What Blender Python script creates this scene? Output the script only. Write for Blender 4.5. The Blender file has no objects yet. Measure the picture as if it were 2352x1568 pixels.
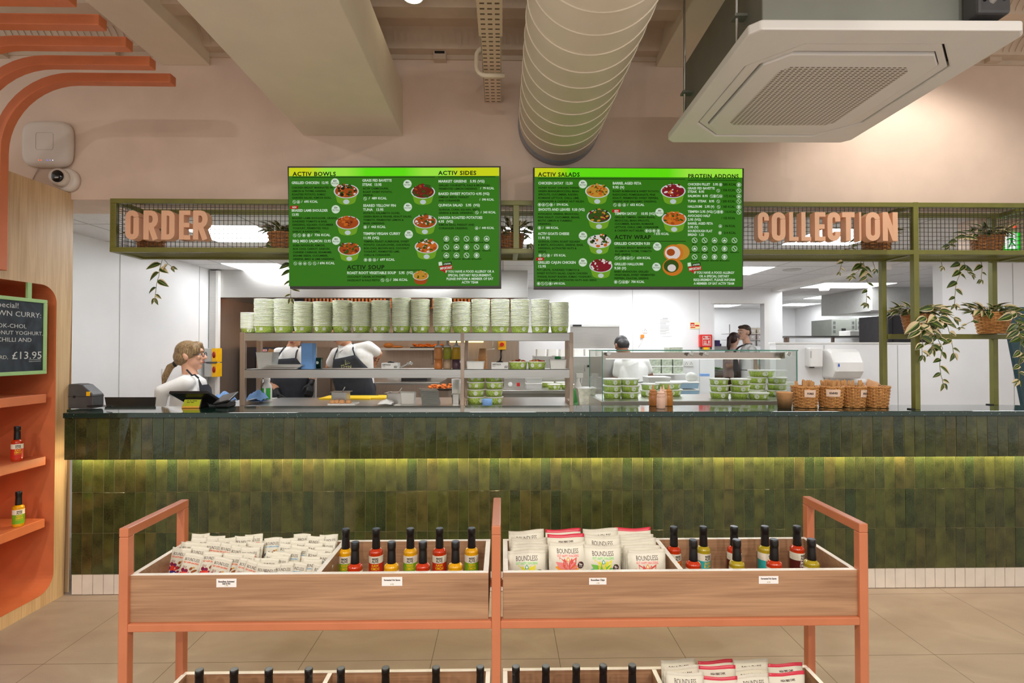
import bpy, bmesh, math, random
from mathutils import Vector, Matrix, Euler
random.seed(7)
C = bpy.context.scene.collection
PI = math.pi
W, H, FOC = 2352, 1568, 1176.0
CAM = Vector((0, 0, 1.465)); YAW = math.radians(1.02); PITCH = math.radians(0.78)
FWD = Vector((math.sin(YAW)*math.cos(PITCH), math.cos(YAW)*math.cos(PITCH), math.sin(PITCH)))
RGT = Vector((math.cos(YAW), -math.sin(YAW), 0)); UPV = RGT.cross(FWD)

def at(px, py, X=None, Y=None, Z=None):
    """the place seen at a pixel of the 2352x1568 frame, given one of its coordinates"""
    d = FWD + RGT*((px-W/2)/FOC) - UPV*((py-H/2)/FOC)
    if Y is not None: t = (Y-CAM.y)/d.y
    elif X is not None: t = (X-CAM.x)/d.x
    else: t = (Z-CAM.z)/d.z
    return CAM + d*t
def pix(p):
    v = Vector(p)-CAM; d = v.dot(FWD)
    return (W/2+FOC*v.dot(RGT)/d, H/2-FOC*v.dot(UPV)/d)

# ------------------------------------------------------------------ materials
def lin(c):
    def f(v):
        v /= 255.0
        return v/12.92 if v <= 0.04045 else ((v+0.055)/1.055)**2.4
    return (f(c[0]), f(c[1]), f(c[2]), 1.0)
MATS = {}
class NT:
    def __init__(s, m): s.t = m.node_tree; s.n = s.t.nodes; s.l = s.t.links
    def add(s, kind, **kw):
        n = s.n.new(kind)
        for k, v in kw.items():
            if k.startswith('i_'): n.inputs[k[2:].replace('_', ' ')].default_value = v
            else: setattr(n, k, v)
        return n
    def link(s, a, b): s.l.new(a, b)
    def math(s, op, a, b=None, c=None):
        n = s.n.new('ShaderNodeMath'); n.operation = op
        for i, v in enumerate((a, b, c)):
            if v is None: continue
            if isinstance(v, (int, float)): n.inputs[i].default_value = v
            else: s.l.new(v, n.inputs[i])
        return n.outputs[0]
    def mix(s, fac, a, b, mode='MIX'):
        n = s.n.new('ShaderNodeMix'); n.data_type = 'RGBA'; n.blend_type = mode
        for v, i in ((fac, 0), (a, 6), (b, 7)):
            if isinstance(v, (int, float)): n.inputs[i].default_value = v
            elif isinstance(v, tuple): n.inputs[i].default_value = v
            else: s.l.new(v, n.inputs[i])
        return n.outputs[2]
    def ramp(s, fac, stops):
        n = s.n.new('ShaderNodeValToRGB'); e = n.color_ramp.elements
        while len(e) < len(stops): e.new(0.5)
        for k, (p, c) in enumerate(stops): e[k].position = p; e[k].color = c
        s.l.new(fac, n.inputs[0]); return n.outputs[0]
    def bump(s, h, strength=0.2, dist=0.01):
        n = s.n.new('ShaderNodeBump'); n.inputs['Strength'].default_value = strength; n.inputs['Distance'].default_value = dist
        s.l.new(h, n.inputs['Height']); s.l.new(n.outputs[0], s.p.inputs['Normal'])
def base(name, rough=0.5, metal=0.0, spec=0.5):
    m = bpy.data.materials.new(name); m.use_nodes = True
    t = NT(m); t.p = t.n['Principled BSDF']
    t.p.inputs['Roughness'].default_value = rough; t.p.inputs['Metallic'].default_value = metal
    t.p.inputs['Specular IOR Level'].default_value = spec
    t.co = t.add('ShaderNodeTexCoord').outputs['Object']
    return m, t
def pm(name, rgb, rough=0.5, metal=0.0, var=0.08, scale=18.0, bump=0.0, stretch=None, coat=0.0, spec=0.5, trans=0.0, alpha=1.0, emit=0.0, sss=0.0):
    """general procedural material: a colour with noise variation"""
    if name in MATS: return MATS[name]
    m, t = base(name, rough, metal, spec)
    v = t.co
    if stretch:
        mp = t.add('ShaderNodeMapping'); mp.inputs['Scale'].default_value = stretch; t.link(v, mp.inputs[0]); v = mp.outputs[0]
    no = t.add('ShaderNodeTexNoise', i_Scale=scale, i_Detail=4.0); t.link(v, no.inputs['Vector'])
    c = lin(rgb); lo = tuple(x*(1-var) for x in c[:3])+(1,); hi = tuple(min(1, x*(1+var)) for x in c[:3])+(1,)
    col = t.ramp(no.outputs[0], [(0.3, lo), (0.7, hi)])
    t.link(col, t.p.inputs['Base Color'])
    if bump: t.bump(no.outputs[0], bump, 0.004)
    if coat: t.p.inputs['Coat Weight'].default_value = coat; t.p.inputs['Coat Roughness'].default_value = 0.08
    if trans: t.p.inputs['Transmission Weight'].default_value = trans
    if alpha < 1: t.p.inputs['Alpha'].default_value = alpha
    if sss: t.p.inputs['Subsurface Weight'].default_value = sss; t.p.inputs['Subsurface Radius'].default_value = (0.01, 0.004, 0.002)
    if emit: t.link(col, t.p.inputs['Emission Color']); t.p.inputs['Emission Strength'].default_value = emit
    MATS[name] = m; return m
def emi(name, rgb, s=1.0, spec=0.0):
    """a lit surface (lamp diffuser, screen pixel colour)"""
    if name in MATS: return MATS[name]
    m, t = base(name, 0.6, 0, spec)
    t.p.inputs['Base Color'].default_value = (0.01, 0.01, 0.01, 1)
    no = t.add('ShaderNodeTexNoise', i_Scale=3.0); t.link(t.co, no.inputs['Vector'])
    c = lin(rgb); col = t.ramp(no.outputs[0], [(0.3, tuple(x*0.95 for x in c[:3])+(1,)), (0.7, c)])
    t.link(col, t.p.inputs['Emission Color']); t.p.inputs['Emission Strength'].default_value = s
    MATS[name] = m; return m

# ------------------------------------------------------------------ mesh building
class MB:
    def __init__(s): s.v = []; s.f = []; s.m = []; s.sm = []
    def add(s, vs, fs, mi=0, smooth=False):
        o = len(s.v); s.v += [tuple(v) for v in vs]
        for f in fs: s.f.append(tuple(i+o for i in f)); s.m.append(mi); s.sm.append(smooth)
        return s
    def merge(s, other, M=None, mi=None):
        o = len(s.v)
        s.v += [tuple(M @ Vector(v)) for v in other.v] if M else list(other.v)
        s.f += [tuple(i+o for i in f) for f in other.f]
        s.m += other.m if mi is None else [mi]*len(other.f); s.sm += other.sm
        return s
    def box(s, x0, x1, y0, y1, z0, z1, mi=0, M=None):
        vs = [Vector((x, y, z)) for x in (x0, x1) for y in (y0, y1) for z in (z0, z1)]
        if M: vs = [M @ v for v in vs]
        return s.add(vs, [(0, 1, 3, 2), (4, 6, 7, 5), (0, 4, 5, 1), (2, 3, 7, 6), (0, 2, 6, 4), (1, 5, 7, 3)], mi)
    def cbox(s, c, d, mi=0, M=None):
        return s.box(c[0]-d[0]/2, c[0]+d[0]/2, c[1]-d[1]/2, c[1]+d[1]/2, c[2]-d[2]/2, c[2]+d[2]/2, mi, M)
    def quad(s, a, b, c, d, mi=0): return s.add([a, b, c, d], [(0, 1, 2, 3)], mi)
    def lathe(s, prof, c=(0, 0, 0), n=24, mi=0, smooth=True, sx=1, sy=1, M=None, cap=True):
        """prof: (radius, z) from bottom to top"""
        vs = []; fs = []; k = len(prof)
        for r, z in prof:
            for i in range(n):
                a = 2*PI*i/n; p = Vector((c[0]+r*sx*math.cos(a), c[1]+r*sy*math.sin(a), c[2]+z)); vs.append(M @ p if M else p)
        for j in range(k-1):
            for i in range(n): fs.append((j*n+i, j*n+(i+1) % n, (j+1)*n+(i+1) % n, (j+1)*n+i))
        s.add(vs, fs, mi, smooth)
        if cap:
            o = len(s.v)-k*n
            for ring, rev in ((0, True), (k-1, False)):
                if prof[ring][0] > 1e-5:
                    idx = [o+ring*n+i for i in range(n)]
                    s.f.append(tuple(reversed(idx)) if rev else tuple(idx)); s.m.append(mi); s.sm.append(False)
        return s
    def cyl(s, a, b, r, r2=None, n=14, mi=0, smooth=True):
        a = Vector(a); b = Vector(b); r2 = r if r2 is None else r2
        q = (b-a).normalized().to_track_quat('Z', 'Y').to_matrix().to_4x4(); L = (b-a).length
        return s.lathe([(r, 0), (r2, L)], n=n, mi=mi, smooth=smooth, M=Matrix.Translation(a) @ q)
    def ell(s, c, r, n=16, k=10, mi=0, M=None):
        prof = [(math.sin(PI*j/k), -math.cos(PI*j/k)) for j in range(k+1)]; prof[0] = (1e-4, -1); prof[-1] = (1e-4, 1)
        T = Matrix.Translation(Vector(c)) @ (M or Matrix()) @ Matrix.Diagonal((r[0], r[1], r[2], 1))
        return s.lathe(prof, n=n, mi=mi, M=T, cap=False)
    def tube(s, path, r, n=8, mi=0, closed=False, square=False, smooth=True):
        P = [Vector(p) for p in path]; rings = []; up = Vector((0, 0, 1)); k = len(P); prev = None
        for i, p in enumerate(P):
            if closed: t = P[(i+1) % k]-P[i-1]
            else: t = P[min(i+1, k-1)]-P[max(i-1, 0)]
            t.normalize()
            if prev is None:
                a = t.cross(up)
                if a.length < 0.05: a = t.cross(Vector((0, 1, 0)))
            else: a = prev - t*prev.dot(t)
            a.normalize(); prev = a; b = a.cross(t)
            rr = r[i] if isinstance(r, (list, tuple)) else r
            if square: rings.append([p+a*x*rr+b*y*rr for x, y in ((1, 1), (-1, 1), (-1, -1), (1, -1))])
            else: rings.append([p+a*rr*math.cos(2*PI*j/n)+b*rr*math.sin(2*PI*j/n) for j in range(n)])
        n = len(rings[0]); vs = [v for q in rings for v in q]; fs = []
        for i in range(k if closed else k-1):
            i2 = (i+1) % k
            for j in range(n): fs.append((i*n+j, i2*n+j, i2*n+(j+1) % n, i*n+(j+1) % n))
        if not closed: fs += [tuple(range(n)), tuple(reversed(range((k-1)*n, k*n)))]
        return s.add(vs, fs, mi, smooth and not square)
    def prism(s, pts, lo, hi, axis='z', mi=0, M=None):
        """polygon pts (2-D) pushed from lo to hi along an axis"""
        def P(p, h): return Vector({'z': (p[0], p[1], h), 'y': (p[0], h, p[1]), 'x': (h, p[0], p[1])}[axis])
        n = len(pts); vs = [P(p, lo) for p in pts]+[P(p, hi) for p in pts]
        if M: vs = [M @ v for v in vs]
        fs = [(i, (i+1) % n, n+(i+1) % n, n+i) for i in range(n)]+[tuple(reversed(range(n))), tuple(range(n, 2*n))]
        return s.add(vs, fs, mi)
    def mesh(s, name, mats):
        me = bpy.data.meshes.new(name); me.from_pydata(s.v, [], s.f)
        for m in (mats if isinstance(mats, (list, tuple)) else [mats]): me.materials.append(m)
        me.polygons.foreach_set('material_index', s.m); me.polygons.foreach_set('use_smooth', s.sm)
        bm = bmesh.new(); bm.from_mesh(me); bmesh.ops.recalc_face_normals(bm, faces=bm.faces); bm.to_mesh(me); bm.free()
        return me
def root_of(o):
    while o.parent: o = o.parent
    return o
def obj(name, mb, mats, parent=None, bevel=0.0, world=False, seg=2):
    """links one mesh object; world=True: the vertices are world coordinates"""
    me = mb.mesh(name, mats) if isinstance(mb, MB) else mb
    o = bpy.data.objects.new(name, me); C.objects.link(o)
    if parent:
        o.parent = parent
        if world:
            M = Matrix(); q = parent
            while q: M = q.matrix_basis @ M; q = q.parent
            me.transform(M.inverted())
    if bevel:
        b = o.modifiers.new('bevel', 'BEVEL'); b.width = bevel; b.segments = seg; b.limit_method = 'ANGLE'; b.angle_limit = math.radians(40)
    return o
def tag(o, label, cat, group=None, kind=None):
    o['label'] = label; o['category'] = cat
    if group: o['group'] = group
    if kind: o['kind'] = kind
    return o
def thing(name, label, cat, loc=(0, 0, 0), rot=(0, 0, 0), group=None, scale=None):
    o = bpy.data.objects.new(name, None); o.empty_display_size = 0.05; C.objects.link(o)
    o.location = loc; o.rotation_euler = rot
    if scale: o.scale = scale
    return tag(o, label, cat, group)
def struct(name, mb, mats, parent=None, bevel=0.0):
    o = obj(name, mb, mats, parent, bevel); o['kind'] = 'structure'; return o
def dup(root, label, loc, rot=(0, 0, 0), group=None, scale=None):
    r = root.copy(); C.objects.link(r); r.location = loc; r.rotation_euler = rot
    if scale: r.scale = scale
    r['label'] = label
    if group: r['group'] = group
    elif 'group' in r: del r['group']
    for ch in list(root.children):
        c = ch.copy(); C.objects.link(c); c.parent = r
        for g in list(ch.children):
            d = g.copy(); C.objects.link(d); d.parent = c
    return r
ORD = 'first second third fourth fifth sixth seventh eighth ninth tenth eleventh twelfth thirteenth fourteenth fifteenth sixteenth seventeenth eighteenth nineteenth twentieth'.split()
ORD += ['twenty-'+w for w in ORD[:9]]

# ------------------------------------------------------------------ lettering
CH = sorted(set("ABCDEFGHIJKLMNOPQRSTUVWXYZabcdefghijklmnopqrstuvwxyz0123456789.,&/()-:'£!"))
GL = {}
def _glyphs():
    obs = []
    for bold in (0, 1):
        for c in CH+['I']:
            for body in (c, c+'I'):
                cu = bpy.data.curves.new('t', 'FONT'); cu.body = body; cu.resolution_u = 2; cu.offset = 0.03 if bold else 0.0
                o = bpy.data.objects.new('t', cu); C.objects.link(o); obs.append((bold, c, body, o))
    bpy.context.view_layer.update(); dg = bpy.context.evaluated_depsgraph_get(); tmp = {}
    for bold, c, body, o in obs:
        me = o.evaluated_get(dg).to_mesh()
        vs = [(v.co.x, v.co.y) for v in me.vertices]; fs = [tuple(p.vertices) for p in me.polygons]
        tmp[(bold, body)] = (vs, fs); o.evaluated_get(dg).to_mesh_clear()
    for bold in (0, 1):
        mI = max(x for x, y in tmp[(bold, 'I')][0])
        for c in CH:
            vs, fs = tmp[(bold, c)]; GL[(bold, c)] = (vs, fs, max(x for x, y in tmp[(bold, c+'I')][0])-mI)
    for _, _, _, o in obs:
        cu = o.data; bpy.data.objects.remove(o); bpy.data.curves.remove(cu)
_glyphs()
def twidth(t, size, bold=0, sx=1.0, sp=0.0):
    return sum((0.3 if c == ' ' else GL[(bold, c)][2])*size*sx+sp*size for c in t)
def text(mb, t, x, y, size, fn, mi=0, bold=0, sx=1.0, align='l', width=None, sp=0.0, rot=0.0):
    """lettering on a surface: fn(u, v) gives the place of a point; x, y is the baseline start; cap height is about 0.7*size"""
    if width: sx = sx*width/max(1e-6, twidth(t, size, bold, sx, sp))
    w = twidth(t, size, bold, sx, sp)
    cx = -w/2 if align == 'c' else (-w if align == 'r' else 0); ca, sa = math.cos(rot), math.sin(rot)
    for c in t:
        if c == ' ': cx += 0.3*size*sx+sp*size; continue
        vs, fs, adv = GL[(bold, c)]
        mb.add([fn(x+(cx+vx*size*sx)*ca-vy*size*sa, y+(cx+vx*size*sx)*sa+vy*size*ca) for vx, vy in vs], fs, mi)
        cx += adv*size*sx+sp*size
    return w
# ------------------------------------------------------------------ shared materials
M = {}
M['beige'] = pm('beige_plaster', (222, 200, 183), 0.85, var=0.04, scale=6, bump=0.03)
M['beige2'] = pm('beige_painted_steel', (206, 188, 168), 0.6, var=0.05, scale=9)
M['duct'] = pm('painted_duct', (236, 226, 206), 0.45, var=0.03, scale=5)
M['beam'] = pm('cream_boxing', (232, 222, 202), 0.7, var=0.03, scale=6)
M['white'] = pm('white_cladding', (238, 238, 238), 0.35, var=0.02, scale=4)
M['ctile'] = None
M['plastic'] = pm('white_plastic', (236, 234, 230), 0.35, var=0.02, scale=8)
M['offwhite'] = pm('ivory_plastic', (222, 212, 202), 0.4, var=0.02, scale=8)
M['black'] = pm('black_plastic', (24, 22, 22), 0.4, var=0.15, scale=30)
M['black_gloss'] = pm('gloss_black', (14, 13, 14), 0.12, var=0.1, scale=30)
M['grey'] = pm('grey_plastic', (74, 74, 76), 0.45, var=0.08, scale=30)
M['lgrey'] = pm('light_grey_plastic', (190, 190, 186), 0.45, var=0.04, scale=20)
M['orange'] = pm('coral_orange_paint', (214, 122, 78), 0.42, var=0.06, scale=10)
M['coral'] = pm('coral_tube_paint', (192, 116, 80), 0.26, var=0.05, scale=10)
M['olive'] = pm('olive_powder_coat', (116, 116, 52), 0.42, var=0.08, scale=14)
M['wire'] = pm('dark_wire', (62, 58, 48), 0.5, metal=0.3, var=0.1)
M['steel'] = pm('brushed_steel', (196, 194, 190), 0.3, metal=0.9, var=0.05, scale=14, stretch=(0.3, 6, 14))
M['steel_dk'] = pm('warm_steel_cladding', (178, 158, 142), 0.36, metal=0.75, var=0.06, scale=10, stretch=(6, 6, 0.4))
M['steel_paint'] = pm('galvanised_grey', (146, 150, 142), 0.5, metal=0.5, var=0.06, scale=6)
M['red'] = pm('red_plastic', (214, 40, 34), 0.35, var=0.05)
M['yellow'] = pm('yellow_plastic', (250, 190, 20), 0.4, var=0.05)
M['ink'] = pm('black_ink', (22, 20, 20), 0.7, var=0.1)
M['paper'] = pm('white_paper', (240, 238, 234), 0.8, var=0.02)
M['kraft'] = pm('kraft_brown_paper', (222, 166, 112), 0.75, var=0.08, scale=60)
M['tealink'] = pm('blue_print', (60, 150, 200), 0.7)

def wood(name, a, b, scale=1.0, axis=0, rough=0.45):
    m, t = base(name, rough)
    mp = t.add('ShaderNodeMapping'); s = [14*scale]*3; s[axis] = 0.9*scale; mp.inputs['Scale'].default_value = s
    t.link(t.co, mp.inputs[0])
    n1 = t.add('ShaderNodeTexNoise', i_Scale=1.3, i_Detail=5.0, i_Distortion=1.6); t.link(mp.outputs[0], n1.inputs['Vector'])
    mp2 = t.add('ShaderNodeMapping'); s = [120*scale]*3; s[axis] = 2.5*scale; mp2.inputs['Scale'].default_value = s
    t.link(t.co, mp2.inputs[0])
    n2 = t.add('ShaderNodeTexNoise', i_Scale=1.5, i_Detail=3.0); t.link(mp2.outputs[0], n2.inputs['Vector'])
    f = t.math('ADD', t.math('MULTIPLY', n1.outputs[0], 0.65), t.math('MULTIPLY', n2.outputs[0], 0.4))
    col = t.ramp(f, [(0.36, lin(a)), (0.66, lin(b))])
    t.link(col, t.p.inputs['Base Color']); t.bump(n2.outputs[0], 0.05, 0.002)
    return m
M['oak'] = wood('oak_laminate', (142, 104, 76), (178, 138, 104))
M['oak_in'] = wood('oak_laminate_inside', (140, 98, 66), (186, 142, 102))
M['oak_edge'] = pm('pale_oak_edging', (244, 238, 228), 0.3, var=0.05, scale=30)
M['maple'] = wood('pale_timber_panel', (196, 160, 116), (226, 196, 152), 0.8, axis=2, rough=0.4)

def tile_mat():
    m, t = base('green_glazed_tile', 0.12)
    geo = t.add('ShaderNodeNewGeometry'); rnd = geo.outputs['Random Per Island']
    v = t.add('ShaderNodeVectorMath', operation='ADD'); t.link(t.co, v.inputs[0])
    cb = t.add('ShaderNodeCombineXYZ'); t.link(t.math('MULTIPLY', rnd, 37.0), cb.inputs[0]); t.link(t.math('MULTIPLY', rnd, 91.0), cb.inputs[2]); t.link(cb.outputs[0], v.inputs[1])
    n1 = t.add('ShaderNodeTexNoise', i_Scale=9.0, i_Detail=4.0); t.link(v.outputs[0], n1.inputs['Vector'])
    n2 = t.add('ShaderNodeTexNoise', i_Scale=130.0, i_Detail=2.0); t.link(v.outputs[0], n2.inputs['Vector'])
    a = t.ramp(rnd, [(0.0, lin((64, 74, 36))), (0.3, lin((82, 86, 42))), (0.55, lin((50, 66, 36))), (0.8, lin((86, 82, 44))), (1.0, lin((40, 60, 38)))])
    b = t.mix(t.ramp(n1.outputs[0], [(0.38, (0, 0, 0, 1)), (0.68, (1, 1, 1, 1))]), a, t.mix(0.75, a, lin((20, 34, 20))))
    c = t.mix(t.ramp(n2.outputs[0], [(0.45, (0, 0, 0, 1)), (0.8, (0.35, 0.35, 0.35, 1))]), b, lin((96, 96, 54)))
    t.link(c, t.p.inputs['Base Color'])
    w = t.add('ShaderNodeTexNoise', i_Scale=22.0, i_Detail=2.0); t.link(v.outputs[0], w.inputs['Vector']); t.bump(w.outputs[0], 0.22, 0.006)
    t.p.inputs['Coat Weight'].default_value = 0.3
    return m
M['tile'] = tile_mat()
M['grout'] = pm('olive_grout', (120, 112, 78), 0.9, var=0.1, scale=60)
M['wtile'] = pm('white_glazed_tile', (232, 222, 210), 0.15, var=0.05, scale=12, bump=0.1)
M['wgrout'] = pm('grey_brown_grout', (140, 122, 106), 0.9, var=0.1, scale=60)

def floor_mat():
    m, t = base('stone_floor_tile', 0.42)
    j0 = at(1007.5, 1447, Z=0); jy = at(1300, 1512, Z=0)
    xyz = t.add('ShaderNodeSeparateXYZ'); t.link(t.co, xyz.inputs[0])
    def edge(sock, off):
        f = t.math('FRACT', t.math('DIVIDE', t.math('SUBTRACT', sock, off-60.0), 0.6))
        return t.math('LESS_THAN', t.math('MINIMUM', f, t.math('SUBTRACT', 1.0, f)), 0.0026)
    g = t.math('MAXIMUM', edge(xyz.outputs[0], j0.x), edge(xyz.outputs[1], jy.y))
    mp = t.add('ShaderNodeMapping'); mp.inputs['Scale'].default_value = (1.2, 2.6, 1); mp.inputs['Rotation'].default_value = (0, 0, 0.5); t.link(t.co, mp.inputs[0])
    n = t.add('ShaderNodeTexNoise', i_Scale=1.8, i_Detail=6.0, i_Distortion=0.8); t.link(mp.outputs[0], n.inputs['Vector'])
    n3 = t.add('ShaderNodeTexNoise', i_Scale=160.0, i_Detail=2.0); t.link(t.co, n3.inputs['Vector'])
    col = t.ramp(n.outputs[0], [(0.3, lin((156, 140, 130))), (0.55, lin((168, 153, 142))), (0.75, lin((182, 168, 156)))])
    col = t.mix(t.math('MULTIPLY', n3.outputs[0], 0.25), col, lin((140, 118, 96)))
    t.link(t.mix(g, col, lin((92, 78, 62))), t.p.inputs['Base Color'])
    return m
M['floor'] = floor_mat()

def ceil_mat():
    m, t = base('white_ceiling_tile', 0.8)
    xyz = t.add('ShaderNodeSeparateXYZ'); t.link(t.co, xyz.inputs[0])
    def edge(sock, off, w=0.6):
        f = t.math('FRACT', t.math('DIVIDE', t.math('SUBTRACT', sock, off-60.0), w))
        return t.math('LESS_THAN', t.math('MINIMUM', f, t.math('SUBTRACT', 1.0, f)), 0.012)
    g = t.math('MAXIMUM', edge(xyz.outputs[0], -2.4), edge(xyz.outputs[1], 3.75))
    n = t.add('ShaderNodeTexNoise', i_Scale=40.0, i_Detail=3.0); t.link(t.co, n.inputs['Vector'])
    col = t.ramp(n.outputs[0], [(0.3, lin((226, 226, 226))), (0.7, lin((236, 236, 236)))])
    t.link(t.mix(g, col, lin((176, 176, 176))), t.p.inputs['Base Color'])
    return m
M['ctile'] = ceil_mat()

def perf(name, rgb, dx, dy, hx, hy, dark=(60, 52, 44), rough=0.45, ox=0.0, oy=0.0, stag=0.0):
    """sheet with rows of small slots, in the plane of object x, y"""
    m, t = base(name, rough)
    xyz = t.add('ShaderNodeSeparateXYZ'); t.link(t.co, xyz.inputs[0])
    row = t.math('FLOOR', t.math('DIVIDE', t.math('ADD', xyz.outputs[1], 50*dy), dy))
    sh = t.math('MULTIPLY', t.math('MODULO', row, 2.0), stag*dx)
    fx = t.math('FRACT', t.math('DIVIDE', t.math('ADD', t.math('ADD', xyz.outputs[0], 50*dx+ox), sh), dx))
    fy = t.math('FRACT', t.math('DIVIDE', t.math('ADD', xyz.outputs[1], 50*dy+oy), dy))
    a = t.math('LESS_THAN', t.math('ABSOLUTE', t.math('SUBTRACT', fx, 0.5)), hx/2)
    b = t.math('LESS_THAN', t.math('ABSOLUTE', t.math('SUBTRACT', fy, 0.5)), hy/2)
    t.link(t.mix(t.math('MULTIPLY', a, b), lin(rgb), lin(dark)), t.p.inputs['Base Color'])
    return m

# ------------------------------------------------------------------ the room
YW, YB = 3.13, 3.46         # front and back of the wall over the counter
ZC = 2.365                  # kitchen ceiling
struct('floor', MB().box(-5, 8, -3, 12, -0.05, 0.0), M['floor'])
fw = MB().box(-4.2, 5.4, YW, YB, ZC, 3.42)
struct('wall_front', fw, M['beige'])
struct('wall_right', MB().box(at(2245, 530, Y=3.47).x, 5.4, YB, 3.62, 2.1, ZC), M['beige'])
XL = -3.34
struct('wall_left', MB().box(XL-0.1, XL, 3.28, 7.7, 0, ZC), M['white'])
for k, x in enumerate((274, 457)):      # joint strips between the wall panels
    p = at(x, 760, X=XL); struct('trim_%d' % (k+1), MB().box(XL-0.01, XL+0.003, p.y-0.004, p.y+0.004, 0, ZC), M['lgrey'])
c = MB().box(-3.45, 8, YB, 12, ZC, ZC+0.05); struct('ceiling_kitchen', c, M['ctile'])
XD0, XD1, ZD = at(1641, 780, Y=7.6).x, at(1758, 780, Y=7.6).x, at(1700, 697, Y=7.6).z
XP = at(1797, 740, Y=7.6).x
wb = MB().box(XL, XD0, 7.6, 7.7, 0, ZC).box(XD0, XD1, 7.6, 7.7, ZD, ZC).box(XD1, XP, 7.6, 7.75, 0, ZC)
struct('wall_back', wb, M['white'])
for k, x in enumerate((1453, 1606)):
    p = at(x, 760, Y=7.6); struct('trim_%d' % (k+3), MB().box(p.x-0.004, p.x+0.004, 7.597, 7.61, 0, ZC), M['lgrey'])
fr = MB().box(XD1-0.02, XD1+0.05, 7.585, 7.6, 0, ZD+0.05).box(XD0-0.05, XD1+0.055, 7.583, 7.5995, ZD, ZD+0.052)
struct('trim_5', fr, M['plastic'])
struct('wall_back_store', MB().box(2.6, 7.0, 11.4, 11.5, 0, ZC), M['white'])
struct('wall_side_store', MB().box(6.58, 6.68, 5.3, 11.4, 0, ZC), M['white'])
struct('wall_inner_store', MB().box(2.5, 2.6, 7.7, 11.4, 0, ZC), M['white'])
YLW = 5.3
XT = at(2165, 700, Y=YLW).x
XLW = at(1782, 790, Y=YLW).x
struct('wall_low', MB().box(XLW, XT, YLW, YLW+0.12, 0, at(1900, 788, Y=YLW).z), M['white'])
struct('wall_tall', MB().box(XT, 8, YLW, YLW+0.12, 0, ZC), M['white'])
for k, (x, z) in enumerate(((1893, 1.5), (2062, 1.5), (2329, ZC))):
    p = at(x, 860, Y=YLW); struct('trim_%d' % (k+6), MB().box(p.x-0.004, p.x+0.004, YLW-0.003, YLW+0.01, 0, z), M['lgrey'])
struct('trim_9', MB().box(XLW-0.01, XT, YLW-0.012, YLW+0.13, at(1900, 789, Y=YLW).z, at(1900, 786, Y=YLW).z), M['plastic'])
struct('trim_10', MB().box(4.02, 4.18, YLW+0.12, 7.6, ZC-0.05, ZC), M['plastic'])

# steel deck over the dining side, pressed profile running along the wall
prof = [(YW, 3.262), (3.055, 3.262)]
y = 3.055
while y > -0.6:
    prof += [(y-0.075, 3.35), (y-0.21, 3.35), (y-0.285, 3.262), (y-0.375, 3.262)]; y -= 0.375
dk = MB(); n = len(prof)
dk.add([(x, a, b) for a, b in prof for x in (-4.6, 6.0)], [(2*i, 2*i+1, 2*i+3, 2*i+2) for i in range(n-1)])
dk.add([(x, a, b+0.12) for a, b in prof for x in (-4.6, 6.0)], [(2*i, 2*i+1, 2*i+3, 2*i+2) for i in range(n-1)])
for k in range(3):               # embossed ribs on the sloping webs
    y0 = 3.055-0.375*k
    for i in range(200):
        x = -3.6+i*0.038
        if x > 4: break
        Mx = Matrix.Translation((x, y0-0.0375, 3.306)) @ Matrix.Rotation(-math.atan2(0.088, 0.075), 4, 'X')
        dk.lathe([(0.0105, -0.004), (0.0085, 0.004)], n=10, sx=1, sy=4.3, M=Mx)
struct('ceiling', dk, M['beige2'])
struct('trim_11', MB().box(-4.2, 5.4, YW-0.012, YW, 3.235, 3.262), M['beige2'])
for k, (x, y) in enumerate(((1012, 132), (265, 122), (8, 122), (2270, 137))):
    p = at(x, y, Y=YW); b = MB().box(p.x-0.037, p.x+0.037, YW-0.05, YW, p.z-0.035, p.z+0.03, 0).box(p.x-0.03, p.x+0.03, YW-0.052, YW-0.045, p.z-0.004, p.z+0.026, 1)
    tag(obj('deck_bracket', b, [M['beige2'], M['black']]), ['small square bracket on the wall left of the cable tray', 'small square bracket above the coral tubes', 'small square bracket at the far left of the wall top', 'small dark bracket on the wall behind the ceiling air conditioner'][k], 'bracket', 'steel deck brackets')
# boxed-in beams running out from the wall
def beam(n, x0, x1, z0, z1, y0=0.3):
    struct('beam_%d' % n, MB().box(x0, x1, y0, YW, z0, z1), M['beam'], bevel=0.004)
zb = at(800, 312, Y=YW).z
beam(1, at(697, 312, Y=YW).x, at(925, 312, Y=YW).x, zb, at(1020, 198, Y=YW).z)
beam(2, at(373, 150, Y=YW).x, at(483, 147, Y=YW).x, at(420, 150, Y=YW).z, 3.36)
beam(3, at(1507, 152, Y=YW).x, at(1507, 152, Y=YW).x+0.62, at(1560, 154, Y=YW).z, 3.36)

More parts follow.
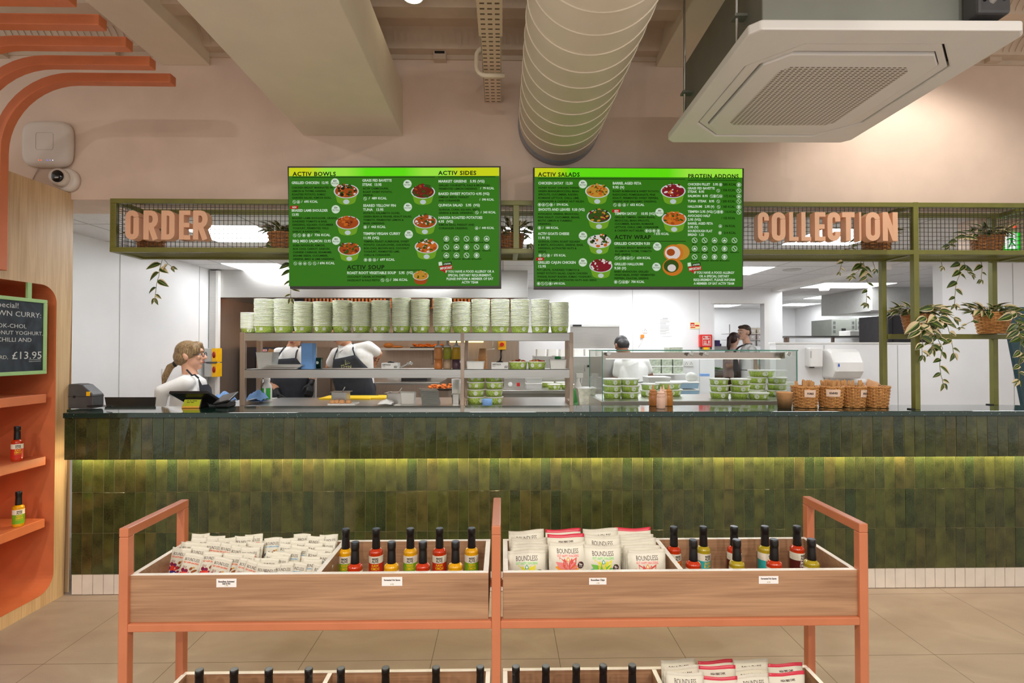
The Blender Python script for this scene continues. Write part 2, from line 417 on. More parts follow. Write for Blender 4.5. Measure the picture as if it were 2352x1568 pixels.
# pale timber panelling on the left with a rounded coral alcove
XW = -2.61
zt = at(166, 445, X=XW).z
Y0, Y1 = at(0, 700, X=XW).y-0.45, at(166, 700, X=XW).y
ny0, ny1, nz0, nz1, R = Y0+0.12, at(127, 900, X=XW).y, at(60, 1385, X=XW).z, at(60, 648, X=XW).z, 0.1
def rrect(y0, y1, z0, z1, r, n=8):
    out = []
    for cy, cz, a in ((y1-r, z1-r, 0), (y0+r, z1-r, 90), (y0+r, z0+r, 180), (y1-r, z0+r, 270)):
        for i in range(n+1): t = math.radians(a+90*i/n); out.append((cy+r*math.cos(t), cz+r*math.sin(t)))
    return out
rr = rrect(ny0, ny1, nz0, nz1, R); k = len(rr)
pw = MB(); outer = []
for y, z in rr:      # ring of quads from the alcove mouth out to the panel edge
    cy, cz = (ny0+ny1)/2, (nz0+nz1)/2; dy, dz = y-cy, z-cz
    s = min((Y1-cy if dy > 0 else cy-Y0)/max(abs(dy), 1e-6), (zt-cz if dz > 0 else cz)/max(abs(dz), 1e-6)); outer.append((cy+dy*s, cz+dz*s))
pw.add([(XW, y, z) for y, z in rr+outer], [(i, (i+1) % k, k+(i+1) % k, k+i) for i in range(k)])
for (ya, za) in ((Y0, 0), (Y1, 0), (Y1, zt), (Y0, zt)):   # panel corners
    best = sorted(range(k), key=lambda i: (outer[i][0]-ya)**2+(outer[i][1]-za)**2)[:2]
    a, b = outer[best[0]], outer[best[1]]; pw.add([(XW, a[0], a[1]), (XW, b[0], b[1]), (XW, ya, za)], [(0, 1, 2)])
pw.quad((XW, Y1, 0), (XW, Y1, zt), (XW-0.7, Y1, zt), (XW-0.7, Y1, 0)); pw.quad((XW, Y0, zt), (XW-0.7, Y0, zt), (XW-0.7, Y1, zt), (XW, Y1, zt))
struct('wall_panelled', pw, M['maple'])
al = MB(); dep = 0.34
al.add([(XW+0.002, y, z) for y, z in rr]+[(XW-dep, y, z) for y, z in rr], [(i, (i+1) % k, k+(i+1) % k, k+i) for i in range(k)]+[tuple(range(k, 2*k))])
alc = thing('alcove_shelving', 'coral orange rounded alcove with shelves set into the pale timber panel', 'shelving', (XW-0.2, (ny0+ny1)/2, nz0))
obj('alcove_lining', al, M['orange'], alc, world=True)
SH = []
for yy in (915, 1058, 1201):
    z = at(106, yy, X=XW+0.0).z; SH.append(z)
    obj('shelf', MB().box(XW-dep, XW-0.012, ny0+0.02, at(107, 900, X=XW-0.012).y, z-0.025, z+0.025), M['orange'], alc, bevel=0.003, world=True)

# ------------------------------------------------------------------ counter
def tiles(mb, x0, x1, z0, rows, yf, th=0.012, w=0.06, h=0.24, g=0.002, mi=0, jit=0.0012):
    n = int((x1-x0)/(w+g))+1
    for r in range(rows):
        for i in range(n):
            xa = x0+i*(w+g); xb = min(xa+w, x1); za = z0+r*(h+g); zb_ = za+h
            if xb-xa < 0.008: continue
            t = [random.uniform(-jit, jit) for _ in range(4)]; e = 0.0011
            A = [(xa, yf+th, za), (xb, yf+th, za), (xb, yf+th, zb_), (xa, yf+th, zb_)]
            B = [(xa, yf+0.002, za), (xb, yf+0.002, za), (xb, yf+0.002, zb_), (xa, yf+0.002, zb_)]
            D = [(xa+e, yf+t[0], za+e), (xb-e, yf+t[1], za+e), (xb-e, yf+t[2], zb_-e), (xa+e, yf+t[3], zb_-e)]
            o = len(mb.v); mb.v += A+B+D
            for s_ in (0, 4):
                for i_ in range(4): j = (i_+1) % 4; mb.f.append((o+s_+i_, o+s_+j, o+s_+4+j, o+s_+4+i_)); mb.m.append(mi); mb.sm.append(False)
            mb.f.append((o+8, o+9, o+10, o+11)); mb.m.append(mi); mb.sm.append(False)
YU, YL, XR = 2.96, 3.10, 3.55
xl_u, xl_l = at(148, 1000, Y=YU).x, at(164, 1200, Y=YL).x
ct = thing('service_counter', 'long counter clad in dark green glazed tiles with a glowing overhang', 'counter', (0.4, 3.2, 0))
up = MB(); tiles(up, xl_u, XR, 0.832, 1, YU); obj('upper_tile_band', up, M['tile'], ct, world=True)
lo = MB(); tiles(lo, xl_l, XR, 0.126, 3, YL); obj('lower_tile_panel', lo, M['tile'], ct, world=True)
pl = MB(); tiles(pl, xl_l, XR, 0.004, 1, YL+0.006, h=0.118); obj('plinth_tiles', pl, M['wtile'], ct, world=True)
obj('upper_backing', MB().box(xl_u, XR, YU+0.0022, YL+0.1, 0.834, 1.07), M['grout'], ct, world=True)
obj('lower_backing', MB().box(xl_l, XR, YL+0.0022, YL+0.16, 0.124, 0.9), M['grout'], ct, world=True)
obj('plinth_backing', MB().box(xl_l, XR, YL+0.0075, YL+0.15, 0.0, 0.1235), M['wgrout'], ct, world=True)
M['led'] = emi('warm_led_strip', (255, 232, 182), 74.0)
obj('light_strip', MB().box(xl_l+0.02, XR, YL-0.045, YL-0.03, 0.8265, 0.8335), M['led'], ct, world=True)
def terrazzo():
    m, t = base('green_terrazzo', 0.07, 0.0, 0.6); t.p.inputs['Coat Weight'].default_value = 0.25; t.p.inputs['Coat Roughness'].default_value = 0.05
    v = t.add('ShaderNodeTexVoronoi', i_Scale=90.0); t.link(t.co, v.inputs['Vector'])
    r = t.add('ShaderNodeTexNoise', i_Scale=55.0); t.link(t.co, r.inputs['Vector'])
    s = t.math('MULTIPLY', t.math('LESS_THAN', v.outputs['Distance'], 0.2), t.math('GREATER_THAN', r.outputs[0], 0.56))
    t.link(t.mix(s, lin((24, 50, 42)), lin((150, 160, 140))), t.p.inputs['Base Color']); return m
M['terrazzo'] = terrazzo()
xl_t = at(144, 950, Y=2.945).x
pts = [(xl_t, 2.945), (XR+0.1, 2.945), (XR+0.1, 3.0)]
for i in range(9): a = PI/2*i/8; pts.append((XR-0.45+0.5*math.cos(a), 3.0+0.28*math.sin(a)))
pts += [(xl_t+0.14, 3.28)] if False else [(XW, 3.28), (XW, 3.115), (xl_t, 3.115)]
tag(obj('countertop', MB().prism(pts, 1.0705, 1.10), M['terrazzo'], bevel=0.003), 'dark green speckled stone worktop along the tiled counter', 'countertop')

# ------------------------------------------------------------------ coral display rack in front
YF, YK, S = 1.70, 1.995, 0.030
rk = thing('display_rack', 'coral steel two-tier display rack standing in front of the counter', 'rack', (0, 1.85, 0))
ztop = at(283, 1213, Y=YF).z
zr1, zr0 = at(1139, 1426, Y=YF).z, at(1139, 1443, Y=YF).z
XPs = [at(272, 1300, Y=YF).x+S/2, at(1139.5, 1300, Y=YF).x, at(1995, 1300, Y=YF).x-S/2]
for x in XPs:
    h = S/2
    obj('post', MB().box(x-h, x+h, YF, YF+S, 0, ztop-S), M['coral'], rk, bevel=0.003, world=True)
    obj('post', MB().box(x-h, x+h, YK, YK+S, 0, ztop-S), M['coral'], rk, bevel=0.003, world=True)
    obj('top_rail', MB().box(x-h, x+h, YF, YK+S, ztop-S, ztop), M['coral'], rk, bevel=0.003, world=True)
    for z1 in (zr1, 0.066): obj('side_rail', MB().box(x-h, x+h, YF+S, YK, z1-0.026, z1), M['coral'], rk, bevel=0.002, world=True)
for a, b in ((0, 1), (1, 2)):
    for z1 in (zr1, 0.066):
        for y in (YF, YK): obj('long_rail', MB().box(XPs[a]+h, XPs[b]-h, y, y+S, z1-0.026, z1), M['coral'], rk, bevel=0.003, world=True)
BIN = {}
def bin_(label, x0, x1, z0, z1, xd, fl):
    t = 0.018; y0, y1 = YF+0.012, YK+S-0.012
    r = thing('wooden_tray', label, 'tray', ((x0+x1)/2, (y0+y1)/2, z0), group='oak trays of the display rack')
    def board(nm, *b):
        q = MB().box(*b); 
        q.m = [0, 0, 0, 0, 0, 1] if nm != 'base_board' else [0]*6
        return obj(nm, q, [M['oak'], M['oak_edge']], r, bevel=0.0015, world=True)
    board('front_board', x0, x1, y0, y0+t, z0, z1); board('back_board', x0, x1, y1-t, y1, z0, z1)
    board('side_board', x0, x0+t, y0+t, y1-t, z0, z1); board('side_board', x1-t, x1, y0+t, y1-t, z0, z1)
    board('divider', xd-t/2, xd+t/2, y0+t, y1-t, z0+0.01, z1); board('base_board', x0+t, x1-t, y0+t, y1-t, fl-0.012, fl)
    return r
zt1 = at(700, 1318, Y=YF+0.012).z
xa, xb = at(295, 1370, Y=YF+0.012).x, at(1122, 1370, Y=YF+0.012).x
xc, xe = at(1155, 1370, Y=YF+0.012).x, at(1972, 1370, Y=YF+0.012).x
FL1, FL0 = 0.602, 0.104
bin_('upper oak tray with nut sachets and hot sauces', xa, xb, zr1, zt1, at(737, 1314, Y=1.75).x, FL1)
bin_('upper oak tray with chip bags and hot sauces', xc, xe, zr1, zt1, at(1563, 1312, Y=1.73).x, FL1)
ZL1 = at(800, 1548, Y=1.985).z
bin_('lower oak tray holding bottles in both compartments', xa, xb, 0.066, ZL1, at(752, 1553, Y=1.965).x, FL0)
bin_('lower oak tray with bottles beside chip bags', xc, xe, 0.066, ZL1, at(1507, 1553, Y=1.965).x, FL0)
M['tagwhite'] = pm('printed_card', (238, 230, 226), 0.6, var=0.02)
M['tagink'] = pm('card_ink', (60, 50, 46), 0.7); M['limeink'] = pm('card_lime_ink', (150, 150, 40), 0.7)
for (px0, py0, px1, py1, l1, l2, l3, lab) in ((497, 1329, 543, 1348, 'Boundless Activated', 'Seed & Nut', '1.95', 'white price card below the nut sachets'), (877, 1325, 924, 1345, 'Fermented Hot Sauces', '', '4.95', 'white price card below the hot sauces of the first upper tray'),
        (1353, 1327, 1393, 1342, 'Boundless Chips', '', '1.95', 'white price card below the chip bags'), (1743, 1323, 1788, 1340, 'Fermented Hot Sauces', '', '4.95', 'white price card below the hot sauces of the second upper tray')):
    Yc = YF+0.0105; a = at(px0, py0, Y=Yc); b = at(px1, py1, Y=Yc); q = MB().box(a.x, b.x, Yc, Yc+0.0012, b.z, a.z, 0)
    fn = lambda u, v: (u, Yc-0.0006, v)
    cx = (a.x+b.x)/2; hh = a.z-b.z
    text(q, l1, cx, a.z-hh*0.42, 0.0085, fn, 1, 1, align='c', width=(b.x-a.x)*0.8)
    if l2: text(q, l2, cx, a.z-hh*0.66, 0.0085, fn, 1, 1, align='c', width=(b.x-a.x)*0.4)
    text(q, l3, cx, a.z-hh*0.88, 0.007, fn, 2, 0, align='c')
    tag(obj('price_card', q, [M['tagwhite'], M['tagink'], M['limeink']]), lab, 'price card', 'price cards on the rack')

# ------------------------------------------------------------------ green plant frame over the counter
YG, YH = 3.02, 3.285
gf = thing('plant_frame', 'olive green steel mesh frame over the counter holding plants and signs', 'frame', (0.5, 3.15, 1.1))
gx0, gx1 = at(252, 500, Y=YG).x, XR+0.4
gz1, gz0 = at(800, 458, Y=YG).z, at(800, 580, Y=YG).z
px_ = at(2106, 700, Y=YG).x
def bar(nm, *b): return obj(nm, MB().box(*b), M['olive'], gf, bevel=0.002, world=True)
RT, RH = 0.03, 0.028
for y, nm in ((YG, 'front_rail'), (YH-RT, 'rear_rail')):
    bar(nm, gx0, gx1, y, y+RT, gz1-RH, gz1); bar(nm, gx0, gx1, y, y+RT, gz0, gz0+RH)
for x in (gx0, at(1179, 500, Y=YG).x):
    bar('upright', x, x+0.035, YG+0.001, YG+RT, gz0+RH, gz1-RH); bar('upright', x, x+0.035, YH-RT, YH-0.001, gz0+RH, gz1-RH)
    bar('cross_rail', x, x+0.03, YG+RT, YH-RT, gz1-RH, gz1); bar('cross_rail', x, x+0.03, YG+RT, YH-RT, gz0, gz0+RH)
bar('post', px_-0.0155, px_+0.0155, YG-0.0015, YG+0.032, 1.1, gz1+0.0015)
x2 = at(2031.5, 700, Y=YH-0.03).x; bar('post', x2-0.0155, x2+0.0155, YH-0.031, YH+0.0015, 1.1, gz0-0.0005)
x3 = at(2286, 700, Y=YH-0.03).x; bar('post', x3-0.0155, x3+0.0155, YH-0.031, YH+0.0015, 1.1, gz1+0.0015)
bar('cross_rail', px_-0.014, px_+0.014, YG+0.032, YH-RT, gz0, gz0+RH); bar('cross_rail', px_-0.014, px_+0.014, YG+0.032, YH-RT, gz1-RH, gz1)
bar('cross_rail', x3+0.03, x3+0.06, YG+RT, YH-RT, gz0, gz0+RH); bar('cross_rail', x3+0.03, x3+0.06, YG+RT, YH-RT, gz1-RH, gz1)
zs1, zs0 = at(2200, 767, Y=YH-0.03).z, at(2200, 778.5, Y=YH-0.03).z
bar('shelf_rail', x2+0.0155, gx1, YH-0.04, YH-0.01, zs0, zs1)
for x in (px_, x3, x2): 
    y = YG if x == px_ else YH-0.03
    obj('foot_plate', MB().box(x-0.045, x-0.0155, y+0.002, y+0.028, 1.1, 1.106), M['black'], gf, world=True)
wm = MB(); st = 0.0255; w = 0.0011
x = gx0+0.04
while x < gx1:
    wm.box(x-w, x+w, YG+0.012, YG+0.0142, gz0+RH, gz1-RH); x += st
z = gz0+RH+0.008
while z < gz1-RH: wm.box(gx0+0.03, gx1, YG+0.0142, YG+0.0164, z-w, z+w); z += st
y = YG+0.03
while y < YH-0.03: wm.box(gx0+0.012, gx0+0.0142, y-w, y+w, gz0+RH, gz1-RH); wm.box(x3+0.04, x3+0.0422, y-w, y+w, gz0+RH, gz1-RH); y += st
z = gz0+RH+0.008
while z < gz1-RH: wm.box(gx0+0.0142, gx0+0.0164, YG, YH, z-w, z+w); wm.box(x3+0.0422, x3+0.0444, YG, YH, z-w, z+w); z += st
obj('wire_mesh', wm, M['wire'], gf, world=True)
sm = MB(); x = gx0+0.03
while x < gx1:
    sm.box(x-0.003, x+0.003, YG+RT, YH-RT, gz0+0.012, gz0+0.0145); x += 0.022
for i in range(9): y = YG+0.035+i*0.024; sm.box(gx0+0.03, gx1, y, y+0.006, gz0+0.009, gz0+0.012)
obj('mesh_shelf', sm, M['olive'], gf, world=True)

# ------------------------------------------------------------------ camera, lamps, view
cd = bpy.data.cameras.new('camera'); cam = bpy.data.objects.new('camera', cd); C.objects.link(cam)
cd.sensor_width = 36.0; cd.lens = 36.0*FOC/W; cd.clip_start = 0.05
cam.matrix_world = Matrix((( RGT.x, UPV.x, -FWD.x, CAM.x), (RGT.y, UPV.y, -FWD.y, CAM.y), (RGT.z, UPV.z, -FWD.z, CAM.z), (0, 0, 0, 1)))
sc = bpy.context.scene; sc.camera = cam
sc.view_settings.view_transform = 'Standard'; sc.view_settings.look = 'None'; sc.view_settings.gamma = 1.0
sc.view_settings.use_curve_mapping = False; sc.view_settings.exposure = 0.0
wd = bpy.data.worlds.new('room_light'); sc.world = wd; wd.use_nodes = True
wd.node_tree.nodes['Background'].inputs[0].default_value = (1.0, 0.96, 0.91, 1); wd.node_tree.nodes['Background'].inputs[1].default_value = 0.78
def lamp(name, loc, energy, size, color=(1, 0.94, 0.86), aim=None, spot=None):
    l = bpy.data.lights.new(name, 'SPOT' if spot else 'AREA'); l.energy = energy; l.color = color
    if spot: l.spot_size = math.radians(spot); l.spot_blend = 0.6; l.shadow_soft_size = size
    else: l.size = size; l.shape = 'DISK'
    o = bpy.data.objects.new(name, l); C.objects.link(o); o.location = loc
    d = Vector(aim)-Vector(loc) if aim else Vector((0, 0, -1)); o.rotation_euler = d.to_track_quat('-Z', 'Y').to_euler(); return o
for i, (x, y) in enumerate(((-1.9, -0.5), (0.0, -0.6), (1.9, -0.5), (-1.0, -1.9), (1.0, -1.9))):
    lamp('dining_lamp', (x, y, 3.0), 38, 0.12, aim=(x, y+0.35, 0))
pl_ = at(2287, -4, Z=3.2); lamp('downlight_beam', (pl_.x, pl_.y, 3.16), 34, 0.05, aim=(pl_.x+0.1, YW, 1.9), spot=125)
# kitchen ceiling panels
M['panel'] = emi('led_panel', (250, 252, 255), 14.5); M['panel2'] = emi('led_panel_store', (250, 252, 255), 10)
def panel(cx, cy, label, sx=0.6, mk='panel'):
    t = thing('ceiling_light', label, 'ceiling light', (cx, cy, ZC), group='square ceiling light panels')
    obj('diffuser', MB().box(cx-sx/2+0.01, cx+sx/2-0.01, cy-0.29, cy+0.29, ZC-0.006, ZC-0.002), M[mk], t, world=True)
    obj('frame', MB().box(cx-sx/2, cx+sx/2, cy-0.3, cy+0.3, ZC-0.003, ZC+0.001), M['plastic'], t, world=True)
panel(-2.1, 4.05, 'glowing ceiling panel behind the ORDER sign')
panel(-2.68, 5.73, 'glowing ceiling panel before the extraction hood, left of the first menu screen')
panel(2.7, 4.08, 'glowing ceiling panel behind the COLLECTION sign')
panel(2.7, 5.86, 'glowing ceiling panel right of the second menu screen')
panel(0.0, 4.08, 'glowing ceiling panel hidden between the menu screens')
panel(4.5, 4.2, 'added glowing ceiling panel over the leaning panel at the far right, out of the frame')  # extra lamp added out of view to brighten the low wall
panel(1.2, 6.9, 'added ceiling panel lighting the back wall, left of an unseen pair')  # unseen lamp added to light the back wall
panel(2.2, 6.9, 'added ceiling panel lighting the back wall, right of an unseen pair')  # second unseen lamp added for the back wall
panel(-0.9, 5.4, 'added glowing ceiling panel hidden behind the first menu screen')  # hidden lamp added to brighten the kitchen
panel(1.3, 5.86, 'added glowing ceiling panel hidden behind the second menu screen')  # hidden lamp added to brighten the rear of the kitchen
for (px, py, lab) in ((1930, 655, 'glowing panel in the far room ceiling above the smoke detector'), (1945, 682, 'glowing panel in the far room ceiling beyond the smoke detector'), (1832, 699, 'glowing panel in the far room ceiling nearest its corner'), (1655, 702, 'glowing panel in the far ceiling seen through the doorway')):
    p = at(px, py, Z=ZC); panel(p.x, p.y, lab, 1.2 if px > 1900 else 0.6, 'panel2')
# ------------------------------------------------------------------ ceiling services
dk_ = MB(); cx, cz, r = at(1283, 288, Y=YW).x, at(1283, 288, Y=YW).z, 0.246
dt = thing('spiral_duct', 'large round cream spiral ventilation duct running into the wall above the screens', 'duct', (cx, 1.9, cz))
obj('duct_tube', MB().cyl((cx, 0.5, cz), (cx, YW, cz), r, n=64), M['duct'], dt, world=True)
hx = []
k = 64
for i in range(int(2.55/0.125*k)): a = 2*PI*i/k; hx.append((cx+(r+0.001)*math.cos(a), YW-0.09-i*0.125/k, cz+(r+0.001)*math.sin(a)))
obj('spiral_seam', MB().tube(hx, 0.0035, n=5), M['duct'], dt, world=True)
obj('end_collar', MB().cyl((cx, YW-0.075, cz), (cx, YW, cz), r+0.004, n=64), pm('grey_collar', (150, 152, 158), 0.4, metal=0.4), dt, world=True)

tx, tz = at(1133, 236, Y=YW).x, at(1133, 236, Y=YW).z
tr = thing('cable_tray', 'white perforated cable tray running to the wall beside the round duct', 'cable tray', (tx, 1.8, tz))
M['perf'] = perf('perforated_tray', (226, 206, 182), 0.0335, 0.036, 0.62, 0.3, dark=(110, 92, 76), ox=0.0167)
obj('tray_base', MB().box(tx-0.05, tx+0.05, 1.0, YW-0.005, tz, tz+0.004), M['perf'], tr, world=True)
for s in (-1, 1): obj('tray_side', MB().box(tx+s*0.05-0.002, tx+s*0.05+0.002, 1.0, YW-0.005, tz, tz+0.045), M['duct'], tr, world=True)
ys = 2.55
obj('tray_cover', MB().box(tx-0.057, tx+0.057, 1.0, 2.45, tz-0.006, tz-0.003), M['perf'], tr, world=True)
p1, p2 = at(1089, 110, Y=2.72), at(1157, 178, Y=2.72)
xx0, zz1, xx1, zz0 = p1.x+0.012, p1.z, p2.x, p2.z+0.01
br = [(xx1+0.005, 2.72, zz0), (xx0+0.05, 2.72, zz0)]+[(xx0+0.05-0.05*math.sin(a*PI/12), 2.72, zz0+0.05-0.05*math.cos(a*PI/12)) for a in range(1, 7)]+[(xx0+0.05-0.05*math.cos(a*PI/12), 2.72, zz1-0.05+0.05*math.sin(a*PI/12)) for a in range(1, 7)]+[(xx0+0.13, 2.72, zz1)]
tag(obj('tray_bracket', MB().tube(br, 0.013, n=6), M['duct']), 'bent cream bracket hooked around the perforated cable tray', 'bracket')

# ceiling cassette air conditioner
ZA = 2.55
fl, frr, nl = at(1530, 327, Z=ZA), at(1945, 328, Z=ZA), at(1712, 70, Z=ZA)
sA = (frr-fl).length; ex = (frr-fl).normalized(); ey = Vector((-ex.y, ex.x, 0)); cA = fl+ex*sA/2-ey*sA/2
ang = math.atan2(ex.y, ex.x)
ac = thing('air_conditioner', 'white square ceiling air conditioner cassette with a perforated grille', 'air conditioner', (cA.x, cA.y, ZA), (0, 0, ang))
h = sA/2
def rr2(hw, r, n=6, c=(0, 0)):
    out = []
    for sx, sy, a in ((1, 1, 0), (-1, 1, 90), (-1, -1, 180), (1, -1, 270)):
        for i in range(n+1): t = math.radians(a+90*i/n); out.append((c[0]+sx*(hw-r)+r*math.cos(t), c[1]+sy*(hw-r)+r*math.sin(t)))
    return out
def ring_solid(mb, o, i, z0, z1, mi=0):
    n = len(o); vs = [(x, y, z0) for x, y in o]+[(x, y, z0) for x, y in i]+[(x, y, z1) for x, y in o]+[(x, y, z1) for x, y in i]; fs = []
    for a in range(n):
        b = (a+1) % n; fs += [(a, b, n+b, n+a), (2*n+a, 3*n+a, 3*n+b, 2*n+b), (a, 2*n+a, 2*n+b, b), (n+a, n+b, 3*n+b, 3*n+a)]
    mb.add(vs, fs, mi)
def cham(hw, c): return [(hw, hw-c), (hw-c, hw), (-hw+c, hw), (-hw, hw-c), (-hw, -hw+c), (-hw+c, -hw), (hw-c, -hw), (hw, -hw+c)]
M['acw'] = pm('cassette_white', (242, 241, 238), 0.4, var=0.02, scale=5)
q = MB(); O = cham(h, 0.03); I = cham(h*0.83, 0.15)
ring_solid(q, O, I, 0.0, 0.035); obj('face_panel', q, M['acw'], ac, bevel=0.006)
q = MB(); ring_solid(q, cham(h*0.815, 0.145), cham(h*0.72, 0.085), 0.004, 0.02); obj('louvre', q, M['acw'], ac, bevel=0.004)
q = MB(); q.box(-h*0.9, h*0.9, -h*0.9, h*0.9, 0.03, 0.05); obj('air_slot', q, M['black'], ac)
q = MB(); q.prism(cham(h*0.70, 0.07), -0.004, 0.02); obj('grille_panel', q, M['acw'], ac, bevel=0.004)
M['grille'] = perf('perforated_grille', (226, 222, 214), 0.021, 0.013, 0.6, 0.5, dark=(112, 100, 88), stag=0.0)
q = MB(); hg = h*0.53; q.prism(cham(hg, 0.03), -0.0055, -0.003); obj('perforated_grille', q, M['grille'], ac)
obj('badge', MB().box(-0.03, 0.0, h*0.53, h*0.535, -0.0055, -0.003), M['grey'], ac)
obj('housing', MB().box(-h*0.86, h*0.86, -h*0.86, h*0.86, 0.035, 0.36), M['steel_paint'], ac, bevel=0.004)
for sx in (-1, 1):
    for sy in (-1, 1):
        obj('hanger_rod', MB().cyl((sx*h*0.93, sy*h*0.6, 0.05), (sx*h*0.93, sy*h*0.6, 0.83), 0.006, n=8), M['steel'], ac)
        obj('hanger_lug', MB().box(sx*h*0.9-0.03, sx*h*0.9+0.03, sy*h*0.6-0.02, sy*h*0.6+0.02, 0.16, 0.17), M['steel_paint'], ac)
obj('pipe_box', MB().box(h*0.62, h*0.86, -h*1.0, -h*0.86, 0.06, 0.3), M['grey'], ac, bevel=0.01)
for k, (dx, rr_) in enumerate(((0.66, 0.009), (0.72, 0.014), (0.8, 0.008))):
    obj('pipe', MB().tube([(h*dx, -h*0.98, 0.1), (h*dx+0.03, -h*1.08, 0.16), (h*dx-0.02*k, -h*1.12, 0.3), (h*dx+0.08, -h*1.1, 0.5), (h*dx+0.15, -h*1.0, 0.78)], rr_, n=8), [M['black'], M['lgrey'], M['grey']][k], ac)
# recessed downlights seen at the top edge
for px, py, lab in ((948, -6, 'round ceiling downlight left of the cable tray'), (2287, -4, 'round ceiling downlight right of the air conditioner')):
    p = at(px, py, Z=3.2); t = thing('downlight', lab, 'downlight', (p.x, p.y, 3.2), group='dining ceiling downlights')
    obj('lamp_head', MB().lathe([(0.05, 0.002), (0.055, 0.0), (0.055, 0.1), (0.04, 0.15)], n=24), M['acw'], t)
    obj('lens', MB().lathe([(0.047, 0.0), (0.047, 0.003)], n=24), emi('warm_lens', (255, 236, 205), 9.0), t)

# coral tubes bending from the ceiling down the timber wall
xt_end = at(398, 185, Y=2.655).x; zt_ = at(300, 183, Y=2.655).z; r = 0.38; xl = XW+0.035
for k in range(5):
    y = 2.655-0.155*k
    P_ = [(xt_end, y, zt_), (xl+r, y, zt_)]+[(xl+r-r*math.sin(a*PI/24), y, zt_-r+r*math.cos(a*PI/24)) for a in range(1, 13)]+[(xl, y, at(10, 620, Y=2.655).z)]
    tag(obj('bent_tube', MB().tube(P_, 0.0235, square=True), M['orange'], bevel=0.003), 'coral square tube bent down the timber wall, '+['nearest the front wall', 'second out from the front wall', 'third out from the front wall', 'fourth out from the front wall', 'fifth out from the front wall'][k], 'tube', 'bent coral tubes')

# router, cable and dome camera on the wall
p = at(118, 335, Y=YW)
rt = thing('wifi_router', 'white rounded-square wireless access point on the upper left wall', 'router', (p.x, YW-0.02, p.z))
def sq(hw, n=40, e=4.2): return [(hw*abs(math.cos(2*PI*i/n))**(2/e)*(1 if math.cos(2*PI*i/n) >= 0 else -1), hw*0.95*abs(math.sin(2*PI*i/n))**(2/e)*(1 if math.sin(2*PI*i/n) >= 0 else -1)) for i in range(n)]
q = MB(); lay = [(0.135, 0.02), (0.147, 0.008), (0.147, -0.006), (0.14, -0.02), (0.12, -0.027)]
n = 40; q.add([(x, y, z) for hw, y in lay for x, z in sq(hw)], [(j*n+i, j*n+(i+1) % n, (j+1)*n+(i+1) % n, (j+1)*n+i) for j in range(4) for i in range(n)]+[tuple(range(n)), tuple(range(4*n, 5*n))], 0, True)
obj('shell', q, M['offwhite'], rt)
q = MB(); ring_solid(q, rr2(0.052, 0.014), rr2(0.0505, 0.013), 0, 0.001); q.v = [(x, -0.0275-z, y+0.01) for x, y, z in q.v]; obj('centre_badge', q, M['lgrey'], rt)
for dx, c in ((-0.033, (255, 70, 30)), (-0.018, (255, 70, 30)), (0.018, (60, 90, 255)), (0.035, (70, 100, 255)), (0.05, (200, 220, 255))):
    obj('status_light', MB().ell((dx, -0.0272, -0.104), (0.0022, 0.001, 0.0022), n=8, k=6), emi('led_%d_%d' % c[:2], c, 3), rt)
tag(obj('router_cable', MB().tube([at(88, 386, Y=YW-0.01), at(80, 400, Y=YW-0.004), at(74, 413, Y=YW-0.004)], 0.003, n=6), M['offwhite']), 'thin white cable hanging below the wireless access point', 'cable')
p = at(160, 416, Y=YW)
cm = thing('dome_camera', 'white dome security camera on the wall above the timber panel', 'security camera', (p.x, YW, p.z))
Mc = Matrix.Rotation(math.radians(90), 4, 'X')
obj('base', MB().lathe([(0.07, 0), (0.07, 0.02), (0.064, 0.03), (0.05, 0.035)], n=32, M=Mc), M['offwhite'], cm)
obj('head', MB().ell((-0.018, -0.05, 0.005), (0.054, 0.044, 0.054), n=28, k=16), M['offwhite'], cm)
obj('lens_window', MB().ell((-0.002, -0.084, 0.003), (0.036, 0.014, 0.036), n=24, k=12), M['black_gloss'], cm)
obj('sensor', MB().cbox((0.006, -0.098, -0.010), (0.022, 0.004, 0.008)), M['lgrey'], cm, bevel=0.002)

# ------------------------------------------------------------------ menu screens
SC = {'bg': emi('screen_green', (44, 110, 8), 1.0, 0.12), 'dk': emi('screen_dark_text', (16, 34, 8), 0.9), 'lt': emi('screen_light_text', (196, 212, 190), 1.0),
      'hy': emi('screen_yellow_green', (176, 212, 10), 1.0), 'hg': emi('screen_bright_green', (92, 214, 4), 1.0), 'hm': emi('screen_lime', (140, 226, 60), 1.0), 'rd': emi('screen_red', (170, 14, 22), 1.0),
      'rim': emi('screen_bowl_rim', (186, 196, 200), 1.0), 'bowl': emi('screen_bowl_side', (104, 150, 30), 1.0), 'seal': emi('screen_seal', (176, 190, 186), 1.0)}
FOOD = [emi('food_%d' % i, c, 1.0) for i, c in enumerate([(150, 66, 18), (184, 92, 24), (96, 34, 14), (46, 74, 16), (206, 196, 190), (120, 22, 34), (178, 130, 40), (24, 30, 10), (190, 110, 30), (104, 150, 30)])]
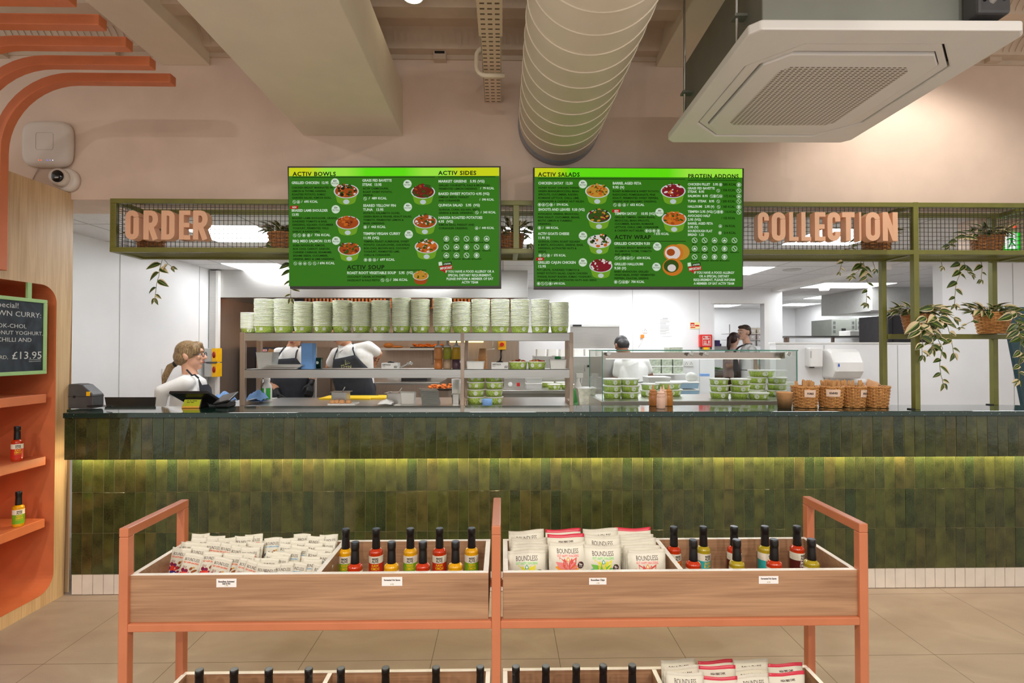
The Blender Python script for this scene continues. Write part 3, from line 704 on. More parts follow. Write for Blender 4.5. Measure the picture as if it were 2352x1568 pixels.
def screen(name, label, ox, oy, corners, heads, lines, bowls, seals, icons, extra):
    """corners in photo pixels; everything on the screen is laid out in units of 1/4.612 photo pixel from (ox, oy)"""
    (x0, y0), (x1, y1), (x2, y2), (x3, y3) = corners
    A, B, D, E = at(x0, y0, Y=2.925), at(x1, y1, Y=2.925), at(x2, y2, Y=2.95), at(x3, y3, Y=2.95)   # tl tr br bl
    cen = (A+B+D+E)/4; t = thing(name, label, 'screen', cen, group='menu screens over the counter')
    nrm = (B-A).cross(E-A).normalized()
    if nrm.y > 0: nrm = -nrm
    def S(zx, zy, e=0.0):
        px, py = ox+zx/4.612, oy+zy/4.612
        v = (py-(y0+y1)/2)/((y3+y2)/2-(y0+y1)/2); l = x0+(x3-x0)*v; rr_ = x1+(x2-x1)*v; u = (px-l)/(rr_-l)
        return A+(B-A)*u+(E-A)*v+((D-E)-(B-A))*(u*v)+nrm*e
    q = MB(); th = 0.045
    q.add([A, B, D, E]+[p-nrm*th for p in (A, B, D, E)], [(0, 1, 2, 3), (4, 7, 6, 5), (0, 4, 5, 1), (1, 5, 6, 2), (2, 6, 7, 3), (3, 7, 4, 0)])
    obj('casing', q, pm('screen_casing', (34, 26, 24), 0.35, var=0.1), t, bevel=0.003, world=True)
    zx0, zx1, zy0, zy1, hy = extra['area']
    obj('display', MB().quad(S(zx0, zy0, 0.0012), S(zx1, zy0, 0.0012), S(zx1, zy1, 0.0012), S(zx0, zy1, 0.0012)), SC['bg'], t, world=True)
    hb = MB().quad(S(zx0, zy0, 0.0018), S(zx1, zy0, 0.0018), S(zx1, hy, 0.0018), S(zx0, hy, 0.0018))
    hm_, ht_ = base('header_gradient_'+heads[0][0][6:].lower(), 0.6, 0, 0.1); ht_.p.inputs['Base Color'].default_value = (0.01, 0.01, 0.01, 1); sx_ = ht_.add('ShaderNodeSeparateXYZ'); ht_.link(ht_.co, sx_.inputs[0])
    colr_ = [(196, 206, 14), (150, 222, 60), (92, 214, 4)]; seq = extra['head']; stops = [(i/11.0, lin(colr_[seq[i]])) for i in range(12) if i in (0, 11) or seq[i] != seq[i-1] or seq[min(11, i+1)] != seq[i]]
    ht_.link(ht_.ramp(ht_.math('ADD', ht_.math('DIVIDE', sx_.outputs[0], (B-A).length), 0.5), stops), ht_.p.inputs['Emission Color']); ht_.p.inputs['Emission Strength'].default_value = 1.0
    obj('header_band', hb, hm_, t, world=True)
    fl_ = lambda u, v: S(u, -v, 0.003)
    D_ = MB(); L_ = MB()
    for tx_, x, yb, wd_ in heads: text(D_, tx_, x, -yb, 60, fl_, 0, 1, width=wd_, sp=0.06)
    for x, yb, x1_ in extra['rules']: D_.quad(S(x, yb-3, .003), S(x1_, yb-3, .003), S(x1_, yb+3, .003), S(x, yb+3, .003))
    for col, tx_, x, yb, cap, wd_ in lines: text(D_ if col == 'd' else L_, tx_, x, -yb, cap/0.72, fl_, 0, 1 if (col == 'l' or cap >= 24) else 1, width=wd_)
    for x, y, tx_ in seals:
        q = [S(x+(46 if i % 2 else 42)*math.cos(i*PI/20), y+(46 if i % 2 else 42)*math.sin(i*PI/20), 0.0022) for i in range(40)]
        sl = MB().add(q, [tuple(range(40))], 0); text(sl, tx_, x, -(y-8), 26, fl_, 1, 1, align='c'); text(sl, 'PROTEIN', x, -(y+18), 24, fl_, 1, 0, align='c', width=72); obj('protein_seal', sl, [SC['lt'], SC['dk']], t, world=True)
    LT_ = L_; L_ = MB()
    for x, y, r_ in icons:
        o_ = [S(x+r_*math.cos(i*PI/10), y+r_*math.sin(i*PI/10), 0.0025) for i in range(20)]; i_ = [S(x+r_*.82*math.cos(i*PI/10), y+r_*.82*math.sin(i*PI/10), 0.0025) for i in range(20)]
        L_.add(o_+i_, [(i, (i+1) % 20, 20+(i+1) % 20, 20+i) for i in range(20)])
        m_ = random.choice([0, 1, 2])
        if m_ == 0: L_.quad(S(x-.5*r_, y-.45*r_, .0025), S(x-.3*r_, y-.6*r_, .0025), S(x+.5*r_, y+.45*r_, .0025), S(x+.3*r_, y+.6*r_, .0025))
        elif m_ == 1: L_.add([S(x+.5*r_*math.cos(i*PI/6), y+.62*r_*math.sin(i*PI/6), .0025) for i in range(12)], [tuple(range(12))])
        else: L_.add([S(x-.5*r_, y+.4*r_, .0025), S(x-.5*r_, y, .0025), S(x, y-.5*r_, .0025), S(x+.5*r_, y, .0025), S(x+.5*r_, y+.4*r_, .0025)], [(0, 1, 2, 3, 4)])
    obj('icon_print', L_, SC['lt'], t, world=True); L_ = LT_
    obj('dark_lettering', D_, SC['dk'], t, world=True); obj('light_lettering', L_, SC['lt'], t, world=True)
    for x, y in extra['new']:
        q = MB().add([S(x-42, y-16, .002), S(x+42, y-18, .002), S(x+38, y+14, .002), S(x-46, y+16, .002)], [(0, 1, 2, 3)]); text(q, 'NEW', x, -(y+9), 26, fl_, 1, 1, align='c', width=46); obj('new_flag', q, [SC['rd'], SC['lt']], t, world=True)
    x, y = extra['imp']
    q = MB().add([S(x-70, y-10, .002), S(x+66, y-22, .002), S(x+74, y+22, .002), S(x-60, y+40, .002)], [(0, 1, 2, 3)], 0); q.add([S(x-40, y+38, .002), S(x, y+34, .002), S(x-2, y+66, .002)], [(0, 1, 2)], 0)
    q.add([S(x-30, y-44, .0022), S(x+60, y-58, .0022), S(x+62, y-28, .0022), S(x-28, y-12, .0022)], [(0, 1, 2, 3)], 2); q.add([S(x-78, y-52, .0022), S(x-44, y-58, .0022), S(x-36, y-20, .0022), S(x-74, y-14, .0022)], [(0, 1, 2, 3)], 1)
    text(q, 'IMPORTANT', x-60, -(y+28), 36, fl_, 1, 1, width=128, rot=0.1); text(q, 'ATTENTION!', x-22, -(y-20), 24, fl_, 1, 1, width=76, rot=0.14); obj('notice_flag', q, [SC['rd'], SC['lt'], SC['dk']], t, world=True)
    for cx_, cy_, rx, cols, kind in bowls:
        q = MB(); ry = rx*0.56
        if kind == 'wrap':
            for (ax, ay, ar, c_) in ((cx_+70, cy_-10, 100, 6), (cx_, cy_, 105, 8), (cx_-10, cy_, 82, 4), (cx_-10, cy_+150, 108, 8), (cx_-25, cy_+140, 80, 3), (cx_-20, cy_+160, 45, 4), (cx_-30, cy_-6, 44, 0)):
                e_ = .002+.0001*len(q.f); q.add([S(ax+ar*math.cos(i*PI/12), ay+ar*0.86*math.sin(i*PI/12), e_) for i in range(24)], [tuple(range(24))], 3+c_)
        else:
            pts_ = [(cx_-rx*.95, cy_)]+[(cx_+rx*.74*math.cos(PI-i*PI/8), cy_+rx*0.78+rx*.3*math.sin(i*PI/8)) for i in range(9)]+[(cx_+rx*.95, cy_)]
            q.add([S(a, b, .002) for a, b in pts_], [tuple(range(len(pts_)))], 1 if kind == 'bowl' else 3)
            for s_, m_, e_ in ((1.0, 0, .0022), (.9, 3+cols[0], .0024)): q.add([S(cx_+rx*s_*math.cos(i*PI/16), cy_+ry*s_*math.sin(i*PI/16), e_) for i in range(32)], [tuple(range(32))], m_)
            if kind == 'bowl': q.add([S(cx_+rx*.25*math.cos(i*PI/10), cy_+rx*.84+rx*.19*math.sin(i*PI/10), .0024) for i in range(20)], [tuple(range(20))], 2)
            for i in range(46):
                a = random.uniform(0, 2*PI); d = math.sqrt(random.random())*0.82; ar = rx*random.uniform(.07, .19); e_ = .0026+.00003*i; hh_ = 1.0 if d > .6 else 1.25
                x, y = cx_+rx*d*math.cos(a), cy_-rx*.12*(1-d)+ry*d*math.sin(a)-(rx*.12 if math.sin(a) < 0 else 0); th_ = random.uniform(0, PI); el = random.uniform(.4, .9)
                q.add([S(x+ar*math.cos(i_*PI/5)*math.cos(th_)-ar*el*math.sin(i_*PI/5)*math.sin(th_), y+(ar*math.cos(i_*PI/5)*math.sin(th_)+ar*el*math.sin(i_*PI/5)*math.cos(th_))*.75, e_) for i_ in range(10)], [tuple(range(10))], 3+random.choice(cols))
        obj('dish_picture', q, [SC['rim'], SC['bowl'], SC['seal']]+FOOD, t, world=True)
    return t
ALG = ['MILK', 'CELERY', 'EGGS', 'CRUSTACEANS', 'FISH', 'SOYBEANS', 'SESAME', 'NUTS', 'LUPINS', 'PEANUTS', 'GLUTEN', 'SULPHUR', 'MUSTARD', 'MOLLUSCS']
def allergens(x0, y0, dx, dy):
    ln, ic = [], []
    for i, a in enumerate(ALG):
        x = x0+dx*(i % 5); y = y0+dy*(i//5); ic.append((x, y, 29)); ln.append(('d', a, x-len(a)*6.6, y+46, 14, len(a)*13.2))
    return ln, ic
l1, i1 = allergens(1728, 822, 107, 88)
L = 'l'; Dk = 'd'
lines1 = [(L, 'GRILLED CHICKEN  12.95', 93, 241, 27, 389), (Dk, 'CHICKEN BREAST MARINATED IN', 95, 289, 20, 432), (Dk, 'LEMON & THYME, HARISSA', 96, 325, 20, 358), (Dk, 'ROASTED POTATO, SUMAC', 97, 361, 20, 355), (Dk, 'GARDEN SALAD, KIMCHI AIOLI.', 97, 396, 20, 415), (L, '/  695 KCAL', 196, 438, 24, 172),
 (L, 'BRAISED LAMB SHOULDER', 93, 533, 27, 380), (L, '13.95', 93, 576, 26, 76), (Dk, 'BRAISED LAMB SHOULDER, GRAINS,', 97, 611, 20, 478), (Dk, 'SUNDRIED TOMATO & BASIL', 99, 646, 20, 370), (Dk, 'DRESSING, SQUASH, CUCUMBER', 101, 681, 20, 430), (Dk, 'YOGHURT, FERMENTED WILD', 105, 717, 20, 378), (Dk, 'GARLIC & RADICCHIO.', 101, 753, 20, 296), (L, '/  736 KCAL', 300, 791, 25, 200),
 (L, 'BBQ MISO SALMON 13.95', 103, 857, 28, 404), (Dk, 'SOBA NOODLES, KIMCHI,', 106, 899, 20, 338), (Dk, 'BOK CHOI, CARROT, DAIKON,', 107, 936, 20, 390), (Dk, 'CHINESE CABBAGE, EDAMAME,', 107, 972, 20, 410), (Dk, 'SESAME SEEDS, CUCUMBER,', 107, 1008, 20, 370), (Dk, 'GREENS, MISO & LIME DRESSING.', 107, 1044, 20, 442), (L, '/ 696 KCAL', 368, 1089, 25, 178),
 (L, 'GRASS FED BAVETTE', 838, 217, 27, 310), (L, 'STEAK  13.95', 838, 261, 27, 204), (Dk, 'ACTIV CHIMICHURRI,', 843, 299, 20, 274), (Dk, 'ROAST SWEET POTATO,', 844, 335, 20, 310), (Dk, 'GREENS.', 845, 370, 20, 108), (L, '/  489 KCAL', 906, 404, 25, 190),
 (L, 'SEARED YELLOW FIN', 846, 482, 27, 348), (L, 'TUNA   13.95', 846, 525, 27, 216), (Dk, 'POTATO, KALAMATA OLIVES,', 849, 559, 20, 388), (Dk, 'GREEN BEAN & FENNEL KRAUT SALAD,', 849, 595, 20, 514), (Dk, 'TOMATO, FERMENTED LEMON &', 849, 631, 20, 424), (Dk, 'BASIL DRESSING.', 849, 667, 20, 228), (L, '/  443 KCAL', 900, 706, 25, 184),
 (L, 'TEMPEH VEGAN CURRY', 847, 779, 27, 392), (L, '11.95 (VG)', 847, 824, 27, 170), (Dk, 'TEMPEH, ROAST AUBERGINE, SWEET', 853, 859, 20, 478), (Dk, 'POTATO, CAULIFLOWER, CHICKPEAS,', 853, 895, 20, 492), (Dk, 'BOK-CHOI, BROWN RICE, COCONUT', 853, 931, 20, 480), (Dk, 'YOGHURT, FERMENTED LIME,', 853, 966, 20, 380), (Dk, 'CHILLI & CORIANDER.', 855, 1002, 20, 284), (L, '/  697 KCAL', 994, 1053, 25, 186),
 (L, 'ROAST ROOT VEGETABLE SOUP   5.95  (VG)', 677, 1195, 28, 700), (Dk, 'COCONUT CREAM, ACTIVATED', 679, 1233, 20, 410), (Dk, 'HAZELNUT & KALE PESTO', 679, 1270, 20, 342), (L, '/  386 KCAL', 1132, 1267, 25, 186),
 (L, 'MARKET GREENS   5.95 (VG)', 1643, 227, 27, 492), (Dk, 'GRILLED COURGETTE, KALE & BROCCOLI,', 1646, 267, 20, 548), (Dk, 'FERMENTED LEMON DRESSING.', 1646, 303, 20, 412), (L, '/  79 KCAL', 2088, 299, 23, 148), (L, 'BAKED SWEET POTATO 4.95 (VG)', 1643, 359, 27, 544), (Dk, 'OMEGA SEEDS, PARSLEY', 1645, 392, 20, 322), (Dk, 'AND CORIANDER.', 1645, 427, 20, 232), (L, '/  390 KCAL', 2080, 418, 22, 154),
 (L, 'QUINOA SALAD   5.95  (VG)', 1643, 479, 27, 442), (Dk, 'QUINOA, CORN, SQUASH, BEETS,', 1646, 523, 20, 442), (Dk, 'GREENS & BASIL DRESSING.', 1646, 558, 20, 368), (L, '/  345 KCAL', 2092, 553, 23, 162), (L, 'HARISSA ROASTED POTATOES', 1643, 611, 27, 468), (L, '4.95  (VG)', 1643, 651, 26, 156), (Dk, 'KIMCHI AIOLI, PARSLEY AND', 1646, 683, 20, 380), (Dk, 'CORIANDER DRESSING.', 1646, 720, 20, 312), (L, '/  440 KCAL', 2080, 718, 23, 156),
 (L, 'IF YOU HAVE A FOOD ALLERGY OR A', 1717, 1181, 25, 518), (L, 'SPECIAL DIETARY REQUIREMENT,', 1744, 1221, 25, 466), (L, 'PLEASE INFORM A MEMBER OF EAT', 1729, 1259, 25, 498), (L, 'ACTIV TEAM', 1892, 1296, 25, 174)]+l1
ic1 = i1+[(x, y, 18) for x, y in ((121, 430), (164, 430), (126, 783), (173, 783), (222, 783), (272, 783), (132, 1081), (183, 1081), (232, 1081), (283, 1081), (335, 1081), (868, 397), (868, 697), (872, 1044), (918, 1044), (966, 1044), (1052, 1260), (1103, 1260), (2052, 545), (2050, 710))]
screen('menu_screen', 'menu screen headed ACTIV BOWLS and ACTIV SIDES', 650, 370, ((660, 381.5), (1150, 381), (1151.5, 662), (665.5, 663)),
 [('ACTIV BOWLS', 105, 156, 460), ('ACTIV SIDES', 1643, 147, 410), ('ACTIV SOUP', 677, 1142, 400)], lines1,
 [(668, 318, 132, [0, 1, 4, 3, 7], 'bowl'), (684, 650, 126, [0, 1, 0, 2], 'bowl'), (700, 930, 120, [0, 2, 3, 1], 'bowl'), (1480, 325, 128, [2, 5, 3, 0], 'bowl'), (1500, 640, 128, [0, 4, 3, 1], 'bowl'), (1518, 905, 126, [1, 0, 3, 4], 'bowl'), (1455, 1215, 84, [6, 8, 3, 6], 'cup')],
 [(549, 226, '63g'), (557, 508, '33g'), (561, 840, '45g'), (1315, 242, '80g'), (1319, 486, '43g'), (1329, 774, '33g')], ic1,
 {'area': (64, 2290, 70, 1322, 158), 'head': [0, 0, 1, 1, 2, 2, 2, 1, 1, 0, 0, 0], 'rules': [(100, 171, 1608), (1640, 168, 2250), (677, 1153, 1515)], 'new': [(122, 487)], 'imp': (1722, 1122)})
l2, i2 = allergens(1773, 836, 106, 88)
lines2 = [(L, 'CHICKEN SATAY  12.50', 120, 250, 27, 362), (Dk, 'HONEY ROAST CHICKEN THIGHS,', 121, 295, 20, 432), (Dk, 'GREEN BEANS,BROCCOLI, BEAN', 121, 331, 20, 428), (Dk, 'SPROUTS, CUCUMBER, RADISH,', 121, 366, 20, 420), (Dk, 'ROMAINE LETTUCE, CHILLI, LIME,', 121, 402, 20, 432), (Dk, 'CORIANDER & CASHEW NUT RELISH.', 121, 438, 20, 486), (L, '/  574 KCAL', 288, 473, 23, 150),
 (L, 'SHOOTS AND LEAVES  9.50 (VG)', 122, 527, 27, 488), (Dk, 'AVOCADO, GREENS, BROCCOLI,', 116, 570, 20, 432), (Dk, 'PINK KRAUT, CUCUMBER, BEANS,', 116, 606, 20, 442), (Dk, 'BIOTIC LEMON & TURMERIC', 116, 641, 20, 364), (Dk, 'DRESSING.', 116, 676, 20, 142), (L, '/  180 KCAL', 166, 718, 24, 168),
 (L, 'ACTIV GOATS CHEESE', 118, 782, 27, 328), (L, '11.95 (V)', 118, 825, 26, 124), (Dk, 'QUINOA, CORN, ROAST SQUASH', 118, 862, 20, 440), (Dk, '& BEETS, AVOCADO, GREENS, BASIL', 118, 897, 20, 478), (Dk, 'DRESSING, ACTIVATED NUTS &', 118, 933, 20, 404), (Dk, 'SEEDS.', 118, 968, 20, 90), (L, '/  575 KCAL', 258, 1009, 24, 152),
 (L, 'GRILLED CAJUN CHICKEN', 116, 1086, 27, 400), (L, '12.95', 116, 1127, 26, 86), (Dk, 'PUY LENTIL, SUNDRIED TOMATO &', 106, 1162, 20, 446), (Dk, 'SWEET POTATO SALAD, CAJUN CHICKEN', 106, 1198, 20, 534), (Dk, 'THIGHS, ROAST RADISH, SUMAC YOGHURT,', 110, 1234, 20, 574), (Dk, 'ORANGE & MAPLE ACTIVATED NUTS AND SEEDS', 106, 1270, 20, 628), (L, '/ 690 KCAL', 268, 1307, 23, 136),
 (L, 'BARREL AGED FETA', 904, 248, 27, 302), (L, '9.95 (V)', 904, 290, 26, 124), (Dk, 'ROAST AUBERGINE & SWEET POTATO,', 904, 329, 20, 494), (Dk, 'RADICCHIO, POMEGRANATE, PINK', 904, 365, 20, 454), (Dk, 'KRAUT, FERMENTED SWEET PEPPERS,', 904, 400, 20, 486), (Dk, 'GREENS AND BALSAMIC DRESSING.', 904, 436, 20, 468), (L, '/  652 KCAL', 1060, 473, 24, 178),
 (L, 'TEMPEH SATAY    10.95 (VG)', 924, 568, 27, 432), (Dk, 'GRILLED TEMPEH, GREEN BEANS,', 926, 603, 20, 430), (Dk, 'BROCCOLI, BEAN SPROUTS,', 926, 638, 20, 368), (Dk, 'CUCUMBER, RADISH, ROMAINE', 926, 673, 20, 412), (Dk, 'LETTUCE, CHILLI, LIME, CORIANDER', 926, 708, 20, 464), (Dk, '& CASHEW NUT RELISH.', 926, 744, 20, 312), (L, '/ 535 KCAL', 1342, 779, 24, 158),
 (L, 'GRILLED CHICKEN 9.50', 918, 885, 28, 380), (Dk, 'CHICKEN BREAST MARINATED', 924, 926, 20, 392), (Dk, 'IN LEMON & THYME, TOMATO', 930, 962, 20, 386), (Dk, 'AND GREENS', 924, 997, 20, 172), (L, '/  654 KCAL', 1128, 1035, 25, 178), (L, 'GRILLED HALLOUMI', 922, 1102, 27, 306), (L, '9.50 (V)', 922, 1145, 26, 126), (Dk, 'BABA GHANOUSH, GRILLED', 922, 1179, 20, 362), (Dk, 'VEGETABLES, SWEET FERMENTED', 922, 1214, 20, 432), (Dk, 'PEPPERS, ZAATAR, GREENS', 922, 1250, 20, 362), (L, '/  700 KCAL', 1072, 1289, 25, 168),
 (L, 'CHICKEN FILLET   5.95', 1700, 255, 25, 322), (Dk, '/205 KCAL', 2068, 255, 24, 148), (L, 'GRASS FED BAVETTE', 1700, 297, 25, 286), (L, 'STEAK  8.95', 1700, 333, 25, 176), (Dk, '/ 336 KCAL', 2056, 315, 24, 150), (L, 'SALMON  8.95', 1700, 378, 25, 214), (Dk, '/ 172 KCAL', 2068, 378, 24, 146), (L, 'TUNA  STEAK   8.95', 1700, 433, 25, 282), (Dk, '/ 205 KCAL', 2052, 433, 24, 152), (L, 'HALLOUMI   2.95 (V)', 1700, 490, 25, 282), (Dk, '/ 185 KCAL', 2054, 490, 24, 148), (L, 'TEMPEH 2.95 (VG)', 1700, 544, 25, 266), (Dk, '/ 116 KCAL', 2076, 544, 24, 136),
 (L, 'AVOCADO HALF', 1700, 588, 25, 238), (L, '2.95 (VG)', 1700, 628, 25, 140), (Dk, '/ 122 KCAL', 2058, 610, 24, 148), (L, 'BARREL AGED FETA', 1700, 669, 25, 266), (L, '2.95 (V)', 1700, 708, 25, 112), (Dk, '/ 156 KCAL', 2074, 694, 24, 132), (L, 'SOURDOUGH FLAT', 1700, 749, 25, 262), (L, 'BREAD  1.25', 1700, 788, 25, 172), (Dk, '/ 214 KCAL', 2066, 767, 24, 146),
 (L, 'IF YOU HAVE A FOOD ALLERGY', 1765, 1191, 25, 430), (L, 'OR A SPECIAL DIETARY', 1820, 1229, 25, 320), (L, 'REQUIREMENT, PLEASE INFORM', 1760, 1267, 25, 442), (L, 'A MEMBER OF EAT ACTIV TEAM', 1764, 1306, 25, 430)]+l2
ic2 = i2+[(x, y, 18) for x, y in ((134, 464), (175, 464), (216, 464), (257, 464), (133, 708), (140, 1000), (184, 1000), (227, 1000), (124, 1298), (166, 1298), (207, 1298), (247, 1298), (929, 464), (977, 464), (1027, 464), (1264, 736), (1302, 736), (1342, 736), (1388, 736), (944, 1026), (985, 1026), (1026, 1026), (1066, 1026), (1105, 1026), (937, 1280), (983, 1280), (1020, 1280), (1053, 1280), (2050, 246), (2024, 310), (1953, 368), (1985, 368), (2020, 368), (2053, 368), (2024, 423), (2028, 482), (1990, 534), (2026, 534), (2060, 534), (2046, 685), (2043, 757))]
ic2 += [(2244, y, 24) for y in (247, 310, 368, 423, 482, 536)]
screen('menu_screen', 'menu screen headed ACTIV SALADS and PROTEIN ADDONS', 1210, 370, ((1224.5, 384), (1709, 386), (1707, 664.5), (1226, 664)),
 [('ACTIV SALADS', 120, 166, 440), ('PROTEIN ADDONS', 1702, 178, 540), ('ACTIV WRAP', 926, 824, 384)], lines2,
 [(742, 320, 128, [6, 1, 3, 0], 'bowl'), (760, 585, 128, [3, 6, 7, 5], 'bowl'), (763, 850, 126, [4, 3, 7, 1], 'bowl'), (780, 1110, 122, [5, 4, 5, 2], 'bowl'), (1545, 315, 132, [5, 4, 2, 1], 'bowl'), (1556, 610, 132, [1, 8, 3, 0], 'bowl'), (1550, 970, 100, [0], 'wrap')],
 [(590, 246, '63g'), (591, 790, '33g'), (590, 1072, '56g'), (1400, 540, '34g'), (1376, 902, '52g'), (1368, 1118, '35g')], ic2,
 {'area': (84, 2282, 78, 1328, 170), 'head': [0, 0, 2, 2, 2, 2, 2, 2, 1, 1, 1, 1], 'rules': [(118, 190, 1670), (1702, 201, 2222), (922, 847, 1680)], 'new': [(944, 527), (142, 1038)], 'imp': (1775, 1128)})

# ------------------------------------------------------------------ raised letter signs
def stroke(mb, pts, t, y0, y1, mi=0):
    """a flat thick line pushed to depth; pts in (x, z)"""
    n = len(pts); Lp, Rp = [], []
    for i, p in enumerate(pts):
        a = Vector(pts[max(i-1, 0)]); b = Vector(pts[min(i+1, n-1)]); d = (b-a).normalized(); nn = Vector((-d.y, d.x))
        if 0 < i < n-1:
            d1 = (Vector(p)-a).normalized(); c = max(0.5, abs(d.dot(d1))); nn = nn/c
        Lp.append((p[0]+nn.x*t/2, p[1]+nn.y*t/2)); Rp.append((p[0]-nn.x*t/2, p[1]-nn.y*t/2))
    vs = [(x, y, z) for y in (y0, y1) for x, z in Lp+Rp]; N = 2*n; fs = []
    for i in range(n-1):
        fs += [(i, i+1, n+i+1, n+i), (N+i, N+n+i, N+n+i+1, N+i+1), (i, N+i, N+i+1, i+1), (n+i, n+i+1, N+n+i+1, N+n+i)]
    fs += [(0, n, N+n, N), (n-1, N+n-1, N+2*n-1, 2*n-1)]
    mb.add(vs, fs, mi)
def arc(cx, cz, rx, rz, a0, a1, n=8): return [(cx+rx*math.cos(math.radians(a0+(a1-a0)*i/n)), cz+rz*math.sin(math.radians(a0+(a1-a0)*i/n))) for i in range(n+1)]
def letter(c, w, h, t):
    m = t/2; r = (w-t)/2; out = []
    top, bot = h-m-r, m+r; cx = w/2
    if c == 'O': out = [arc(cx, top, r, r, 0, 180)+arc(cx, bot, r, r, 180, 360)+[(cx+r, top)]]
    elif c == 'C': out = [[(cx+r, top-h*.1)]+arc(cx, top, r, r, 0, 180)+arc(cx, bot, r, r, 180, 360)+[(cx+r, bot+h*.1)]]
    elif c == 'D': out = [[(m, 0), (m, h)], [(m, h-m)]+arc(w-m-r, h-m-r, r, r, 90, 0)+arc(w-m-r, m+r, r, r, 0, -90)+[(m, m)]]
    elif c == 'R': out = [[(m, 0), (m, h)], [(m, h-m)]+arc(w-m-r*.9, h-m-h*.21, r*.9, h*.21, 90, -90)+[(m, h-m-h*.42)], [(w*.5, h*.44), (w-m, 0)]]
    elif c == 'E': out = [[(m, 0), (m, h)], [(m, h-m), (w, h-m)], [(m, h/2), (w*.92, h/2)], [(m, m), (w, m)]]
    elif c == 'L': out = [[(m, 0), (m, h)], [(m, m), (w, m)]]
    elif c == 'T': out = [[(w/2, 0), (w/2, h-m)], [(0, h-m), (w, h-m)]]
    elif c == 'I': out = [[(w/2, 0), (w/2, h)]]
    elif c == 'N': out = [[(m, 0), (m, h)], [(w-m, 0), (w-m, h)], [(m*1.1, h-m*.4), (w-m*1.1, m*.4)]]
    return out
M['letter'] = pm('letter_pink_beige', (228, 180, 146), 0.55, var=0.03, scale=12)
def letters(label, word, boxes, y0, y1, Yf=2.945, dep=0.05):
    a = at(boxes[0][0], y1, Y=Yf); t = thing('letter_sign', label, 'sign', a, group='raised letter signs')
    for c, (xa_, xb_) in zip(word, boxes):
        A_ = at(xa_, y1, Y=Yf); B_ = at(xb_, y0, Y=Yf); w_, h_ = B_.x-A_.x, B_.z-A_.z
        q = MB(); tk = min(0.030, w_*0.42)
        for si_, s_ in enumerate(letter(c, w_, h_, tk)): stroke(q, [(A_.x+x, A_.z+z) for x, z in s_], tk, Yf+.0004*si_, Yf+dep-.0004*si_)
        obj('letter', q, M['letter'], t, world=True)
    for s_ in (0.1, 0.9):
        p = A_.lerp(a, s_); obj('standoff', MB().cyl((p.x, Yf+dep, p.z+h_/2), (p.x, YG+0.012, p.z+h_/2), 0.004, n=6), M['steel'], t, world=True)
letters('raised beige letters spelling ORDER on the mesh frame', 'ORDER', [(287, 319), (329, 363), (370, 401), (411, 437), (443, 477)], 483, 550)
letters('raised beige letters spelling COLLECTION on the mesh frame', 'COLLECTION', [(1741, 1766), (1773, 1804), (1813, 1834), (1841, 1863), (1872, 1896), (1901, 1930), (1935, 1963), (1971, 1981), (1989, 2021), (2028, 2062)], 487, 553)
# ------------------------------------------------------------------ hot sauce bottles
LIQ = {'yellow': pm('yellow_sauce', (222, 160, 14), 0.12, var=0.12, scale=90, coat=0.6), 'red': pm('red_sauce', (190, 52, 14), 0.12, var=0.14, scale=90, coat=0.6), 'olive': pm('olive_sauce', (168, 146, 30), 0.12, var=0.12, scale=90, coat=0.6)}
M['sleeve'] = pm('black_shrink_sleeve', (20, 18, 18), 0.35, var=0.2, scale=40); M['captop'] = pm('blue_grey_cap_top', (70, 82, 98), 0.3, var=0.1)
M['lab'] = pm('cream_label', (236, 226, 206), 0.5, var=0.02)
LABC = {'lime': pm('lime_label', (122, 176, 30), 0.5), 'redl': pm('red_label', (206, 44, 22), 0.5), 'teal': pm('teal_label', (50, 172, 170), 0.5), 'dark': pm('maroon_label', (92, 28, 24), 0.5), 'mint': pm('white_green_label', (200, 210, 190), 0.5)}
LT = {'y': pm('yellow_label_print', (244, 196, 30), 0.5), 'w': pm('white_label_print', (236, 230, 220), 0.5)}
BP = [(0.0225, 0), (0.0252, 0.003), (0.0257, 0.012), (0.0257, 0.095), (0.0248, 0.0985), (0.0256, 0.103), (0.0252, 0.1065), (0.0222, 0.111), (0.0172, 0.115), (0.0145, 0.118)]
BM = {}
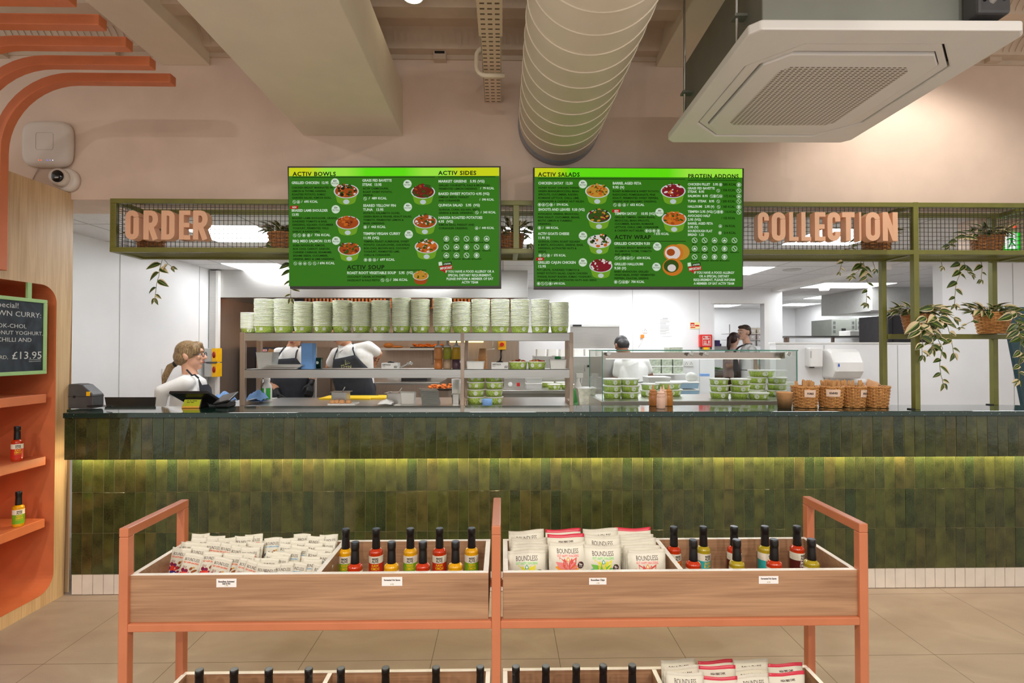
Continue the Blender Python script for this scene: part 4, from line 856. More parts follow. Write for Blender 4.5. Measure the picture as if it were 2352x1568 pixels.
def bottle_parts(kind):
    liq, lc, l1, l2, tc = {'lemon': ('yellow', 'lime', 'PRESERVED', 'LEMON', 'y'), 'kimchi': ('red', 'redl', 'RAW', 'KIMCHI', 'y'), 'lime': ('olive', 'teal', 'JALAPENO', '& LIME', 'y'), 'smoky': ('red', 'dark', 'SMOKY', 'CHIPOTLE', 'w')}[kind]
    R = 0.0262
    def fn(u, v): a = u/R; return (R*1.004*math.sin(a), -R*1.004*math.cos(a), v)
    lb = MB(); n = 40; a0 = math.radians(150)
    for z0, z1, mi in ((0.018, 0.068, 1), (0.068, 0.0945, 0)):
        vs = []
        for i in range(n+1): a = -a0+2*a0*i/n; vs += [(R*math.sin(a), -R*math.cos(a), z0), (R*math.sin(a), -R*math.cos(a), z1)]
        lb.add(vs, [(2*i, 2*i+2, 2*i+3, 2*i+1) for i in range(n)], mi, True)
    text(lb, 'eaten', 0, 0.0825, 0.0135, fn, 2, 1, align='c', width=0.024); text(lb, 'ALIVE', 0, 0.0715, 0.0142, fn, 2, 1, align='c', width=0.024)
    text(lb, l1, 0, 0.0565, 0.0125, fn, 3, 1, align='c', width=0.027); text(lb, l2, 0, 0.0445, 0.0135, fn, 3, 1, align='c', width=0.031); text(lb, 'FERMENTED HOT SAUCE', 0, 0.037, 0.0055, fn, 3, 0, align='c', width=0.032)
    for i in range(3): z_ = 0.0865-i*0.004; lb.add([fn(-0.05, z_), fn(-0.028-.003*i, z_), fn(-0.028-.003*i, z_+.0008), fn(-0.05, z_+.0008)], [(0, 1, 2, 3)], 2)
    return MB().lathe(BP, n=32).mesh('glass', LIQ[liq]), lb.mesh('wrap_label', [M['lab'], LABC[lc], M['ink'], LT[tc]]), MB().lathe([(0.0152, 0.117), (0.0149, 0.122), (0.0138, 0.158), (0.0136, 0.165), (0.0146, 0.1665), (0.0146, 0.186), (0.0135, 0.1895)], n=28).mesh('cap_sleeve', M['sleeve']), MB().lathe([(0.0118, 0.1893), (0.0118, 0.1899)], n=28).mesh('cap_top', M['captop'])
def bottle(kind, label, loc, rz, group):
    if kind not in BM: BM[kind] = bottle_parts(kind)
    t = thing('hot_sauce_bottle', label, 'bottle', loc, (0, 0, rz), group)
    for nm, me in zip(('glass', 'wrap_label', 'cap_sleeve', 'cap_top'), BM[kind]):
        o = bpy.data.objects.new(nm, me); C.objects.link(o); o.parent = cap_ if nm == 'cap_top' else t
        if nm == 'cap_sleeve': cap_ = o
def at_cap(px, py, z): return at(px, py, Z=z+0.188)
colr = {'lemon': 'yellow sauce', 'kimchi': 'red sauce', 'lime': 'olive sauce', 'smoky': 'deep red sauce'}
row_b1 = [('lemon', 793), ('kimchi', 863), ('lemon', 942), ('kimchi', 1009), ('lemon', 1083)]
for i, (k, x) in enumerate(row_b1): p = at(x, 1300, Y=1.93); bottle(k, '%s bottle, %s from left, back row, first upper tray' % (colr[k], ORD[i]), (p.x, 1.935, FL1), 0.1, 'sauce bottles in the first upper tray')
for i, (k, x) in enumerate([('kimchi', 815), ('lemon', 899), ('kimchi', 971), ('lemon', 1046)]): p = at(x, 1300, Y=1.80); bottle(k, '%s bottle, %s from left, front row, first upper tray' % (colr[k], ORD[i]), (p.x, 1.802, FL1), 0.0, 'sauce bottles in the first upper tray')
for i, (k, x, rz) in enumerate([('kimchi', 1549, 0.35), ('lime', 1617, 0.3), ('smoky', 1688, 0.5), ('lime', 1759, 0.45), ('smoky', 1833, 0.4)]): p = at(x, 1300, Y=1.93); bottle(k, '%s bottle, %s from left, back row, second upper tray' % (colr[k], ORD[i]), (p.x, 1.935, FL1), rz, 'sauce bottles in the second upper tray')
for i, (k, x) in enumerate([('smoky', 1593), ('lime', 1693), ('kimchi', 1779), ('lime', 1865)]): p = at(x, 1300, Y=1.80); bottle(k, '%s bottle, %s from left, front row, second upper tray' % (colr[k], ORD[i]), (p.x, 1.802, FL1), 0.2, 'sauce bottles in the second upper tray')
low = [('lemon', 456), ('lemon', 536), ('lemon', 616), ('lemon', 708), ('lemon', 782), ('lemon', 885), ('lemon', 1001), ('lemon', 1103), ('kimchi', 1185), ('lime', 1254), ('kimchi', 1324), ('lime', 1386), ('kimchi', 1453)]
for i, (k, x) in enumerate(low):
    p = at(x, 1535, Y=1.9); tr_ = 'first' if i < 8 else 'second'
    bottle(k, 'black-capped bottle, %s from the left in the %s lower tray' % (ORD[i if i < 8 else i-8], tr_), (p.x, 1.905, FL0), 0.1, 'bottles in the %s lower tray' % tr_)
for i, (k, x, nm) in enumerate((('lemon', 919, 'first'), ('lemon', 667, 'first'), ('kimchi', 1359, 'second'))):
    p = at(x, 1568, Y=1.79); bottle(k, 'front bottle in the %s lower tray, only its cap showing, %s' % (nm, ['right part', 'left part', 'between two back bottles'][i]), (p.x, 1.79, FL0), 0, 'front bottles in the lower trays')
for x, y, z, k, lab in ((39, 1060, SH[1]+0.025, 'kimchi', 'red sauce bottle on the middle shelf of the coral alcove'), (42, 1210, SH[2]+0.025, 'lemon', 'yellow sauce bottle with lime label on the bottom alcove shelf')):
    p = at(x, y-2, Z=z); bottle(k, lab, (p.x, p.y, z), 0.9, 'sauce bottles in the alcove')
p = at(3, 1082, Y=2.64); q = MB().box(XW-0.011, XW-0.0095, 2.62, 2.675, SH[1]-0.018, SH[1]+0.012); tag(obj('price_card', q, M['tagwhite']), 'small white price card on the middle shelf edge of the alcove', 'price card')

# ------------------------------------------------------------------ pouches
M['pouch'] = pm('cream_pouch_film', (222, 216, 198), 0.4, var=0.03, scale=14, bump=0.15)
M['crimp_c'] = pm('cream_crimp', (206, 198, 180), 0.4, var=0.05, scale=40); M['crimp_r'] = pm('crimson_crimp', (204, 44, 66), 0.35, var=0.06, scale=40)
M['brown_ink'] = pm('dark_brown_print', (66, 34, 34), 0.6)
INK = {n: pm('print_'+n, c, 0.5) for n, c in {'orange': (232, 104, 64), 'blue': (130, 176, 208), 'green': (150, 214, 130), 'pink': (236, 136, 132), 'berry': (150, 22, 50), 'scarlet': (226, 60, 40), 'violet': (64, 42, 128), 'almond': (156, 84, 36), 'nut': (222, 160, 66), 'navy': (28, 44, 92), 'leaf': (120, 190, 80), 'lemonc': (232, 222, 60), 'coral': (226, 92, 82), 'teal': (80, 170, 140), 'amber': (240, 150, 30), 'white': (244, 240, 232)}.items()}
def pouch(name, w, h, d, crimp, cm, art, seed):
    """a filled pouch standing on its base; front faces -y; returns mesh and print mesh"""
    rnd = random.Random(seed); nx, nz = 12, 14; q = MB()
    def prof(u, v):
        e = min(1, max(0, (h-crimp-v)/(h*0.3))); b = min(1, v/(h*0.1)+0.25)
        return d/2*max(0.0, (1-abs(2*u/w)**2.6))**0.6*math.sin(min(1, e)*PI/2)*b
    wob = [rnd.uniform(-1, 1) for _ in range(6)]
    def skew(u, v): return w*0.5*(0.02*math.sin(9*v/h+wob[0])) if abs(u) > w*.4 else 0
    def F(u, v, e=0.0):
        y = -prof(u, v)-0.0008*math.sin(40*u/w*0.5+wob[1]*3+v*60)*(1 if v < h-crimp else 0.4)
        z = v+0.0028*w/0.12*math.sin(5*u/w+wob[2]*2)*(v/h)**4
        return Vector((u*(0.95+0.05*v/h), y-e, z))
    def B(u, v): p = F(u, v); return Vector((p.x, prof(u, v)+0.0006, p.z))
    for G, s in ((F, 1), (B, -1)):
        vs = [G(-w/2+w*i/nx, h*j/nz) for j in range(nz+1) for i in range(nx+1)]
        fs, = [[(j*(nx+1)+i, j*(nx+1)+i+1, (j+1)*(nx+1)+i+1, (j+1)*(nx+1)+i) for j in range(nz) for i in range(nx)]]
        o = len(q.v); q.v += [tuple(v) for v in vs]
        for k, f in enumerate(fs): q.f.append(tuple(o+i for i in (f if s > 0 else f[::-1]))); q.m.append(1 if (h*((k//nx)+0.5)/nz) > h-crimp else 0); q.sm.append(True)
    n1 = (nx+1)*(nz+1)
    for i in range(nx): q.f.append((i, n1+i, n1+i+1, i+1)); q.m.append(0); q.sm.append(False); a = nz*(nx+1)+i; q.f.append((a, a+1, n1+a+1, n1+a)); q.m.append(1); q.sm.append(False)
    for j in range(nz):
        a = j*(nx+1); q.f.append((a, a+nx+1, n1+a+nx+1, n1+a)); q.m.append(0); q.sm.append(False); a += nx; q.f.append((a, n1+a, n1+a+nx+1, a+nx+1)); q.m.append(0); q.sm.append(False)
    pr = MB(); names = ['brown_ink']+list(INK); mats = [M['brown_ink']]+list(INK.values()); e_ = [0.0007]
    def fn(u, v): return F(u, v, e_[0])
    def blob(x, y, rx, ry, c, rot=0, n=14, pts=None):
        e_[0] += 0.00002; ca, sa = math.cos(rot), math.sin(rot)
        P_ = pts or [(rx*math.cos(2*PI*i/n), ry*math.sin(2*PI*i/n)) for i in range(n)]
        ring = [fn(x+a*ca-b*sa, y+a*sa+b*ca) for a, b in P_]
        pr.add([fn(x, y)]+ring, [(0, i+1, (i+1) % len(ring)+1) for i in range(len(ring))], names.index(c))
    def petal(x, y, l, wd, rot, c): blob(x, y, 0, 0, c, rot, pts=[(0, 0), (wd/2, l*.3), (wd*.45, l*.6), (0, l), (-wd*.45, l*.6), (-wd/2, l*.3)])
    art(fn, blob, petal, pr, w, h, names)
    return q.mesh(name, [M['pouch'], M[cm]]), pr.mesh('printing', mats)
def seed_art(ink, berry):
    def art(fn, blob, petal, pr, w, h, names):
        text(pr, 'BOUNDLESS', 0, h*0.795, w*0.2, fn, 0, 0, align='c', width=w*0.76)
        text(pr, 'GUT HAPPY SNACKING', 0, h*0.725, w*0.115, fn, names.index(ink), 1, align='c', width=w*0.78)
        if berry == 'red':
            for x in (-.32, -.25, -.17): blob(w*x, h*.62, w*.012, h*.04, 'berry', -.2)
            for x, y, r in ((-.3, .53, .1), (-.12, .52, .1), (.05, .45, .09), (.12, .33, .09), (-.36, .42, .08)): blob(w*x, h*y, w*r, w*r, 'berry'); blob(w*x, h*y, w*r*.45, w*r*.45, 'violet')
            blob(-w*.17, h*.42, w*.24, h*.075, 'scarlet', .15); blob(-w*.12, h*.3, w*.2, h*.07, 'violet', -.2); blob(-w*.06, h*.29, w*.08, h*.028, 'white'); blob(-w*.06, h*.29, w*.035, h*.02, 'navy')
        else:
            blob(-w*.26, h*.5, w*.18, h*.07, 'navy', -.4); blob(-w*.14, h*.42, w*.16, h*.06, 'violet', .5); blob(-w*.3, h*.38, w*.14, h*.06, 'teal'); blob(-w*.05, h*.47, w*.05, h*.03, 'lemonc'); blob(-w*.2, h*.6, w*.08, h*.012, 'navy', .6)
        for x, y, rx, ry, c, a in ((.1, .6, .09, .05, 'almond', .9), (.28, .55, .15, .045, 'almond', .55), (.22, .64, .05, .035, 'nut', .3), (.27, .44, .06, .03, 'nut', -.3), (.18, .48, .07, .03, 'almond', 1.2)): blob(w*x, h*y, w*rx, h*ry*.7, c, a)
    return art
def chip_art(c1, c2, c3, ink, num, hi=0):
    def art(fn, blob, petal, pr, w, h, names):
        top = 0.76
        if c1 == 'coral' and num == '96' and ink == 'pink' and hi: text(pr, 'HIGH FIBRE CHIPS', 0, h*.84, w*.065, fn, 0, 1, align='c', width=w*.4)
        top = .76 if hi else .865
        text(pr, 'BOUNDLESS', 0, h*(top-.065), w*.16, fn, 0, 0, align='c', width=w*.58); text(pr, 'GUT HAPPY SNACKING', 0, h*(top-.13), w*.085, fn, names.index(ink), 1, align='c', width=w*.58)
        cy = h*(.40 if hi else .485)
        for s in (-1, 1):
            for a, l, c in ((1.35, .3, c3), (1.0, .33, c2), (.6, .34, c1)): petal(w*.02*s, cy, w*l*1.12, w*.17, -a*s, c)
            petal(w*.08*s, h*.56, w*.06, w*.035, -.7*s, c1); petal(w*.16*s, h*.545, w*.07, w*.04, -1.1*s, c2)
            petal(w*.05*s, cy, w*.3, w*.13, -.18*s, c1)
        petal(0, cy, w*.33, w*.14, 0, c2); petal(0, cy+w*.2, w*.12, w*.09, 0, c3); petal(0, cy+w*.22, w*.07, w*.045, 0, 'white')
        blob(w*.34, h*(.5 if hi else .57), w*.085, w*.085, 'berry', n=20); pr.m[-20:] = [0]*20
        text(pr, num, w*.34, h*(.49 if hi else .56), w*.09, fn, names.index('white'), 1, align='c'); text(pr, 'KCAL', w*.34, h*(.462 if hi else .532), w*.035, fn, names.index('white'), 0, align='c')
    return art
PM = {}
def pouch_obj(kind, label, loc, rot, group, nm, cat):
    if kind not in PM:
        k, v = kind
        if k == 'red': PM[kind] = pouch('pouch', 0.068, 0.122, 0.016, 0.010, 'pouch', seed_art('orange', 'red'), v)
        elif k == 'blue': PM[kind] = pouch('pouch', 0.068, 0.122, 0.016, 0.010, 'pouch', seed_art('blue', 'blue'), v)
        elif k == 'green': PM[kind] = pouch('bag', 0.134, 0.172, 0.034, 0.013, 'crimp_c', chip_art('lemonc', 'leaf', 'teal', 'green', '95'), v)
        elif k == 'redtop': PM[kind] = pouch('bag', 0.134, 0.172, 0.03, 0.013, 'crimp_r', chip_art('coral', 'pink', 'amber', 'pink', '96', 1), v)
        else: PM[kind] = pouch('bag', 0.134, 0.172, 0.034, 0.013, 'crimp_c', chip_art('coral', 'pink', 'amber', 'pink', '96'), v)
    me, pr = PM[kind]
    t = thing(nm, label, cat, loc, rot, group)
    for n_, m_ in (('film', me), ('printing', pr)):
        o = bpy.data.objects.new(n_, m_); C.objects.link(o); o.parent = t
# chip bags: columns of bags one behind another, back to front (kind, centre px, top px)
cols = [('first column', [('green', 1211, 1222), ('green', 1215, 1240), ('green', 1215, 1254), ('green', 1212, 1268)]), ('second column', [('redtop', 1295, 1219), ('redtop', 1300, 1231), ('red', 1304, 1250)]),
        ('third column', [('green', 1380, 1218), ('green', 1383, 1233), ('green', 1384, 1256)]), ('fourth column', [('redtop', 1458, 1216), ('coral', 1462, 1231), ('coral', 1470, 1242), ('coral', 1476, 1256), ('coral', 1487, 1269)])]
def place_bags(cols, fl, y_back, y_front, zb, where, rack_top):
    for cn, bags in cols:
        n = len(bags)
        for i, (k, px, py) in enumerate(bags):
            y = y_back+(y_front-y_back)*i/max(1, n-1); kk = 'bagred' if k in ('red', 'coral') else k
            top = at(px, py, Y=y); tilt = random.uniform(-.04, .04)
            h_ = 0.172; z = top.z-h_*0.985
            rowname = 'the front' if i == n-1 else ('the back' if i == 0 else ORD[i]+' from the back')
            kd = {'green': 'cream chip bag with green print', 'redtop': 'crimson-topped chip bag', 'red': 'cream chip bag with coral print', 'coral': 'cream chip bag with coral print'}[k]
            pouch_obj((kk, (i*7+px) % 4), '%s, %s of %s, %s tray' % (kd, rowname.replace('the ', ''), cn, where), (top.x, y, max(z, fl)), (-0.10+0.02*i*0, random.uniform(-.025, .025), random.uniform(-.07, .07)), 'chip bags in the %s tray' % where, 'chip_bag', 'chip bag')
place_bags(cols, FL1-0.02, 1.925, 1.80, 0, 'second upper', 0)
cols2 = [('first column', [('green', 1560, 1521), ('green', 1568, 1537), ('green', 1576, 1551)]), ('second column', [('redtop', 1648, 1523), ('redtop', 1652, 1536), ('redtop', 1656, 1561)]), ('third column', [('green', 1728, 1521), ('green', 1730, 1540), ('green', 1735, 1556)]), ('fourth column', [('redtop', 1808, 1530), ('redtop', 1812, 1551)])]
place_bags(cols2, FL0-0.02, 1.93, 1.82, 0, 'second lower', 0)
# seed and nut sachets, standing in loose rows; front ones tilt sideways
def sachets(kind, pts, side):
    pts = sorted(pts, key=lambda p: p[1])
    ys = sorted(p[1] for p in pts)
    rows = {}
    for px, py, rz in pts: rows.setdefault(py//13, []).append((px, py, rz))
    nrow = len(rows)
    for ri, rk in enumerate(sorted(rows)):
        for ci, (px, py, rz) in enumerate(sorted(rows[rk])):
            f = (py-1230)/(1305-1230); y = 1.955-0.15*max(0, min(1, f))
            top = at(px, py, Y=y); z = top.z-0.122*0.97
            pouch_obj((kind, (px+py) % 4), '%s nut sachet, %s from the left in the %s row from the back' % ('red-fruit' if kind == 'red' else 'blueberry', ORD[ci], ORD[ri]), (top.x, y, max(z, FL1-0.055+0.0)), (-0.16+random.uniform(-.05, .05), math.radians(rz), random.uniform(-.12, .12)), 'nut sachets on the %s' % side, 'nut_sachet', 'sachet')
red_pts = [(455, 1231, -2), (475, 1235, 3), (447, 1240, 6), (490, 1237, 0), (518, 1240, -3), (551, 1236, 4), (580, 1232, -2), (443, 1252, 8), (480, 1249, 6), (508, 1252, 10), (536, 1250, 3), (575, 1251, 2), (437, 1260, 12), (425, 1250, 5), (533, 1259, 8), (566, 1262, 4), (471, 1274, 8), (520, 1276, 9), (552, 1277, 3), (400, 1263, 9), (421, 1276, 14), (488, 1285, 14), (515, 1277, 12), (545, 1288, 16), (560, 1292, 18)]
blue_pts = [(625, 1240, -2), (654, 1241, 4), (690, 1231, -1), (718, 1236, 3), (750, 1233, 2), (652, 1254, 3), (680, 1246, 4), (714, 1252, 3), (743, 1247, 2), (676, 1258, 6), (735, 1262, 4), (662, 1267, 3), (714, 1268, 6), (610, 1274, 12), (632, 1273, 8), (737, 1274, 6), (585, 1288, 10), (610, 1287, 4), (634, 1283, 2), (703, 1284, 4), (708, 1290, 5), (595, 1300, 10), (645, 1299, 2), (668, 1297, 8), (612, 1303, 3), (722, 1301, 12)]
sachets('red', red_pts, 'first upper tray, red fruit'); sachets('blue', blue_pts, 'first upper tray, blueberry')

# ------------------------------------------------------------------ plants
M['leaf'] = pm('dark_green_leaf', (52, 74, 28), 0.35, var=0.25, scale=30); M['leaf2'] = pm('lime_leaf_stripe', (128, 146, 60), 0.4, var=0.15, scale=30)
M['leaf3'] = pm('cream_leaf_margin', (228, 208, 166), 0.4, var=0.08, scale=30); M['stem'] = pm('brown_green_stem', (128, 122, 66), 0.6, var=0.2, scale=40)
def wicker_mat(name, a, b):
    m, t = base(name, 0.55); n = t.add('ShaderNodeTexNoise', i_Scale=180.0, i_Detail=2.0); t.link(t.co, n.inputs['Vector'])
    w = t.add('ShaderNodeTexNoise', i_Scale=45.0); t.link(t.co, w.inputs['Vector'])
    t.link(t.ramp(t.math('ADD', t.math('MULTIPLY', n.outputs[0], .6), t.math('MULTIPLY', w.outputs[0], .4)), [(0.3, lin(a)), (0.7, lin(b))]), t.p.inputs['Base Color']); return m
M['wicker'] = wicker_mat('golden_wicker', (168, 108, 54), (226, 170, 102)); M['wicker2'] = wicker_mat('brown_wicker', (150, 92, 48), (206, 144, 84)); M['soil'] = pm('dark_soil', (40, 30, 22), 0.95, var=0.3, scale=60)
M['gap_shade'] = pm('weave_gap_shade', (86, 50, 24), .7, var=.15)  # dark colour stands for the shade between the woven canes
def leaf(mb, p, d, nrm, L_, wd, rnd):
    d = Vector(d).normalized(); s = d.cross(Vector(nrm)).normalized(); n = s.cross(d).normalized(); k = 6
    cs = [-1, -0.62, -0.1, 0.16, 0.8, 1]; mi = [2, 0, 1, 0, 2] if rnd.random() < .6 else [0, 0, 1, 0, 2]
    if rnd.random() < .5: cs = [-c for c in cs]
    if rnd.random() < .25: mi = [2, 2, 1, 0, 2]
    vs = []
    for i in range(k+1):
        t = i/k; ww = wd/2*(math.sin(PI*t**0.72)**0.9 if 0 < t < 1 else 0.0)+0.0004
        c0 = Vector(p)+d*L_*t-n*L_*0.22*t*t
        for c in cs: vs.append(c0+s*ww*c+n*ww*0.35*abs(c)**1.3)
    m = len(cs)
    for i in range(k):
        for j in range(m-1): mb.add([vs[i*m+j], vs[i*m+j+1], vs[(i+1)*m+j+1], vs[(i+1)*m+j]], [(0, 1, 2, 3)], mi[j], False)
def vine(name, root, path, rnd, size=0.078, dense=0.029, parent=None):
    """a hanging shoot with leaves on both sides; path in world coordinates"""
    P_ = [Vector(p) for p in path]; pts = []
    for a, b in zip(P_[:-1], P_[1:]):
        n = max(2, int((b-a).length/0.02))
        for i in range(n): w_ = a.lerp(b, i/n); pts.append(w_+Vector((rnd.uniform(-.002, .002), rnd.uniform(-.002, .002), 0)))
    pts.append(P_[-1]); q = MB().tube(pts, 0.0016, n=5, mi=3); acc = 0; side = 1; total = sum((b-a).length for a, b in zip(pts[:-1], pts[1:])); run = 0
    for a, b in zip(pts[:-1], pts[1:]):
        acc += (b-a).length; run += (b-a).length
        if acc > dense*(0.7 if run < total*.4 else 1):
            acc = 0; side = -side; t = (b-a).normalized(); sz = size*(1.1-0.5*run/total)*rnd.uniform(.75, 1.15)
            out = Vector((side*rnd.uniform(.75, 1.0), rnd.uniform(-.5, .15), 0))+t*rnd.uniform(.25, .7)
            leaf(q, b, out, Vector((rnd.uniform(-.3, .3), -1, rnd.uniform(.2, .8))), sz, sz*0.5, rnd)
    for s in (-1, 1): t = (pts[-1]-pts[-3]).normalized(); leaf(q, pts[-1], t+Vector((s*.5, -.1, 0)), (0, -1, .3), size*.55, size*.26, rnd)
    return obj(name, q, [M['leaf'], M['leaf2'], M['leaf3'], M['stem']], root, world=True)
def basket_mesh(r0, r1, h, sy=1.0, k=13):
    """canes woven in front of and behind upright stakes, with a plaited rim and a dark liner standing for the shade in the gaps"""
    q = MB(); rows = max(6, int(h/0.0098)); n = k*5; k += 1-k % 2; n = k*5
    for j in range(rows):
        z = h*(j+.55)/rows; r = r0+(r1-r0)*z/h
        q.tube([((r+.0036*math.cos(k*math.pi*i*2/n/2*1.0+PI*j)*1.0)*math.cos(2*PI*i/n), (r+.0036*math.cos(k*PI*i/n+PI*j))*sy*math.sin(2*PI*i/n), z) for i in range(n)], 0.0049, n=5, closed=True)
    for i in range(k*2):
        a = PI*(i+.5)/k; q.tube([(r0*math.cos(a), r0*sy*math.sin(a), .002), (r1*math.cos(a), r1*sy*math.sin(a), h)], 0.0036, n=5)
    for k_ in range(2): q.tube([((r1+0.003*math.cos(i*PI/3+k_*PI))*math.cos(2*PI*i/72), (r1+0.003*math.cos(i*PI/3+k_*PI))*sy*math.sin(2*PI*i/72), h+0.003*math.sin(i*PI/3+k_*PI)) for i in range(72)], 0.0044, n=6, closed=True)
    q.lathe([(r0-0.006, 0.0), (r0-0.006, 0.006)], n=24, sy=sy, mi=1); q.lathe([(r0-0.0065, 0.004), (r1-0.0065, h*0.98)], n=32, sy=sy, cap=False, mi=1)
    return q
def plant(label, base_pt, r0, r1, h, crown, vines, seed, foliage=True, mat='wicker2', nl=46):
    """crown: (rx, ry, rz) of the leaf mound; vines: lists of pixel paths with a depth"""
    rnd = random.Random(seed); b = Vector(base_pt)
    t = thing('trailing_plant', label, 'potted plant', b, group='trailing plants on the green frame')
    obj('wicker_pot', basket_mesh(r0, r1, h, 0.8), [M[mat], M['gap_shade']], t); obj('soil', MB().lathe([(r1*0.9, h*0.86), (r1*0.9, h*0.88)], n=24, sy=0.8), M['soil'], t)
    if foliage:
        q = MB()
        for i in range(nl):
            a = rnd.uniform(0, 2*PI); e = rnd.uniform(0.05, 1.2); rr_ = rnd.uniform(.25, .85)
            p = b+Vector((crown[0]*rr_*math.cos(a), crown[1]*rr_*math.sin(a), h+crown[2]*rnd.uniform(.1, .75)*(1.2-rr_)))
            d = Vector((math.cos(a)*math.cos(e), math.sin(a)*math.cos(e)-.15, math.sin(e)-.45)); sz = rnd.uniform(.06, .095)
            leaf(q, p, d, Vector((0, -.6, 1)), sz, sz*.45, rnd)
            if i % 3 == 0: q.tube([b+Vector((rnd.uniform(-.3, .3)*r1, rnd.uniform(-.3, .3)*r1, h*.87)), b.lerp(p, .6)+Vector((0, 0, h*.6)), p], 0.0015, n=4, mi=3)
        obj('foliage', q, [M['leaf'], M['leaf2'], M['leaf3'], M['stem']], t, world=True)
    for path, y, sz in vines:
        pts = [b+Vector((0, 0, h*.9))] if path[0] is None else []
        pts += [at(x, yy, Y=y) for x, yy in path if x is not None] if path[0] is not None else [at(x, yy, Y=y) for x, yy in path[1:]]
        vine('trailing_vine', t, pts, rnd, sz)
    return t
zf = gz0+0.0145; yp = 3.145
def bp(px): return (at(px, 565, Y=yp).x, yp, zf)
plant('trailing plant in a wicker pot behind the letters O and R of ORDER', bp(347), 0.062, 0.082, 0.12, (.1, .06, .08), [([(372, 596), (366, 625), (360, 652), (356, 684)], 3.2, .085), ([(378, 596), (386, 606), (394, 612)], 3.18, .07)], 3)
plant('trailing plant in a wicker pot beside the left edge of the first menu screen', bp(650), 0.066, 0.084, 0.12, (.1, .06, .1), [([(666, 598), (672, 630), (668, 660), (668, 684)], 3.2, .075), ([(632, 552), (618, 560), (602, 568)], 3.1, .065)], 5)
plant('trailing plant in a wicker pot between the two menu screens', bp(1172), 0.066, 0.084, 0.12, (.11, .06, .11), [([(1205, 500), (1214, 530), (1216, 560)], 3.1, .07)], 6)
plant('trailing plant in a wicker pot behind the letters I, O and N of COLLECTION', bp(2013), 0.068, 0.085, 0.12, (.1, .06, .08), [([(1978, 560), (1962, 566), (1948, 572)], 3.1, .06), ([(1982, 598), (1988, 620), (1992, 650), (1990, 696)], 3.22, .07), ([(1978, 598), (1972, 622), (1956, 634)], 3.2, .07), ([(2004, 598), (2010, 618)], 3.2, .06), ([(1940, 594), (1932, 606), (1928, 624)], 3.2, .05)], 8)
plant('trailing plant in a wicker pot on the frame by the exit sign', bp(2267), 0.07, 0.088, 0.118, (.13, .07, .1), [([(2228, 540), (2205, 548), (2180, 562)], 3.08, .085), ([(2206, 596), (2204, 630), (2196, 655), (2192, 698)], 3.2, .08), ([(2214, 600), (2224, 626), (2232, 632)], 3.2, .06), ([(2252, 598), (2256, 618), (2254, 642)], 3.2, .06), ([(2160, 594), (2164, 612)], 3.2, .06)], 9)
zsh = zs1
def bp2(px): return (at(px, 767, Y=3.26).x, 3.2, zsh)
plant('large trailing plant in a wicker pot behind the green post', (at(2108, 767, Y=3.2).x, 3.2, zsh), 0.066, 0.09, 0.118, (.15, .1, .09), [([(2120, 730), (2150, 770), (2165, 800), (2157, 840), (2166, 880)], 2.99, .09), ([(2140, 720), (2175, 745), (2185, 780), (2190, 810)], 3.0, .1), ([(2110, 730), (2115, 765), (2118, 790), (2118, 815)], 2.97, .09), ([(2130, 700), (2165, 715), (2190, 730)], 3.02, .1), ([(2125, 720), (2140, 760), (2140, 800)], 2.98, .1)], 12, nl=70)
plant('trailing plant in a wicker pot on the bar, far right', (at(2280, 767, Y=3.2).x, 3.2, zsh), 0.075, 0.1, 0.13, (.16, .08, .07), [([(2320, 715), (2340, 750), (2344, 790), (2342, 830), (2340, 872)], 3.0, .085), ([(2330, 710), (2350, 740), (2352, 780), (2350, 820)], 3.05, .09), ([(2250, 735), (2228, 740), (2206, 752)], 3.12, .04)], 14, mat='wicker', nl=50)
# exit sign, red alarm lamp and leaning board at the far right
p = at(2300, 558, Y=3.45); q0, q1 = at(2296, 534, Y=3.45), at(2338, 575, Y=3.45)
es = thing('exit_sign', 'lit green running-man emergency exit sign on the beige wall', 'exit sign', ((q0.x+q1.x)/2, 3.45, (q0.z+q1.z)/2))
obj('light_box', MB().box(q0.x, q1.x, 3.43, 3.46, q1.z, q0.z), emi('exit_green', (20, 200, 30), 1.2), es, bevel=0.003, world=True)
sg = MB(); wv, hv = q1.x-q0.x, q0.z-q1.z
def eq(u, v): return (q0.x+u*wv, 3.4285, q1.z+v*hv)
sg.quad(eq(.12, .06), eq(.8, .06), eq(.8, .94), eq(.12, .94), 0)
for poly in ([(.42, .8), (.5, .86), (.58, .8), (.56, .72), (.46, .72)], [(.36, .68), (.58, .68), (.54, .42), (.42, .42)], [(.36, .66), (.2, .58), (.2, .52), (.4, .58)], [(.56, .66), (.72, .56), (.7, .5), (.54, .58)], [(.44, .44), (.54, .44), (.72, .24), (.66, .18)], [(.42, .44), (.5, .42), (.36, .12), (.26, .12)]):
    sg.add([(a, 3.4275, c) for a, _, c in (eq(u, v) for u, v in poly)], [tuple(range(len(poly)))], 1)
obj('running_man', sg, [emi('exit_white', (240, 255, 240), 1.4), emi('exit_green2', (16, 160, 40), 1.0)], es, world=True)
p = at(2332, 519, Y=3.45); tag(obj('alarm_lamp', MB().ell((p.x, 3.452, p.z), (0.006, 0.006, 0.01)), emi('red_lamp', (255, 40, 20), 4)), 'tiny red lamp glowing above the exit sign', 'lamp')
q = MB(); a, b, c_, d_ = at(2306, 705, Y=4.3), at(2420, 705, Y=4.3), at(2470, 935, Y=4.3), at(2352, 935, Y=4.3)
vv = [a, b, c_, d_]; q.add([(p.x, 4.3, p.z) for p in vv]+[(p.x, 4.33, p.z) for p in vv], [(0, 1, 2, 3), (7, 6, 5, 4), (0, 4, 5, 1), (1, 5, 6, 2), (2, 6, 7, 3), (3, 7, 4, 0)])
